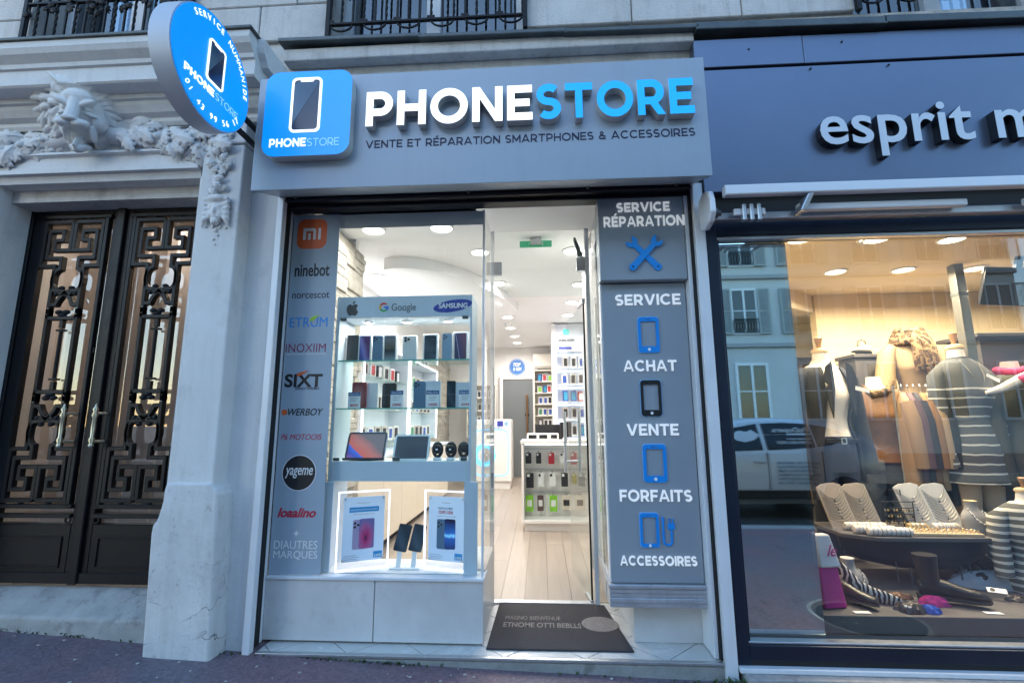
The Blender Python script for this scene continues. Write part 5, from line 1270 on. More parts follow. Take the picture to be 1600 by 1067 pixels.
slab('phone_box', 'white phone box in the middle of the top shelf', sit(row1[4], z1_), Y1, wht, None, True, box_dep=.03)
slab('phone_box', 'dark navy screen phone box right of the white box on the top shelf', sit(row1[5], z1_), Y1, carton_w, s_navy, box_dep=.03)
slab('phone', 'pale blue phone back at the right end of the top shelf', sit(row1[6], z1_), Y1, mat('sierra_blue', (.22, .34, .46), .3), None, True)
slab('phone_box', 'phone box with a pink curve on its dark screen, rightmost on the top shelf', sit(row1[7], z1_), Y1, carton_w, s_curve, box_dep=.03)
z2_ = SH[1] + .0005
r2 = [(-1.212, -1.12, 1.383, 1.551), (-1.127, -1.051, 1.383, 1.548), (-1.015, -0.923, 1.382, 1.541), (-0.812, -0.733, 1.381, 1.551), (-0.733, -0.638, 1.38, 1.551), (-0.597, -0.54, 1.379, 1.549), (-0.54, -0.441, 1.379, 1.54)]
slab('phone', 'red phone on the middle shelf with a price card before it', sit(r2[0], z2_), Y1, redp, s_red)
slab('phone_box', 'plain white phone box beside the red phone', sit(r2[1], z2_), Y1 + .02, carton_w, None, box_dep=.03)
slab('phone', 'black phone in the middle of the middle shelf', sit(r2[2], z2_), Y1, graph, s_blk)
slab('phone', 'blue phone with its lenses showing on the middle shelf', sit(r2[3], z2_), Y1, pac, None, True)
slab('phone_box', 'silver blue phone box beside the blue phone on the middle shelf', sit(r2[4], z2_), Y1, silb, None, box_dep=.03)
slab('phone', 'dark phone at the right end of the middle shelf', sit(r2[5], z2_), Y1, graph, s_navy)
slab('phone_box', 'grey blue phone box rightmost on the middle shelf', sit(r2[6], z2_), Y1, silb, None, box_dep=.03)
for bx, lb, pr in (((-1.216, -1.137, 1.382, 1.482), 'price card in front of the red phone', '809€'), ((-0.944, -0.863, 1.38, 1.488), 'price card beside the black phone', '1099€'), ((-0.716, -0.635, 1.378, 1.486), 'price card on the silver blue box', '1059€'), ((-0.51, -0.43, 1.377, 1.484), 'price card rightmost on the middle shelf', '659€')):
    price_card(sit(bx, z2_), .25, lb, pr)
def tablet(bx, y, frame, scr, label, name='tablet', kb=False, lean=-.38):
    t = slab(name, label, bx, y, frame, None, dep=.012, cat='tablet', group='tablets in the window cabinet', lean=lean)
    w_ = bx[1] - bx[0]; h_ = bx[3] - bx[2]; e = w_ * .055
    shape('bezel', [rrect(-w_ / 2 + .003, w_ / 2 - .003, .003, h_ - .003, .012, 4)], -.0002, .0006, black_v if kb else raised_white, t)
    shape('screen', [rrect(-w_ / 2 + e, w_ / 2 - e, e, h_ - e, .003, 2)], -.0009, .0006, scr, t)
    boxo('stand', sil, t, -w_ * .2, w_ * .2, .0125, .06, .0, .03, .003, 1)
    if kb: boxo('keyboard', black_v, t, -w_ / 2 - .004, w_ / 2 + .004, -.02, -.0015, -.004, .008, .002, 1)
s_tab = screen_mat('screen_tablet', [(0, (.30, .02, .06)), (.30, (.03, .06, .40)), (.44, (.06, .12, .60)), (.46, (.62, .10, .05)), (.75, (.50, .14, .10)), (1, (.16, .12, .12))], 40, emit=.25)
zt_ = 1.0545
bxa = (-1.218, -0.966, 1.079, 1.243); bxb = (-0.917, -0.692, 1.078, 1.23)
tablet((bxa[0], bxa[1], zt_ + .005, zt_ + .005 + (bxa[3] - bxa[2]) * 1.10), .235, sil, s_tab, 'tablet with red and blue diagonal screen on a keyboard folio', kb=True)
tablet((bxb[0], bxb[1], zt_ + .001, zt_ + .001 + (bxb[3] - bxb[2]) * 1.10), .235, wht, s_blk, 'white tablet with black screen in the window cabinet')
def watch(px, label, square=False, m=None):
    x, z = px; t = thing('smart_watch', label, 'watch', (x, .28, zt_ + .0005), 0, 'smart watches on clear stands')
    k = MB(); k.tube([(0.026 * math.sin(a), .015 - .0 * a, .062 + .040 * math.cos(a)) for a in [2 * math.pi * j / 24 for j in range(24)]], .011, 8, True, 1.0); k.build('strap', m or blk, t, smooth=60)
    if square: boxo('case', blk, t, -.024, .024, -.012, .004, .045, .098, .008, 3)
    else: MB().lathe([(.0, .004), (.026, .004), (.028, 0), (.028, -.012), (.025, -.016), (0, -.016)], (0, .0, .065), 24, 'y').build('case', blk, t, smooth=40)
    shape('dial', [circ(0, .065, .019, 20)] if not square else [rrect(-.018, .018, .052, .091, .004, 3)], -.0163 if not square else -.0122, .0008, s_blk, t)
    if not square: boxo('dial_text', raised_white, t, -.006, .006, -.0182, -.0172, .06, .07)
    boxo('stand', mat('clear_acrylic', (.8, .85, .88), .2), t, -.025, .025, -.005, .05, 0, .016, .003, 1)
watch((-0.647, 0), 'round black smart watch on the left of the three watches'); watch((-0.563, 0), 'round smart watch with lit white dial, middle of the three watches'); watch((-0.483, 0), 'square black smart watch at the cabinet end', True)

# --- lit posters and phone stands below
po_m = screen_mat('poster_pale_blue', [(0, (.45, .60, .80)), (1, (.62, .74, .90))], 60, rough=.4, emit=.12)
clear = glass('acrylic_sheet', (.96, .97, 1), 1.4)
def poster(loc, rz, w_, h_, label, left):
    t = thing('lit_poster', label, 'poster', loc, rz, 'light framed posters in the window')
    boxo('acrylic', clear, t, -w_ / 2, w_ / 2, 0, .006, .006, h_)
    MB().sweep_bar([(-w_ / 2, .004), (w_ / 2, .004), (w_ / 2, h_), (-w_ / 2, h_)], .008, -.002, .008, True).build('light_edge', mat('lavender_led', (.9, .9, 1), .4, emit=1.0, ecol=(.86, .86, 1)), t)
    i_ = .028; sh = boxo('sheet', po_m, t, -w_ / 2 + i_, w_ / 2 - i_, -.002, -.0003, .05, h_ - .03)
    for (x, z) in ((-w_ / 2 + i_ + .008, h_ - .04), (w_ / 2 - i_ - .008, h_ - .04), (-w_ / 2 + i_ + .008, .06), (w_ / 2 - i_ - .008, .06)): MB().lathe([(.006, 0), (.006, -.006), (0, -.007)], (x, -.002, z), 10, 'y').build('stud', grey_alu, t, smooth=40)
    y = -.0022; dk = mat('grey_vinyl', (.14, .14, .15), .4); bl_ = mat('poster_blue', (.02, .22, .52), .4, emit=.15)
    def L_(s, x0, x1, z0, z1, m, b=.0): lettering('lettering', s, (x0, x1, z0, z1), y, .0006, m, sh, b)
    if left:
        L_('Smartphones & accessoires', -.045, .03, h_ * .845, h_ * .86, dk)
        bd_ = boxo('banner', bl_, sh, -.085, .085, y - .0007, y - .0001, h_ * .735, h_ * .80)
        lettering('lettering', 'RECONDITIONNÉS PAR NOS EXPERTS', (-.078, .078, h_ * .755, h_ * .78), y - .0008, .0005, raised_white, bd_, .02)
        L_('iPhone reconditionnés garantis 12 mois', -.06, .06, h_ * .70, h_ * .715, dk)
        p1 = [(-.062, -.012), (-.025, .05)]; cA, cB = mat('lilac_back', (.50, .40, .60), .3), screen_mat('screen_pink', [(0, (.25, .20, .45)), (.3, (.55, .15, .35)), (.75, (.60, .05, .20)), (1, (.05, .02, .06))], radial=True)
    else:
        L_('Smartphones', -.03, .03, h_ * .845, h_ * .86, dk)
        L_('VENTE & DÉBIT', -.055, .045, h_ * .765, h_ * .80, mat('teal_print', (.10, .22, .30), .4), .02); L_('COUPS 2 CŒUR', -.05, .045, h_ * .71, h_ * .75, red_v, .03); L_('en plusieurs fois selon les modèles', -.065, .065, h_ * .67, h_ * .685, dk)
        p1 = [(-.06, .0), (-.008, .05)]; cA, cB = pac, screen_mat('screen_blue_light', [(0, (.01, .02, .08)), (.42, (.02, .10, .40)), (.5, (.25, .65, 1)), (.58, (.02, .12, .45)), (1, (.01, .01, .05))], 90, emit=.2)
    za_, zb_2 = h_ * .26, h_ * .64
    k1 = shape('phone_back_print', [rrect(p1[0][0], p1[0][1] + .03, za_, zb_2, .01, 4)], y, .0006, cA, sh)
    shape('phone_front_print', [rrect(p1[1][0], p1[1][1] + .012, za_ + .003, zb_2 + .003, .01, 4)], y - .0007, .0006, cB, sh)
    for (u_, v_) in ((.012, .02), (.012, .042), (.03, .031)): shape('lens_print', [circ(p1[0][0] + u_, zb_2 - v_, .007, 12)], y - .0008, .0005, black_v, k1)
    boxo('price_flash', bl_, sh, w_ / 2 - i_ - .058, w_ / 2 - i_ - .008, y - .0008, y - .0001, h_ * .14, h_ * .22)
    lettering('lettering', '249€', (w_ / 2 - i_ - .054, w_ / 2 - i_ - .012, h_ * .15, h_ * .185), y - .0009, .0005, raised_white, sh, .02)
    for j in range(4): boxo('text_line', dk, sh, -w_ / 2 + i_ + .01, -w_ / 2 + i_ + .10 - .015 * (j % 2), y - .0004, y - .0001, h_ * (.12 + .022 * j), h_ * (.124 + .022 * j))
p0, p1_, q0, q1 = (-1.204, 0.162), (-0.938, 0.287), (-0.712, 0.27), (-0.435, 0.194)
for (a_, b_, lb, lf2) in ((p0, p1_, 'lit poster of a lilac phone standing at the left of the window floor', True), (q0, q1, 'lit poster of a blue phone standing at the right of the window floor', False)):
    L = math.hypot(b_[0] - a_[0], b_[1] - a_[1]); poster(((a_[0] + b_[0]) / 2, (a_[1] + b_[1]) / 2, .4305), math.atan2(b_[1] - a_[1], b_[0] - a_[0]), L, .445, lb, lf2)
for (px, lb) in (((-0.866, 0.403), 'dark phone on a white stand, next to the lilac phone poster'), ((-0.774, 0.405), 'dark phone on a white stand, next to the blue phone poster')):
    t = thing('phone_on_stand', lb, 'phone', (px[0], .26, .4305), 0, 'phones on white stands between the posters')
    boxo('foot', raised_white, t, -.045, .045, -.03, .05, 0, .008, .003); MB().hexa([(-.014, .0, .008), (.014, .0, .008), (.014, .012, .008), (-.014, .012, .008), (-.010, .02, .13), (.018, .02, .13), (.018, .03, .13), (-.010, .03, .13)]).build('stem', raised_white, t, .002, 1)
    me = shape_mesh([rrect(-.04, .04, 0, .155, .009, 4)], .009); me.transform(ROTX); b_ = link('body', me, graph, t, (.004, .012, .092)); b_.rotation_euler = (-.35, .16, 0)
    me = shape_mesh([rrect(-.036, .036, .004, .151, .007, 4)], .0008); me.transform(ROTX); me.transform(Matrix.Translation((0, -.0051, 0))); o = link('screen', me, s_navy, b_)

# ================================================================== neighbouring clothes shop: front
NX0, NX1 = .975, 5.2
nf = thing('clothes_shopfront', 'dark blue grey metal shopfront of the clothes shop with wide window', 'shopfront', (0, 0, 0))
dkm = mat('dark_blue_grey_metal', (.15, .18, .25), .36, .75, var=.12, scale=1.5)
dkf = mat('midnight_frame', (.012, .02, .04), .35, .3, var=.2, scale=4)
for (a, b) in ((.972, 4.3), (4.304, 5.2)):
    boxo('fascia_panel', dkm, nf, a, b, -.05, .028, 2.60, 3.395, .003, 1)
    boxo('fascia_strip', dkm, nf, a, 1.62 if a < 1 else b, -.055, .028, 3.41, 3.60, .003, 1)
boxo('fascia_strip', dkm, nf, 1.624, 4.3, -.0535, .028, 3.41, 3.60, .003, 1)
boxo('shadow_gap', dark_gap, nf, .972, 5.2, -.03, .028, 3.3955, 3.4095)
for (x, z) in ((1.3, 3.52), (1.85, 3.54), (1.65, 3.37), (2.1, 3.37), (2.9, 3.55)): MB().lathe([(.007, 0), (.006, -.004), (0, -.005)], (x, -.055, z), 8, 'y').build('screw', dark_gap, nf, smooth=40)
satin = mat('pale_satin_metal', (.58, .60, .64), .35, .3); blk_side = mat('black_return', (.006, .008, .014), .5)
nl = letters('esprit m', (1.634, 2.841, 2.763, 3.086), -.051, .05, [satin, blk_side], nf, bold=.012, spacing=1.02)
# frame
boxo('frame_post', dkf, nf, .972, 1.035, -.02, .12, .07, 2.44, .004); boxo('frame_head', dkf, nf, 1.0355, NX1, -.02, .12, 2.345, 2.44, .004)
boxo('frame_head', dark_gap, nf, .972, NX1, .0, .12, 2.4405, 2.60); boxo('frame_sill', dkf, nf, 1.0355, NX1, -.02, .12, .095, .165, .004)
boxo('sill_bead', grey_alu, nf, 1.0355, NX1, -.004, .05, .1655, .176, .002, 1); boxo('sill_plate', white_alu, nf, .972, NX1, -.05, .12, .046, .0695, .004)
boxo('sill_joint', dark_gap, nf, .972, NX1, -.015, .12, .0697, .0948)
boxo('frame_bead', grey_alu, nf, 1.04, NX1, .0, .04, 2.325, 2.3445, .002, 1); boxo('frame_bead', dkf, nf, 1.0355, 1.05, .0, .06, .1765, 2.3245, .002, 1)
boxo('window_glass', glass('clothes_window_glass', (.92, .95, .95), 2.35), nf, 1.0505, NX1, .048, .056, .177, 2.324)
boxo('frame_post', dkf, nf, NX1 + .001, NX1 + .08, -.02, .12, .07, 2.6, .004)
# awning cassette with arms
aw = thing('awning_cassette', 'folded white awning with grey folding arms above the clothes window', 'awning', (0, 0, 0))
MB().prism([(-.255, 2.488), (-.245, 2.482), (-.205, 2.486), (-.205, 2.545), (-.24, 2.546), (-.253, 2.54)], 1.01, 5.15, 'yz').build('front_bar', mat('white_awning_profile', (.72, .74, .78), .35, .1), aw, .003, 1)
boxo('back_bar', grey_alu, aw, .985, 5.15, -.12, -.065, 2.40, 2.44, .004, 1)
boxo('arm', mat('white_awning_profile', (.72, .74, .78)), aw, 1.42, 2.3, -.185, -.145, 2.415, 2.455, .008)
boxo('arm', MATS['white_awning_profile'], aw, 2.6, 3.6, -.185, -.145, 2.415, 2.455, .008)
MB().hexa([(1.40, -.24, 2.39), (1.43, -.24, 2.39), (1.43, -.16, 2.39), (1.40, -.16, 2.39), (1.44, -.26, 2.478), (1.47, -.26, 2.478), (1.47, -.16, 2.478), (1.44, -.16, 2.478)]).build('arm_joint', grey_alu, aw, .004, 1)
for x in (1.12, 1.16, 1.20): boxo('clamp', grey_alu, aw, x, x + .022, -.19, -.151, 2.365, 2.46, .004, 1)
k = MB(); k.box(1.08, 1.25, -.175, -.152, 2.40, 2.44); k.build('shoulder', white_alu, aw, .006)
eb = thing('awning_end_bracket', 'white awning end bracket beside the right post of the phone shop', 'bracket', (0, 0, 0))
MB().prism([(-.24, 2.40), (-.20, 2.355), (-.12, 2.34), (-.06, 2.36), (-.045, 2.45), (-.06, 2.54), (-.13, 2.555), (-.21, 2.53), (-.235, 2.47)], .93, .962, 'yz').build('plate', white_alu, eb, .008, 3)
MB().lathe([(.028, 0), (.028, .03), (.016, .034), (.016, .05)], (.9625, -.16, 2.42), 16, 'x').build('pivot', zinc, eb, smooth=40)
MB().lathe([(.022, 0), (.022, .025), (0, .027)], (.9625, -.12, 2.51), 16, 'x').build('pivot', dark_gap, eb, smooth=40)

# ================================================================== clothes shop interior
warm_wall = mat('warm_beige_wall', (.76, .62, .42), .8, var=.04, scale=2); nceil = mat('cream_ceiling', (.80, .68, .50), .85, var=.03)
NCZ = 2.47
struct(boxo('boutique_ceiling', nceil, None, 1.466, 6.6, .13, 3.6, NCZ, NCZ + .06)); struct(boxo('boutique_wall_back', warm_wall, None, 2.62, 6.6, 1.9, 2.0, .1, NCZ - .001))
struct(boxo('boutique_wall_left', warm_wall, None, 1.466, 1.50, .16, 3.6, .1, NCZ - .001)); struct(boxo('boutique_wall_right', warm_wall, None, 6.5, 6.6, .16, 1.899, .1, NCZ - .001))
wd_ = struct(bpy.data.objects.new('timber_clad_wall', None)); COL.objects.link(wd_)
wm = [mat('weathered_board_%d' % i, (.30 * t, .22 * t, .16 * t), .7, var=.3, scale=9) for i, t in enumerate((.8, 1, 1.2))]
boxo('backing', dark_gap, wd_, 1.501, 4.2, 3.5, 3.6, .1, NCZ - .002)
z = .3
while z < 2.2:
    x = 1.52 - rnd.uniform(0, .3)
    while x < 4.2:
        L = rnd.uniform(.25, .5); boxo('board', wm[rnd.randrange(3)], wd_, max(x, 1.505) + .002, min(x + L, 4.19) - .002, 3.47 - rnd.uniform(0, .015), 3.4995, z + .002, z + .078, .003, 1); x += L
    z += .08
struct(boxo('display_wall', nceil, None, 1.501, 4.2, 3.3, 3.4, 2.05, NCZ - .001))
MB().hexa([(1.62, 1.2, 2.30), (2.60, 1.9, 2.30), (2.60, 2.1, 2.30), (1.62, 1.4, 2.30), (1.62, 1.2, NCZ - .002), (2.60, 1.9, NCZ - .002), (2.60, 2.1, NCZ - .002), (1.62, 1.4, NCZ - .002)]).build('boutique_beam', nceil)
bpy.data.objects['boutique_beam']['kind'] = 'structure'
floor_m = mat('grey_display_board', (.10, .095, .10), .55, var=.15, scale=6)
DZ = .27
struct(boxo('display_floor', floor_m, None, 1.47, 6.5, .10, 3.55, .18, DZ, .003, 1))
mp_ = thing('mirror_panel', 'tall mirror panel at the left edge of the clothes window reflecting the street', 'mirror', (0, 0, 0))
boxo('mirror', mat('blue_silver_mirror', (.68, .75, .77), .015, 1.0), mp_, 1.051, 1.462, .075, .081, .178, 2.325)
boxo('backing', blk_side, mp_, 1.0405, 1.464, .0815, .105, .178, 2.325)
GN = 'warm downlights in the clothes shop ceiling'
LENW = mat('warm_lit_lens', (1, .85, .6), .5, emit=5, ecol=(1, .82, .55)); DLW = dl_meshes(.085, LENW)
for (p, lb) in (((1.727, 0.394), 'warm downlight nearest the mirror panel, front row'), ((2.235, 0.431), 'warm downlight in the middle of the front row'), ((2.741, 0.468), 'warm downlight above the steel column, front row'),
                ((2.386, 1.145), 'warm downlight above the blazer mannequin, second row'), ((2.902, 1.134), 'warm downlight above the leopard scarf, second row'), ((3.453, 1.143), 'warm downlight beside the hanging screen, second row')):
    downlight(p[0], p[1], NCZ, lb, GN, 1.8 if 'front' in lb else 7.0, (1, .80, .55), DLW)
downlight(4.2, 1.0, NCZ, 'warm downlight behind the hanging screen', GN, 6, (1, .80, .55), DLW); downlight(2.1, 2.6, NCZ, 'warm downlight deep in the passage before the timber wall', GN, 3, (1, .80, .55), DLW)
downlight(2.2, .42, NCZ, 'warm downlight just behind the window head, over the jewellery', GN, 1.2, (1, .84, .62), DLW); downlight(3.3, .42, NCZ, 'warm downlight just behind the window head, right of the steel column', GN, 1.2, (1, .84, .62), DLW)

# --- mannequins
linen = mat('linen_form', (.74, .70, .66), .8, var=.06, scale=40); wood = mat('turned_wood', (.36, .20, .10), .45, var=.2, scale=12); tan_w = mat('pale_wood', (.62, .46, .28), .5)
def ring(cx, cy, z, rx, ry, n=28, a0=0., a1=360., yo=0.):
    full = abs(a1 - a0 - 360) < 1e-6; m = n if full else n + 1
    return [(cx + rx * math.sin(R_(a0 + (a1 - a0) * k / n)), cy + yo - ry * math.cos(R_(a0 + (a1 - a0) * k / n)), z) for k in range(m)]
TORSO = [(.00, .155, .105, .0), (.06, .165, .112, .0), (.14, .160, .108, .0), (.24, .128, .090, .0), (.30, .122, .088, -.005), (.38, .140, .100, -.012), (.45, .158, .112, -.02), (.52, .168, .105, -.008), (.60, .172, .088, .0), (.65, .150, .075, .005), (.685, .085, .062, .008), (.70, .058, .055, .01), (.76, .050, .050, .012), (.775, .048, .048, .012)]
def torso_at(h):
    for (a, b) in zip(TORSO, TORSO[1:]):
        if a[0] <= h <= b[0]:
            t = (h - a[0]) / (b[0] - a[0]); return [a[i] + (b[i] - a[i]) * t for i in range(4)]
    return list(TORSO[-1] if h > .7 else TORSO[0])
def smoothed(h): return torso_at(h)
def mannequin(label, loc, rz=0., cap=True, m=linen, lo=.0, pole=True, group='dress form mannequins'):
    t = thing('mannequin', label, 'mannequin', loc, rz, group)            # local z 0 = hip line
    k = MB(); k.loft([ring(0, 0, h, *torso_at(h)[1:3], yo=torso_at(h)[3]) for h in [lo + (.775 - lo) * j / 30 for j in range(31)]]); k.build('torso', m, t, smooth=60)
    if cap:
        MB().lathe([(.055, .775), (.058, .785), (.052, .80), (.03, .808)], (0, .012, 0), 20).build('neck_plate', tan_w, t, smooth=40)
        MB().lathe([(.014, .808), (.016, .83), (.026, .87), (.028, .885), (.02, .892), (0, .893)], (0, .012, 0), 16).build('finial', wood, t, smooth=40)
    if pole: MB().lathe([(.14, -(loc[2] - DZ) + .001), (.14, -(loc[2] - DZ) + .012), (.012, -(loc[2] - DZ) + .03), (.012, lo)], (0, 0, 0), 20).build('stand', zinc, t, smooth=40)
    return t
def garment(t, name, m, h0, h1, off, a0=0., a1=360., flare=0., n=26, open_front=None):
    k = MB(); rows = []; steps = 22
    for j in range(steps + 1):
        h = h0 + (h1 - h0) * j / steps; q = torso_at(max(0, h)); ex = off + flare * max(0, (.25 - h)) 
        wob = .006 * math.sin(9 * h + 3)
        rows.append((h, q[1] + ex + wob, q[2] + ex * .9 + wob * .5, q[3]))
    if open_front:
        rings = []
        for i_, (h, rx, ry, yo) in enumerate(rows):
            g_ = open_front(i_ / steps)
            o_ = ring(0, 0, h, rx, ry, n, g_, 360 - g_, yo); i2 = ring(0, 0, h, rx - .012, ry - .012, n, g_, 360 - g_, yo)
            rings.append(o_ + list(reversed(i2)))
        k.loft(rings)
    else:
        k.loft([ring(0, 0, h, rx + .004 * math.sin(h * 31), ry, n, yo=yo) for (h, rx, ry, yo) in rows])
    return k.build(name, m, t, smooth=55)
def sleeve(t, m, s_, pts, rad, name='sleeve'): return MB().tube([(s_ * p[0], p[1], p[2]) for p in pts], rad, 12).build(name, m, t, smooth=60)
def legs(t, m, name='trousers', zlo=-.62, wide=.085):
    k = MB()
    for s_ in (-1, 1): k.tube([(s_ * .075, 0, .02), (s_ * .085, 0, -.12), (s_ * .09, .005, -.35), (s_ * .092, .01, zlo)], [.10, wide, wide * .8, wide * .75], 14)
    k.loft([ring(0, 0, h, torso_at(max(0, h))[1] + .008, torso_at(max(0, h))[2] + .008) for h in (-.06, .0, .06, .12, .18)]); return k.build(name, m, t, smooth=60)
navy_w = mat('navy_wool', (.018, .02, .032), .8, var=.2, scale=60, bump=.2, bscale=200); denim = mat('dark_denim', (.025, .035, .07), .85, var=.3, scale=50); cream_k = mat('cream_knit', (.74, .68, .60), .85, var=.05, scale=50, bump=.2, bscale=150)
def stripes(name, c0, c1, period, duty, lo=-9, hi=9):
    m = bpy.data.materials.new(name); m.use_nodes = True; t = m.node_tree; b = t.nodes['Principled BSDF']; N = t.nodes.new; L = t.links.new
    tc = N('ShaderNodeTexCoord'); sp = N('ShaderNodeSeparateXYZ'); L(tc.outputs['Object'], sp.inputs[0])
    ns = N('ShaderNodeTexNoise'); ns.inputs['Scale'].default_value = 7; ad = N('ShaderNodeMath'); ad.operation = 'MULTIPLY_ADD'; ad.inputs[1].default_value = .02
    L(tc.outputs['Object'], ns.inputs['Vector']); L(ns.outputs['Fac'], ad.inputs[0]); L(sp.outputs[2], ad.inputs[2])
    md = N('ShaderNodeMath'); md.operation = 'MODULO'; md.inputs[1].default_value = period; a2 = N('ShaderNodeMath'); a2.operation = 'ADD'; a2.inputs[1].default_value = 10 * period * 20
    L(ad.outputs[0], a2.inputs[0]); L(a2.outputs[0], md.inputs[0]); lt = N('ShaderNodeMath'); lt.operation = 'LESS_THAN'; lt.inputs[1].default_value = duty; L(md.outputs[0], lt.inputs[0])
    hi_ = N('ShaderNodeMath'); hi_.operation = 'LESS_THAN'; hi_.inputs[1].default_value = hi; L(sp.outputs[2], hi_.inputs[0]); mu = N('ShaderNodeMath'); mu.operation = 'MULTIPLY'; L(lt.outputs[0], mu.inputs[0]); L(hi_.outputs[0], mu.inputs[1])
    lo_ = N('ShaderNodeMath'); lo_.operation = 'GREATER_THAN'; lo_.inputs[1].default_value = lo; L(sp.outputs[2], lo_.inputs[0]); m2 = N('ShaderNodeMath'); m2.operation = 'MULTIPLY'; L(mu.outputs[0], m2.inputs[0]); L(lo_.outputs[0], m2.inputs[1])
    mx = N('ShaderNodeMixRGB'); mx.inputs[1].default_value = c0 + (1,); mx.inputs[2].default_value = c1 + (1,); L(m2.outputs[0], mx.inputs[0]); L(mx.outputs[0], b.inputs['Base Color'])
    b.inputs['Roughness'].default_value = .9; nb = N('ShaderNodeTexNoise'); nb.inputs['Scale'].default_value = 180; bb = N('ShaderNodeBump'); bb.inputs['Strength'].default_value = .3; bb.inputs['Distance'].default_value = .004
    L(tc.outputs['Object'], nb.inputs['Vector']); L(nb.outputs['Fac'], bb.inputs['Height']); L(bb.outputs[0], b.inputs['Normal'])
    return m
def tag_card(t, x, y, z, rot, w_=.11, h_=.028):
    o = boxo('price_tag', raised_white, t, -w_ / 2, w_ / 2, -.001, .001, -h_ / 2, h_ / 2); o.location = (x, y, z); o.rotation_euler = (0, rot, 0); return o
# A: navy blazer over cream top
ma = mannequin('mannequin in a navy blazer over a cream top beside the mirror panel', (2.188, 1.12, 0.975), R_(12)); ma.scale = (1.07, 1.07, 1.07)
garment(ma, 'top', cream_k, .10, .72, .006)
garment(ma, 'blazer', navy_w, -.14, .665, .022, flare=.09, open_front=lambda t: 52 - 30 * t ** 1.5 if t < .97 else 30)
legs(ma, denim)
for s_ in (-1, 1):
    sleeve(ma, navy_w, s_, [(.15, .0, .63), (.205, .0, .585), (.235, .01, .45), (.25, .0, .25), (.262, -.03, .05), (.262, -.05, -.08)], [.045, .062, .06, .055, .05, .046])
    MB().prism([(s_ * .055, .70), (s_ * .105, .66), (s_ * .135, .56), (s_ * .10, .535), (s_ * .125, .50), (s_ * .085, .30), (s_ * .05, .50)][::(1 if s_ < 0 else -1)], -.152, -.140).build('lapel', navy_w, ma, .003, 1)
boxo('belt', blk, ma, -.135, .135, -.115, -.10, .135, .165, .004); shape('buckle', [rrect(-.022, .022, .128, .172, .006), rrect(-.014, .014, .136, .164, .003)], -.1155, .004, grey_alu, ma)
tag_card(ma, .155, -.155, .50, .2)
# B: grey striped knit dress
mb_ = mannequin('mannequin in a long grey knit dress with white stripes', (3.098, 1.0, 0.984), R_(4)); mb_.scale = (.95, 1.0, 1.06)
kn = stripes('striped_grey_knit', (.085, .09, .095), (.55, .54, .50), .062, .011, hi=.50)
garment(mb_, 'knit_dress', kn, -.13, .70, .024, flare=.10)
k = MB(); k.lathe([(.078, .665), (.072, .69), (.064, .715), (.058, .712)], (0, .008, 0), 20); k.build('collar', mat('grey_knit', (.085, .09, .095), .9), mb_, smooth=50)
for s_ in (-1, 1): sleeve(mb_, kn, s_, [(.14, .0, .625), (.195, .0, .57), (.215, -.005, .42), (.218, -.02, .22), (.215, -.045, .02), (.212, -.05, -.03)], [.045, .06, .056, .05, .044, .042])
legs(mb_, mat('beige_trousers', (.45, .34, .24), .85))
k = MB(); k.tube([(-.07, -.075, .69), (-.035, -.115, .60), (.02, -.14, .47), (.06, -.12, .58), (.07, -.08, .68)], .0025, 6); k.build('necklace', brass, mb_)
tag_card(mb_, .125, -.12, .56, .45, .10, .022)
# C: beige coat bust with leopard scarf on a plinth
beige = mat('beige_wool', (.33, .235, .14), .85, var=.06, scale=30)
def leopard():
    m = mat('leopard_scarf', (.42, .28, .13), .9, bump=.5, bscale=90); t = m.node_tree; b = t.nodes['Principled BSDF']; N = t.nodes.new; L = t.links.new
    tc = N('ShaderNodeTexCoord'); v = N('ShaderNodeTexVoronoi'); v.inputs['Scale'].default_value = 34; r = N('ShaderNodeValToRGB'); r.color_ramp.interpolation = 'CONSTANT'
    r.color_ramp.elements[0].color = (.16, .08, .03, 1); r.color_ramp.elements[1].position = .28; r.color_ramp.elements[1].color = (.02, .012, .008, 1); e = r.color_ramp.elements.new(.52); e.color = (.24, .15, .075, 1)
    L(tc.outputs['Object'], v.inputs['Vector']); L(v.outputs['Distance'], r.inputs[0]); L(r.outputs[0], b.inputs['Base Color']); return m
leo = leopard()
mc = mannequin('beige bust wearing a leopard print scarf on a grey plinth', (3.106, 1.45, 1.26), 0, cap=False, m=beige, lo=.20, pole=False)
for s_ in (-1, 1): sleeve(mc, beige, s_, [(.15, 0, .63), (.20, 0, .57), (.235, -.01, .42), (.27, -.03, .24)], [.045, .062, .07, .078])
for j in range(4):
    k = MB(); r0 = .075 + .012 * j; k.tube([(r0 * math.sin(a) * 1.1, .0 - r0 * math.cos(a), .745 - .028 * j + .012 * math.sin(3 * a + j)) for a in [2 * math.pi * q / 18 for q in range(18)]], .034, 10, True); k.build('scarf_loop', leo, mc, smooth=60)
for (x, L) in ((-.055, .28), (.015, .34), (.055, .30)):
    k = MB(); k.tube([(x * .8, -.11, .70), (x, -.145, .60), (x * 1.1, -.15, .50), (x * 1.15 + .01, -.14, .70 - L)], [.036, .04, .038, .03], 10, flat=.6); k.build('scarf_end', leo, mc, smooth=60)
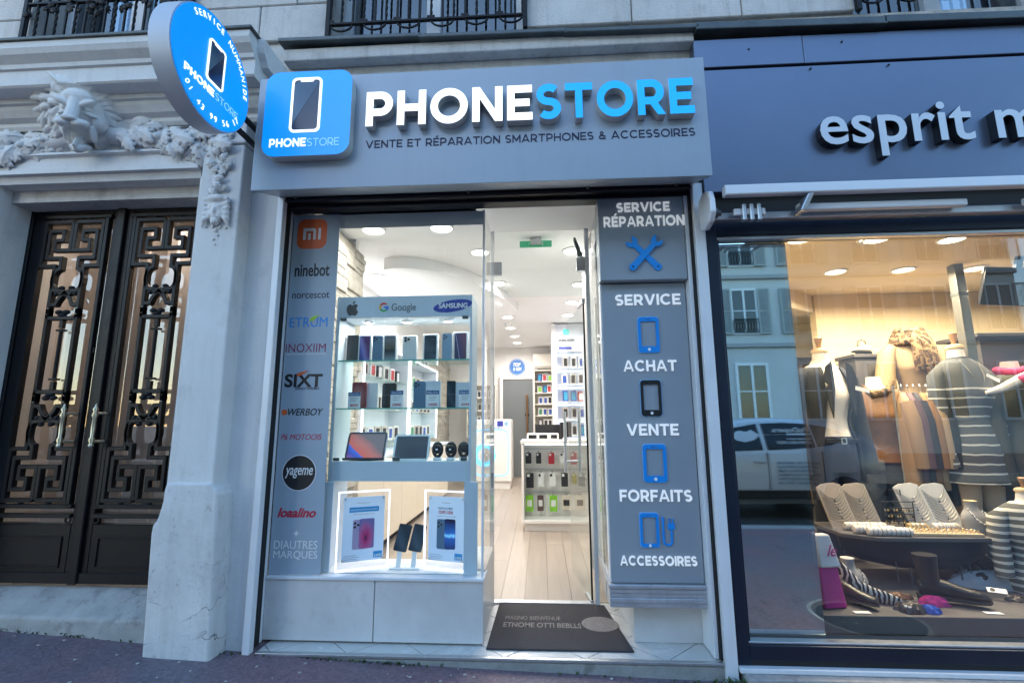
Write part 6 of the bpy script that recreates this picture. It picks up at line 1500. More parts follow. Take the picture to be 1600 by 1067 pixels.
def plinth_box(label, x, y, w_, d_, z1, z0=DZ, m=None, cap=.02):
    t = thing('display_plinth', label, 'plinth', (x, y, z0), 0, 'grey display plinths'); m = m or mat('slate_plinth', (.085, .08, .085), .6, var=.1)
    MB().hexa([(-w_ / 2 * 1.06, -d_ / 2, .001), (w_ / 2 * 1.06, -d_ / 2, .001), (w_ / 2 * 1.06, d_ / 2, .001), (-w_ / 2 * 1.06, d_ / 2, .001), (-w_ / 2, -d_ / 2, z1 - z0 - .031), (w_ / 2, -d_ / 2, z1 - z0 - .031), (w_ / 2, d_ / 2, z1 - z0 - .031), (-w_ / 2, d_ / 2, z1 - z0 - .031)]).build('shaft', m, t, .004)
    boxo('cap', m, t, -w_ / 2 - cap, w_ / 2 + cap, -d_ / 2 - cap, d_ / 2 + cap, z1 - z0 - .03, z1 - z0, .004); return t
plinth_box('grey plinth under the bust with the leopard scarf', mc.location.x, 1.45, .42, .34, 1.455)
plinth_box('grey plinth carrying the white shoe beside the blazer mannequin', 2.828, 1.7, .20, .24, 1.852)
plinth_box('tall grey plinth with flared cap right of the steel column', 3.581, 1.3, .36, .3, 1.943, cap=.05)
# D: low bust in white striped pullover at the right edge
md_ = mannequin('low bust in a grey and white striped pullover at the right end of the window', (2.96, .50, DZ + .002), R_(-6), lo=.0, pole=False)
kd_ = stripes('striped_pullover', (.10, .10, .095), (.58, .55, .50), .058, .022); md_.scale = (.88, .88, .74)
garment(md_, 'pullover', kd_, .0, .69, .02)
for s_ in (-1, 1): sleeve(md_, kd_, s_, [(.14, .0, .625), (.20, .0, .57), (.225, -.01, .40), (.23, -.03, .12)], [.045, .062, .058, .05])
# E: dark cardigan with pink scarf
me_ = mannequin('mannequin in a dark green cardigan with a pink scarf near the right edge', (3.463, 1.0, .93), R_(10), cap=False)
dgreen = mat('dark_green_knit', (.045, .045, .036), .9, var=.2, scale=60, bump=.3, bscale=150); pinkf = mat('raspberry_fabric', (.45, .03, .12), .8, var=.1)
garment(me_, 'cardigan', dgreen, -.10, .67, .03, flare=.1)
for s_ in (-1, 1): sleeve(me_, dgreen, s_, [(.15, 0, .62), (.21, 0, .56), (.24, -.01, .4), (.25, -.04, .1), (.25, -.06, -.1)], [.05, .066, .062, .055, .05])
k = MB(); k.tube([(.08 * math.sin(a), -.075 * math.cos(a), .70 + .01 * math.sin(2 * a)) for a in [2 * math.pi * q / 16 for q in range(16)]], .032, 10, True); k.build('scarf', pinkf, me_, smooth=60)
hb = thing('draped_shawl', 'cream and pink shawl draped before the dark cardigan', 'shawl', (3.286, .84, 1.513))
k = MB(); k.tube([(-.17, 0, -.045), (-.06, -.02, -.01), (.06, -.01, .045), (.16, 0, .10)], [.012, .03, .035, .02], 10, flat=.7); k.build('shawl', cream_k, hb, smooth=60)
k = MB(); k.tube([(.04, -.012, .05), (.09, -.035, .05), (.15, -.01, .06)], [.02, .045, .02], 10); k.build('pink_knot', pinkf, hb, smooth=60)
# F: brown leather jacket with jeans
mf = mannequin('mannequin in a tan leather jacket and blue jeans behind the blazer', (2.728, 1.38, .86), R_(-20), cap=False)
leather = mat('tan_leather', (.22, .11, .05), .45, var=.2, scale=14, bump=.3, bscale=60)
garment(mf, 'jacket', leather, .10, .67, .03); legs(mf, mat('mid_denim', (.12, .14, .17), .85, var=.2, scale=40), zlo=-.58)
for s_ in (-1, 1): sleeve(mf, leather, s_, [(.15, 0, .62), (.21, 0, .56), (.24, -.01, .4), (.25, -.03, .15)], [.05, .066, .062, .055])
k = MB(); k.tube([(-.10, -.06, .70), (-.04, -.11, .62), (.06, -.125, .66), (.11, -.05, .73)], [.02, .03, .03, .02], 10); k.build('fur_collar', leo, mf, smooth=60)
# clothes rail with coats
rail = thing('clothes_rail', 'metal clothes rail carrying coats in the middle of the window', 'clothes rail', (0, 0, 0)); rz0 = 1.538; rx0, rx1 = 2.713, 3.066
k = MB(); k.tube([(rx0, 1.15, DZ), (rx0, 1.15, rz0), (rx1, 1.15, rz0), (rx1, 1.15, DZ)], .010, 8); k.build('rail', grey_alu, rail, smooth=40)
def coat(x, m, label, L, w_=.19, rz=R_(62)):
    t = thing('hanging_coat', label, 'coat', (x, 1.15, rz0 - .012), rz, 'coats on the clothes rail')
    k = MB(); prof = [(.0, .05, .02), (-.03, .10, .03), (-.07, w_, .045), (-.15, w_ * 1.06, .05), (-.30, w_ * 1.0, .052), (-L * .7, w_ * 1.05, .055), (-L, w_ * 1.12, .06)]
    k.loft([ring(0, 0, h - .035, rx, ry * (1 + .12 * math.sin(h * 20)), 18) for (h, rx, ry) in prof]); k.build('coat', m, t, smooth=55)
    for s_ in (-1, 1): MB().tube([(s_ * w_ * .9, 0, -.115), (s_ * w_ * 1.12, -.02, -.25), (s_ * w_ * 1.16, -.03, -.45), (s_ * w_ * 1.14, -.035, -.58)], [.045, .05, .045, .04], 10).build('sleeve', m, t, smooth=60)
    k = MB(); k.tube([(0, 0, -.03), (0, 0, .01), (.012, 0, .028), (.02, 0, .015)], .003, 6); k.build('hook', grey_alu, t)
coats = [(mat('camel_coat', (.33, .21, .12), .85), 'camel coat first on the rail by the jeans', .72), (mat('plum_coat', (.12, .07, .08), .85), 'plum brown coat second on the rail', .70), (mat('charcoal_coat', (.03, .03, .04), .85), 'charcoal coat third on the rail', .76), (mat('tobacco_coat', (.26, .13, .05), .85), 'tobacco brown coat in the middle of the rail', .74), (mat('sand_coat', (.38, .26, .15), .85), 'sand coloured coat beside the tobacco coat', .70), (mat('black_coat', (.012, .012, .014), .85), 'black coat last on the rail by the striped dress', .80)]
for q, (m_, lb, L) in enumerate(coats): coat(rx0 + .06 + (rx1 - rx0 - .12) * q / 5, m_, lb, L)
# steel column, tilted screen
col_ = thing('steel_column', 'square steel column rising behind the striped dress', 'column', (0, 0, 0)); xx = 3.229
boxo('shaft', mat('grey_steel', (.20, .20, .19), .4, .6), col_, xx - .035, xx + .035, 1.02, 1.09, DZ, NCZ - .001, .004); boxo('collar', zinc, col_, xx - .038, xx + .038, 1.017, 1.093, 2.22, 2.25, .003, 1)
scn = thing('hanging_screen', 'dark flat screen hanging tilted under the clothes shop ceiling', 'screen', (3.513, .9, 2.247), R_(-8)); scn.rotation_euler = (R_(18), R_(6), R_(-10))
boxo('panel', mat('dark_screen', (.03, .032, .04), .25), scn, -.22, .30, -.015, .02, -.14, .14, .006); boxo('mount', zinc, scn, -.02, .02, .021, .05, .0, .22)
# --- shoe on plinth
def shoe(label, loc, rz, m, sc=1., boot=False, name='shoe'):
    t = thing(name, label, 'boot' if boot else 'shoe', loc, rz, 'shoes in the clothes window'); t.scale = (sc, sc, sc); k = MB()
    pr_ = [(-.10, .028, .0, .07), (-.075, .034, .0, .085), (-.03, .034, .0, .088), (.02, .034, .0, .072), (.07, .038, .0, .055), (.12, .038, .0, .045), (.155, .030, .0, .036), (.172, .012, .004, .02)]
    rings = [[(x, w_ * math.cos(a), z0 + (z1 - z0) * (.5 + .5 * math.sin(a)) ** .8) for a in [2 * math.pi * q / 14 for q in range(14)]] for (x, w_, z0, z1) in pr_]
    k.loft(rings); 
    if boot: k.tube([(-.055, 0, .05), (-.058, 0, .12), (-.06, 0, .19)], [.045, .046, .052], 14)
    k.build('upper', m, t, smooth=60)
    MB().prism([(-.105, -.03), (0, -.033), (.10, -.04), (.16, -.025), (.178, 0), (.16, .025), (.10, .04), (0, .033), (-.105, .03)], -.012, .004, 'xy').build('sole', dark_gap, t, .002, 1)
    boxo('heel', dark_gap, t, -.105, -.035, -.03, .03, -.03, -.0125, .004, 1); return t
shoe('white leather shoe on the small plinth beside the blazer', (2.858, 1.66, 1.852 + .031), R_(200), mat('white_leather', (.72, .70, .66), .4), .75)
hbg = thing('handbag', 'small dark handbag standing behind the white shoe', 'handbag', (2.897 + .02, 1.76, 1.852 + .001)); MB().hexa([(-.06, -.03, 0), (.06, -.03, 0), (.06, .03, 0), (-.06, .03, 0), (-.05, -.015, .10), (.05, -.015, .10), (.05, .015, .10), (-.05, .015, .10)]).build('bag', mat('olive_leather', (.06, .055, .04), .5), hbg, .01, 3)
k = MB(); k.tube([(-.035, 0, .10), (-.03, 0, .14), (0, 0, .155), (.03, 0, .14), (.035, 0, .10)], .005, 6); k.build('handle', dark_gap, hbg, smooth=60)

# ================================================================== jewellery table
TZ2 = .575; tx0, tx1 = 1.90, 2.93
jt = thing('jewellery_table', 'dark grey table of jewellery stands in the clothes window', 'table', (0, 0, 0))
MB().prism([(tx0, .62), (2.06, .50), (tx1, .50), (tx1, .98), (tx0, .98)], TZ2 - .025, TZ2, 'xy').build('top', mat('slate_plinth', (.085, .08, .085)), jt, .003, 1)
k = MB(); k.loft([[(2.42 + rx * math.cos(a), .76 + ry * math.sin(a), z) for a in [2 * math.pi * q / 28 for q in range(28)]] for (rx, ry, z) in ((.22, .14, .36), (.36, .19, .39), (.44, .21, .45), (.46, .215, TZ2 - .026))]); k.build('drum', blk_side, jt, smooth=50)
for x in (2.2, 2.28, 2.58, 2.64): MB().tube([(x, .6, TZ2 - .026), (x + .01, .6, DZ)], .004, 6).build('leg', zinc, jt)
bustm = mat('grey_velvet', (.30, .29, .29), .9, var=.08, scale=50); taupe = mat('taupe_velvet', (.36, .31, .28), .9, var=.08, scale=50); palev = mat('pale_grey_velvet', (.55, .54, .53), .9, var=.06, scale=50)
def neck_board(px, m, label, w_=.165, h_=.30):
    t = thing('necklace_board', label, 'jewellery display', (px, .74, TZ2 + .001), 0, 'necklace boards on the jewellery table'); t.rotation_euler = (R_(-20), R_(-7), 0)
    pl = [(-w_ / 2, 0), (w_ / 2, 0), (w_ / 2, h_ * .94), (w_ * .25, h_), (-w_ * .25, h_), (-w_ / 2, h_ * .94)]
    MB().prism(pl, 0, .012).build('board', m, t, .003, 1)
    k = MB()
    for j in range(9):
        z = h_ * (.28 + .075 * j); dp = .035 + .004 * j
        k.tube([(w_ * .44 * u_, -.003, z - dp * (1 - u_ * u_)) for u_ in (-1, -.75, -.5, -.25, 0, .25, .5, .75, 1)], .0018, 5)
    k.build('chains', mat('fine_chain', (.55, .5, .4), .3, .8), t)
    for j in range(9): MB().ball((.002 * (j % 3), -.006, h_ * (.28 + .075 * j) - .035 - .004 * j), (.005, .003, .006), 8, 6).build('pendant', [brass, blk, sil][j % 3], t, smooth=60)
for px, m_, lb in ((2.009, taupe, 'taupe necklace board at the left of the jewellery table'), (2.17, taupe, 'taupe necklace board beside the earring rack'), (2.52, palev, 'pale grey necklace board right of the earring rack'), (2.686, palev, 'pale grey necklace board beside the jewellery bust')): neck_board(px, m_, lb)
def roll(x, y, z, L, rz, label, m, r=.026):
    t = thing('bracelet_roll', label, 'jewellery display', (x, y, z + r), rz, 'padded bracelet rolls'); k = MB(); k.lathe([(.0, -L / 2), (r * .8, -L / 2 + .004), (r, -L / 2 + .015), (r, L / 2 - .015), (r * .8, L / 2 - .004), (0, L / 2)], (0, 0, 0), 16, 'x'); k.build('roll', m, t, smooth=50)
    for j in range(9):
        xx = -L / 2 + .025 + (L - .05) * j / 8; k = MB(); k.tube([(xx, (r + .001) * math.cos(a), (r + .001) * math.sin(a)) for a in [2 * math.pi * q / 14 for q in range(14)]], .0022, 5, True); k.build('bracelet', [brass, sil, wood][j % 3], t, smooth=60)
roll(2.107, .70, TZ2, .26, R_(-3), 'longest pale bracelet roll before the taupe boards', linen); roll(2.10, .60, TZ2, .25, R_(-4), 'bracelet roll at the front left of the table', linen); roll(2.155, .545, TZ2, .26, R_(-4), 'front bracelet roll nearest the glass', linen)
roll(2.42, .68, TZ2, .13, R_(0), 'gold bracelet roll in the middle of the table', mat('gold_velvet', (.40, .30, .14), .8)); roll(2.60, .69, TZ2, .17, R_(4), 'bracelet roll behind the ring tray', linen)
tr_ = thing('ring_tray', 'shallow pale wood tray filled with rings on the jewellery table', 'tray', (2.50, .585, TZ2 + .001), R_(-3))
boxo('tray', tan_w, tr_, -.20, .20, -.055, .06, 0, .018, .003, 1)
rm = mat('gold_ring', (.7, .5, .2), .25, .9); kr = MB(); kr.tube([(.007 * math.cos(a), 0, .007 + .007 * math.sin(a)) for a in [2 * math.pi * q / 10 for q in range(10)]], .0016, 5, True); rme = kr.mesh(smooth=60); rme.materials.append(rm); rme2 = rme.copy(); rme2.materials[0] = sil
for i in range(15):
    for j in range(4): o = link('ring', rme if (i + j) % 3 else rme2, None, tr_, (-.18 + .0255 * i, -.04 + .027 * j, .0185)); o.rotation_euler = (0, 0, rnd.uniform(-.6, .6))
er = thing('earring_rack', 'dark wire rack of earrings between the necklace boards', 'jewellery display', (2.367, .76, TZ2 + .001))
k = MB(); k.tube([(-.10, 0, 0), (-.10, 0, .17), (.10, 0, .17), (.10, 0, 0)], .004, 6)
for z in (.05, .09, .13): k.tube([(-.10, 0, z), (.10, 0, z)], .003, 6)
k.tube([(-.13, .06, .0), (-.13, .06, .24), (.07, .06, .24), (.07, .06, 0)], .004, 6); k.build('frame', dark_gap, er, smooth=50)
for z in (.045, .085, .125):
    for j in range(10): MB().ball((-.085 + .019 * j, -.006, z - .008), (.006, .004, .009), 8, 6).build('earring', [brass, rm, blk][(j + int(z * 100)) % 3], er, smooth=60)
def neck_bust(label, x, y, z, m, sc, drape=None):
    t = thing('jewellery_bust', label, 'jewellery display', (x, y, z), R_(8), 'velvet necklace busts'); t.scale = (sc, sc, sc)
    k = MB(); k.loft([ring(0, yo, h, rx, ry, 22) for (h, rx, ry, yo) in ((0, .075, .045, .0), (.03, .088, .05, .0), (.08, .095, .05, .0), (.115, .085, .046, .005), (.135, .06, .04, .012), (.15, .04, .034, .016), (.18, .034, .032, .018), (.20, .034, .032, .018))]); k.build('bust', m, t, smooth=60)
    MB().lathe([(.036, .2005), (.036, .206), (0, .207)], (0, .018, 0), 18).build('cap', tan_w if drape is None else palev, t, smooth=40)
    pts = [(-.042, .0, .155), (-.05, -.03, .13), (-.04, -.05, .095), (.0, -.058, .065), (.04, -.05, .095), (.05, -.03, .13), (.042, .0, .155)]
    for j in range(6):
        a, b = Vector(pts[j]), Vector(pts[j + 1])
        for q in range(4): MB().ball(a.lerp(b, q / 4), .0042, 8, 6).build('bead', sil if q % 2 else raised_white, t, smooth=60)
neck_bust('grey velvet bust with a bead necklace on the jewellery table', 2.751, .64, TZ2 + .001, bustm, .95)
neck_bust('small grey velvet bust with a necklace on the window floor', 1.792 + .02, .40, DZ + .001, bustm, 1.0, 1)
# --- on the window floor
def at_floor(p, y): return p
bag = thing('tote_bag', 'pink and white shopping bag standing at the mirror edge', 'bag', (1.578 + .015, 0.216 + .02, DZ + .001), R_(10))
def bagpart(z0, z1, m, nm): MB().hexa([(-.075, -.05, z0), (.06 - .05 * z0, -.05, z0), (.06 - .05 * z0, .05, z0), (-.075, .05, z0), (-.075, -.05 + .06 * z1, z1), (.06 - .12 * z1, -.05 + .06 * z1, z1), (.06 - .12 * z1, .05 - .06 * z1, z1), (-.075, .05 - .06 * z1, z1)]).build(nm, m, bag, .01, 3)
bagpart(0, .21, mat('hot_pink_fabric', (.55, .02, .22), .8, var=.08), 'pink_part'); bagpart(.2105, .38, mat('white_fabric', (.66, .66, .68), .85, var=.05), 'white_part')
lettering('script', 'le', (-.03, .03, .27, .33), -.047, .002, mat('hot_pink_fabric', (.55, .02, .22)), bag, .0, 1, .4)
blkl = mat('black_leather', (.012, .012, .013), .3, bump=.2, bscale=80)
shoe('black court shoe between the tote bag and the zebra scarf', (1.725, 0.251 + .05, DZ + .031), R_(-60), blkl, .9)
shoe('large black ankle boot lying in the middle of the window floor', (2.246, 0.246 + .05, DZ + .036), R_(-22), blkl, 1.15, True)
brnl = mat('dark_brown_leather', (.03, .022, .018), .35, bump=.2, bscale=80)
shoe('dark brown lace boot at the back below the table', (2.748, .75, DZ + .036), R_(-110), brnl, 1.15, True); shoe('black ankle boot behind the brown lace boot', (2.927, .85, DZ + .036), R_(-80), blkl, 1.2, True)
def zebra():
    m = mat('zebra_scarf', (.7, .7, .7), .9); t = m.node_tree; b = t.nodes['Principled BSDF']; N = t.nodes.new; L = t.links.new; tc = N('ShaderNodeTexCoord'); wv = N('ShaderNodeTexWave'); wv.inputs['Scale'].default_value = 14; wv.inputs['Distortion'].default_value = 7; r = N('ShaderNodeValToRGB'); r.color_ramp.interpolation = 'CONSTANT'; r.color_ramp.elements[0].color = (.012, .012, .014, 1); r.color_ramp.elements[1].position = .6; r.color_ramp.elements[1].color = (.62, .6, .58, 1)
    L(tc.outputs['Object'], wv.inputs['Vector']); L(wv.outputs['Fac'], r.inputs[0]); L(r.outputs[0], b.inputs['Base Color']); return m
zs = thing('zebra_scarf', 'black and white zebra scarf falling from the small bust', 'scarf', (1.855, 0.257 + .02, DZ))
k = MB(); k.tube([(-.13, .12, .20), (-.10, .09, .14), (-.06, .06, .075), (0, .03, .04), (.06, .0, .028), (.12, -.03, .022)], [.022, .035, .042, .045, .04, .02], 12, flat=.55); k.build('scarf', zebra(), zs, smooth=60)
def cloth_heap(name, label, cat, p, m, rx, ry, h, seed, rz=0):
    t = thing(name, label, cat, (p[0], p[1], DZ + .001), rz, 'folded pieces on the window floor'); r = random.Random(seed); k = MB(); rings = []; n = 40; ph = [r.uniform(0, 6) for _ in range(4)]
    for j in range(9):
        f = j / 8; s_ = math.cos(f * math.pi / 2) ** .6 if f < 1 else 0.02
        rings.append([(rx * s_ * math.cos(a) * (1 + .16 * math.sin(3 * a + ph[0] + f) + .09 * math.sin(8 * a + ph[1] + 5 * f)), ry * s_ * math.sin(a) * (1 + .12 * math.sin(4 * a + ph[2])), h * f + h * (.16 * math.sin(5 * a + ph[3] + 4 * f) + .12 * math.sin(11 * a + ph[1] - 6 * f)) * (1 - f) * f * 4) for a in [2 * math.pi * q / n for q in range(n)]])
    k.loft(rings); k.build('cloth', m, t, smooth=60); return t
pk = cloth_heap('beret', 'black beret with a white and pink disc on the window floor', 'hat', (1.969, 0.169), blk, .075, .05, .05, 1); MB().lathe([(.026, 0), (.024, .006), (0, .007)], (-.02, -.01, .028), 18).build('disc', raised_white, pk, smooth=40)
cloth_heap('glove', 'blue knitted glove beside the black beret', 'glove', (2.051, 0.155), mat('bright_blue_knit', (.02, .10, .50), .85, var=.1), .055, .026, .04, 2, R_(-20)); cloth_heap('scarf', 'bright pink scarf bunched behind the blue glove', 'scarf', (2.158, 0.27), mat('hot_pink_fabric', (.55, .02, .22)), .07, .035, .05, 3, R_(-15))
cloth_heap('glove', 'tan leather glove beside the zebra scarf', 'glove', (2.032, 0.364), leather, .07, .024, .035, 4, R_(-8)); cloth_heap('pullover', 'folded pale blue pullover behind the lying boot', 'pullover', (2.75, 0.616), mat('pale_blue_knit', (.42, .45, .50), .9, var=.12, scale=30), .20, .10, .09, 5, R_(-8)); cloth_heap('wallet', 'dark patterned pouch at the right end of the window floor', 'pouch', (2.685, 0.362), brnl, .06, .035, .03, 6)
for q, (p, rz_, lb) in enumerate((((1.696, 0.139), 0, 'white price card lying before the small bust'), ((2.379, 0.161), -.1, 'white price card lying before the black boot'), ((2.587, 0.368), -.5, 'white card with black oval lying on the folded clothes'))):
    t = thing('price_card', lb, 'price card', (p[0], p[1], DZ + (.002 if q < 2 else .05)), rz_, 'price cards on the window floor'); boxo('card', raised_white, t, -.042, .042, -.016, .016, 0, .002)
    if q == 2: MB().lathe([(.012, .0021), (.012, .003), (0, .003)], (-.018, 0, 0), 14).build('oval', blk, t); t.rotation_euler = (R_(35), 0, -.5)
ws = thing('wire_sphere_stand', 'black wire ball stand under the jewellery table', 'stand', (2.349, .62, DZ)); k = MB()
for j in range(4): k.tube([(.045 * math.cos(a) * math.cos(j * .8), .045 * math.cos(a) * math.sin(j * .8), .07 + .045 * math.sin(a)) for a in [2 * math.pi * q / 18 for q in range(18)]], .002, 5, True)
k.lathe([(.03, 0), (.03, .004), (.004, .008), (.004, .026)], n=12); k.build('wire', zinc, ws, smooth=50)

# ================================================================== across the street (seen in the panes): car and houses
car = thing('parked_car', 'silver hatchback parked across the road, reflected in the mirror panel', 'car', (1.15, -5.6, gz(2) - .126))
paint = mat('silver_car_paint', (.68, .71, .74), .28, .2, coat=.6); cglass = mat('tinted_car_glass', (.01, .013, .016), .06); tyre_m = mat('tyre_rubber', (.012, .012, .012), .8); trim = mat('black_plastic', (.015, .015, .016), .5)
ST = [(0, .55, .40, .62, .66), (.06, .74, .32, .70, .72), (.3, .80, .25, .80, .82), (.7, .84, .22, .88, .93), (1.0, .85, .21, .92, .99), (1.15, .85, .21, .93, 1.08), (1.45, .86, .21, .94, 1.26), (1.75, .86, .21, .95, 1.41), (2.1, .865, .21, .96, 1.48), (2.6, .865, .21, .97, 1.49), (3.0, .86, .21, .99, 1.47), (3.35, .855, .22, 1.01, 1.41), (3.6, .84, .23, 1.02, 1.30), (3.8, .81, .26, 1.0, 1.16), (3.95, .74, .32, .95, 1.02), (4.02, .60, .40, .80, .88)]
k = MB(); rings = []
for (x, w_, zb, zw, zt) in ST:
    cab_ = max(0, zt - zw); ins = .26 * min(1, cab_ / .5)
    half = [(0, zb), (w_ * .80, zb), (w_ * .97, zb + .12), (w_, zb + (zw - zb) * .55), (w_ * .985, zw - .05), (w_ * .955, zw), (w_ * .955 - ins * .5, zw + cab_ * .5), (w_ * .955 - ins * .9, zw + cab_ * .86), (w_ * .955 - ins * 1.35, zw + cab_ * .97), (0, zt)]
    rings.append([(x, y, z) for y, z in half] + [(x, -y, z) for y, z in reversed(half[1:-1])])
k.loft(rings); body = k.build('body', paint, car, smooth=38)
def side_pts(x):
    for a, b in zip(ST, ST[1:]):
        if a[0] <= x <= b[0]:
            t = (x - a[0]) / (b[0] - a[0]); return [a[i] + (b[i] - a[i]) * t for i in range(5)]
def on_side(x, f, s_=1, off=.006):
    _, w_, zb, zw, zt = side_pts(x); c_ = max(0, zt - zw); ins = .26 * min(1, c_ / .5); return (x, s_ * (w_ * .955 - ins * .9 * f + off), zw + c_ * .86 * f)
def side_window(xs_, s_, name='side_window'):
    k = MB(); vs = []
    for (x, f0, f1) in xs_: vs += [on_side(x, f0, s_), on_side(x, (f0 + f1) / 2, s_), on_side(x, f1, s_)]
    n = len(xs_); k.add(vs, [(3 * i + j, 3 * i + 3 + j, 3 * i + 4 + j, 3 * i + 1 + j) for i in range(n - 1) for j in (0, 1)]); return k.build(name, cglass, car, smooth=60)
for s_ in (1, -1):
    side_window([(1.4, .08, .30), (1.6, .08, .70), (1.85, .08, .92), (2.2, .08, .96)], s_); side_window([(2.26, .08, .96), (2.6, .09, .97), (2.95, .12, .95)], s_); side_window([(2.98, .13, .94), (3.2, .2, .90), (3.42, .45, .75)], s_)
k = MB(); k.add([(1.10, -.66, 1.07), (1.10, .66, 1.07), (1.76, .54, 1.43), (1.76, -.54, 1.43)], [(0, 1, 2, 3)]); k.build('windscreen', cglass, car)
k = MB(); k.add([(3.40, -.52, 1.405), (3.40, .52, 1.405), (3.79, .60, 1.185), (3.79, -.60, 1.185)], [(0, 1, 2, 3)]); k.build('rear_window', cglass, car)
def wheel(x, s_):
    w0 = MB(); w0.lathe([(.20, -.10), (.30, -.10), (.318, -.07), (.318, .07), (.30, .10), (.20, .10)], (0, 0, 0), 28, 'y'); o = w0.build('wheel', tyre_m, car, smooth=40, loc=(x, s_ * .76, .32))
    k = MB(); k.lathe([(.0, .07), (.06, .085), (.19, .07), (.2, .104), (.205, .09), (.205, -.02), (0, -.02)], (0, 0, 0), 28, 'y'); r_ = k.build('rim', grey_alu, o, smooth=40); r_.rotation_euler = (0, 0, 0 if s_ > 0 else math.pi)
    for j in range(5): q = boxo('spoke', trim, o, .07, .185, .078 if s_ > 0 else -.106, .106 if s_ > 0 else -.078, -.014, .014, .004, 1); q.rotation_euler = (0, R_(72 * j), 0)
    MB().lathe([(.36, -.005), (.385, .0), (.36, .02)], (0, 0, 0), 28, 'y').build('arch_lining', trim, o, smooth=40)
for x in (.72, 3.28):
    for s_ in (1, -1): wheel(x, s_)
for s_ in (1, -1):
    for (xa_, z0, z1) in ((1.33, .34, .93), (2.23, .34, .96), (3.0, .55, .98)): boxo('door_gap', trim, car, xa_, xa_ + .008, s_ * .85 - .02, s_ * .85 + .018, z0, z1)
    for xa_ in (2.02, 2.82): boxo('door_handle', paint, car, xa_, xa_ + .16, s_ * .875 - .015, s_ * .875 + .015, .82, .85, .006)
    boxo('side_moulding', trim, car, 1.1, 2.85, s_ * .862 - .02, s_ * .862 + .016, .30, .42, .008); boxo('chrome_strip', grey_alu, car, 1.2, 2.8, s_ * .882 - .004, s_ * .882 + .002, .425, .435)
    MB().ball((1.42, s_ * .95, 1.02), (.06, .10, .07), 12, 8).build('wing_mirror', paint, car, smooth=60); MB().ball((3.90, s_ * .70, .92), (.12, .10, .08), 12, 8).build('tail_light', mat('tail_red', (.30, .01, .012), .2), car, smooth=60); MB().ball((.14, s_ * .62, .68), (.14, .12, .06), 12, 8).build('headlight', mat('lamp_clear', (.7, .7, .72), .1), car, smooth=60)
boxo('bumper', trim, car, 3.93, 4.04, -.62, .62, .32, .46, .02, 3); boxo('number_plate', raised_white, car, 4.0405, 4.05, -.25, .25, .48, .58, .003, 1)
def car_text(s, x0, x1, z0, z1, m, y=.882):
    me = text_mesh(s, .01); fit(me, (x0, x1, z0, z1), .002)
    for v in me.vertices: v.co = (x0 + x1 - v.co.x, y - v.co.y, v.co.z)
    link('lettering', me, m, car)
blue_t = mat('teal_print', (.10, .22, .30), .4)
def win_text(s, x0, x1, z0, z1):
    me = text_mesh(s, .01); fit(me, (x0, x1, z0, z1), .001)
    for v in me.vertices:
        z_ = v.co.z; v.co = (x0 + x1 - v.co.x, .838 - (z_ - 1.0) * .50 - v.co.y, z_)
    link('lettering', me, raised_white, car)
win_text('VoDopera.', 2.38, 2.95, 1.24, 1.33); win_text('Showroom', 2.58, 2.92, 1.15, 1.18); win_text('REPORTAGES & DESIGN', 2.42, 2.9, 1.09, 1.13)
for j, s in enumerate(('PRISE DE VUES - MONTAGE', 'CAPTATION DE SPECTACLES', 'INTERVIEWS & FILMS', 'WWW.VODOPERA', 'ZONE DE PRODUCTION', 'PARIS 75018')): car_text(s, 2.35, 2.95 - .05 * (j % 3), .80 - .058 * j, .835 - .058 * j, blue_t)

pl_m = mat('pale_render', (.56, .56, .55), .85, var=.08, scale=.6, streak=.25); sh_m = mat('grey_green_shutter', (.36, .38, .37), .6); cour = mat('grey_course', (.36, .36, .36), .8, var=.1)
wp = MB().box(-.55, .55, 0, .08, 0, 2.0).mesh(.01, 1)
def mk(me, m): me.materials.append(m); return me
fr_me = MB().sweep_bar([(-.5, .03), (.5, .03), (.5, 1.97), (-.5, 1.97)], .09, -.02, .05, True).box(-.04, .04, -.02, .05, .075, 1.925).box(-.455, -.0405, -.015, .045, 1.0, 1.04).box(.0405, .455, -.015, .045, 1.0, 1.04).mesh(); mk(fr_me, frame_w)
gl_me = MB().box(-.455, .455, .01, .02, .075, 1.925).mesh(); mk(gl_me, mat('dark_window_glass', (.05, .055, .06), .08))
k = MB(); k.sweep_bar([(-.22, .03), (.22, .03), (.22, 1.97), (-.22, 1.97)], .06, -.02, .02, True); k.box(-.19, .19, -.015, .015, .97, 1.03)
for j in range(26):
    z = .08 + .072 * j
    if abs(z - 1.0) > .05: k.hexa([(-.19, -.015, z), (.19, -.015, z), (.19, .012, z + .03), (-.19, .012, z + .03), (-.19, -.015, z + .012), (.19, -.015, z + .012), (.19, .012, z + .042), (-.19, .012, z + .042)])
st_me = mk(k.mesh(), sh_m)
k = MB(); k.box(-.5, .5, -.12, -.10, .62, .66).box(-.5, .5, -.12, -.10, .05, .08)
for j in range(9): k.tube([(-.46 + .115 * j + .05 * math.sin(a), -.11, .35 + .25 * math.cos(a)) for a in [2 * math.pi * q / 12 for q in range(12)]], .012, 5, True)
rl_me = mk(k.mesh(), iron)
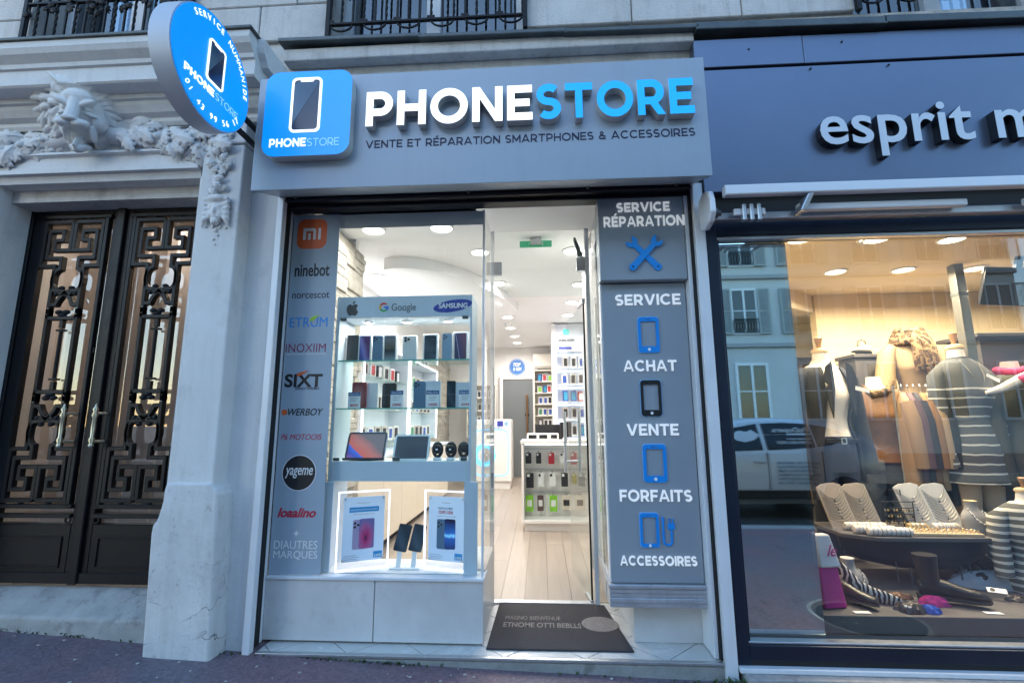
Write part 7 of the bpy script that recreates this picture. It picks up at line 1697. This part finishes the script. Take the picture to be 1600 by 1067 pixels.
def street_house(label, x0, x1, cols, m, floors=4, H0=4.5, fh=3.0):
    t = thing('street_house', label, 'building', (0, 0, 0), 0, 'houses across the street'); Y = -18.0; zt = H0 + fh * floors + .5
    boxo('wall', m, t, x0, x1, Y - 6, Y, -.3, zt, .02); MB().hexa([(x0, Y - 6, zt), (x1, Y - 6, zt), (x1, Y + .2, zt), (x0, Y + .2, zt), (x0, Y - 5, zt + 2.2), (x1, Y - 5, zt + 2.2), (x1, Y - .9, zt + 2.2), (x0, Y - .9, zt + 2.2)]).build('roof', zinc, t)
    for f in range(floors + 1): boxo('string_course', cour, t, x0 - .02, x1 + .02, Y + .001, Y + .14, H0 + fh * f - .12, H0 + fh * f + .06, .02)
    for cx in cols:
        for f in range(floors):
            o = link('window', fr_me, None, t, (cx, Y + .05, H0 + fh * f + .45)); o.rotation_euler = (0, 0, math.pi); o.scale = (1.05, 1, 1.0)
            link('pane', gl_me, None, o); link('railing', rl_me, None, o)
            for s_ in (-1, 1): link('shutter', st_me, None, o, (s_ * .78, -.06, 0))
        o = link('window', fr_me, None, t, (cx + .1, Y + .05, 1.3)); o.rotation_euler = (0, 0, math.pi); o.scale = (1.25, 1, 1.2); link('pane', gl_me, None, o)
    return t
street_house('pale rendered house with grey shutters across the street, mirrored in the panes', 2.0, 20.0, [3.6 + 2.6 * j for j in range(7)], pl_m, 2)
h2 = street_house('warm grey house with shutters across the street, left of the pale house', -14.0, 1.95, [-12.4 + 2.7 * j for j in range(6)], mat('warm_grey_render', (.42, .40, .37), .85, var=.1, scale=.6), 2)
pl = thing('street_number_plate', 'small red plate on the pale house across the street', 'sign', (6.0, -17.99, 3.0)); boxo('plate', mat('red_enamel', (.5, .03, .04), .3), pl, -.22, .22, 0, .02, -.12, .12, .005); pl.rotation_euler = (0, 0, math.pi)

# ================================================================== small stuff on the pavement
weed_m = mat('weed_green', (.05, .09, .02), .7, var=.3, scale=30)
def weeds(name, label, spots_, seed):
    r = random.Random(seed); k = MB()
    for (x, y, n, h) in spots_:
        for _ in range(n):
            a = r.uniform(0, 6.28); d = r.uniform(.2, 1) * h; px_, py_ = x + (r.gauss(0, .10) if h < .04 else r.uniform(-.05, .05)), y + r.uniform(-.012, .012); z = gz(px_)
            tx, ty = px_ + math.cos(a) * d * .7, py_ + math.sin(a) * d * .5 - .004; nx, ny = -math.sin(a) * .005, math.cos(a) * .005
            k.add([(px_ - nx, py_ - ny, z - .002), (px_ + nx, py_ + ny, z - .002), ((px_ + tx) / 2 + nx * 1.3, (py_ + ty) / 2 + ny * 1.3, z + d * .55), (tx, ty, z + d * .7), ((px_ + tx) / 2 - nx * 1.3, (py_ + ty) / 2 - ny * 1.3, z + d * .55)], [(0, 1, 2, 4), (4, 2, 3)])
    o = k.build(name, weed_m); tagp(o, label, 'weeds', None, 'stuff'); return o
weeds('weeds', 'small green weeds and moss along the foot of the shop fronts', [(.95, -.07, 70, .06), (1.02, -.12, 50, .05), (.88, -.04, 30, .035), (1.25, -.11, 20, .03), (.2, -.02, 8, .02), (-.75, -.02, 25, .02), (-.9, -.02, 25, .02), (-1.1, -.02, 14, .02), (-3.3, .01, 60, .03), (-3.1, .01, 60, .03), (-2.9, .01, 40, .025), (-2.6, .01, 50, .03), (-2.3, .01, 40, .025), (-1.62, -.04, 12, .02)], 4)
r = random.Random(9); k = MB()
for _ in range(150):
    x, y = r.uniform(-3.2, 2.6), -abs(r.gauss(0, .35)) - .03; s_ = r.uniform(.003, .009); z = gz(x) + .003
    k.hexa([(x - s_, y - s_ * r.uniform(.4, 1), z), (x + s_ * r.uniform(.4, 1), y - s_, z), (x + s_, y + s_ * r.uniform(.4, 1), z), (x - s_ * r.uniform(.4, 1), y + s_, z)] + [(x - s_ * .6, y - s_ * .5, z + .004), (x + s_ * .5, y - s_ * .6, z + .003), (x + s_ * .6, y + s_ * .4, z + .004), (x - s_ * .5, y + s_ * .5, z + .003)])
tagp(k.build('grit', mat('pale_grit', (.42, .40, .38), .85)), 'pale bits of grit and litter scattered on the pavement', 'grit', None, 'stuff')
k = MB(); r = random.Random(2)
for _ in range(40):
    x, y = r.choice((r.uniform(-3.4, -2.2), r.uniform(-1.4, .9))), -.03 - abs(r.gauss(0, .02)); s_ = r.uniform(.01, .03); z = gz(x) + .0035
    k.add([(x + s_ * r.uniform(.5, 1) * math.cos(a), y + .5 * s_ * math.sin(a), z) for a in [2 * math.pi * q / 7 for q in range(7)]], [tuple(range(7))])
k = None
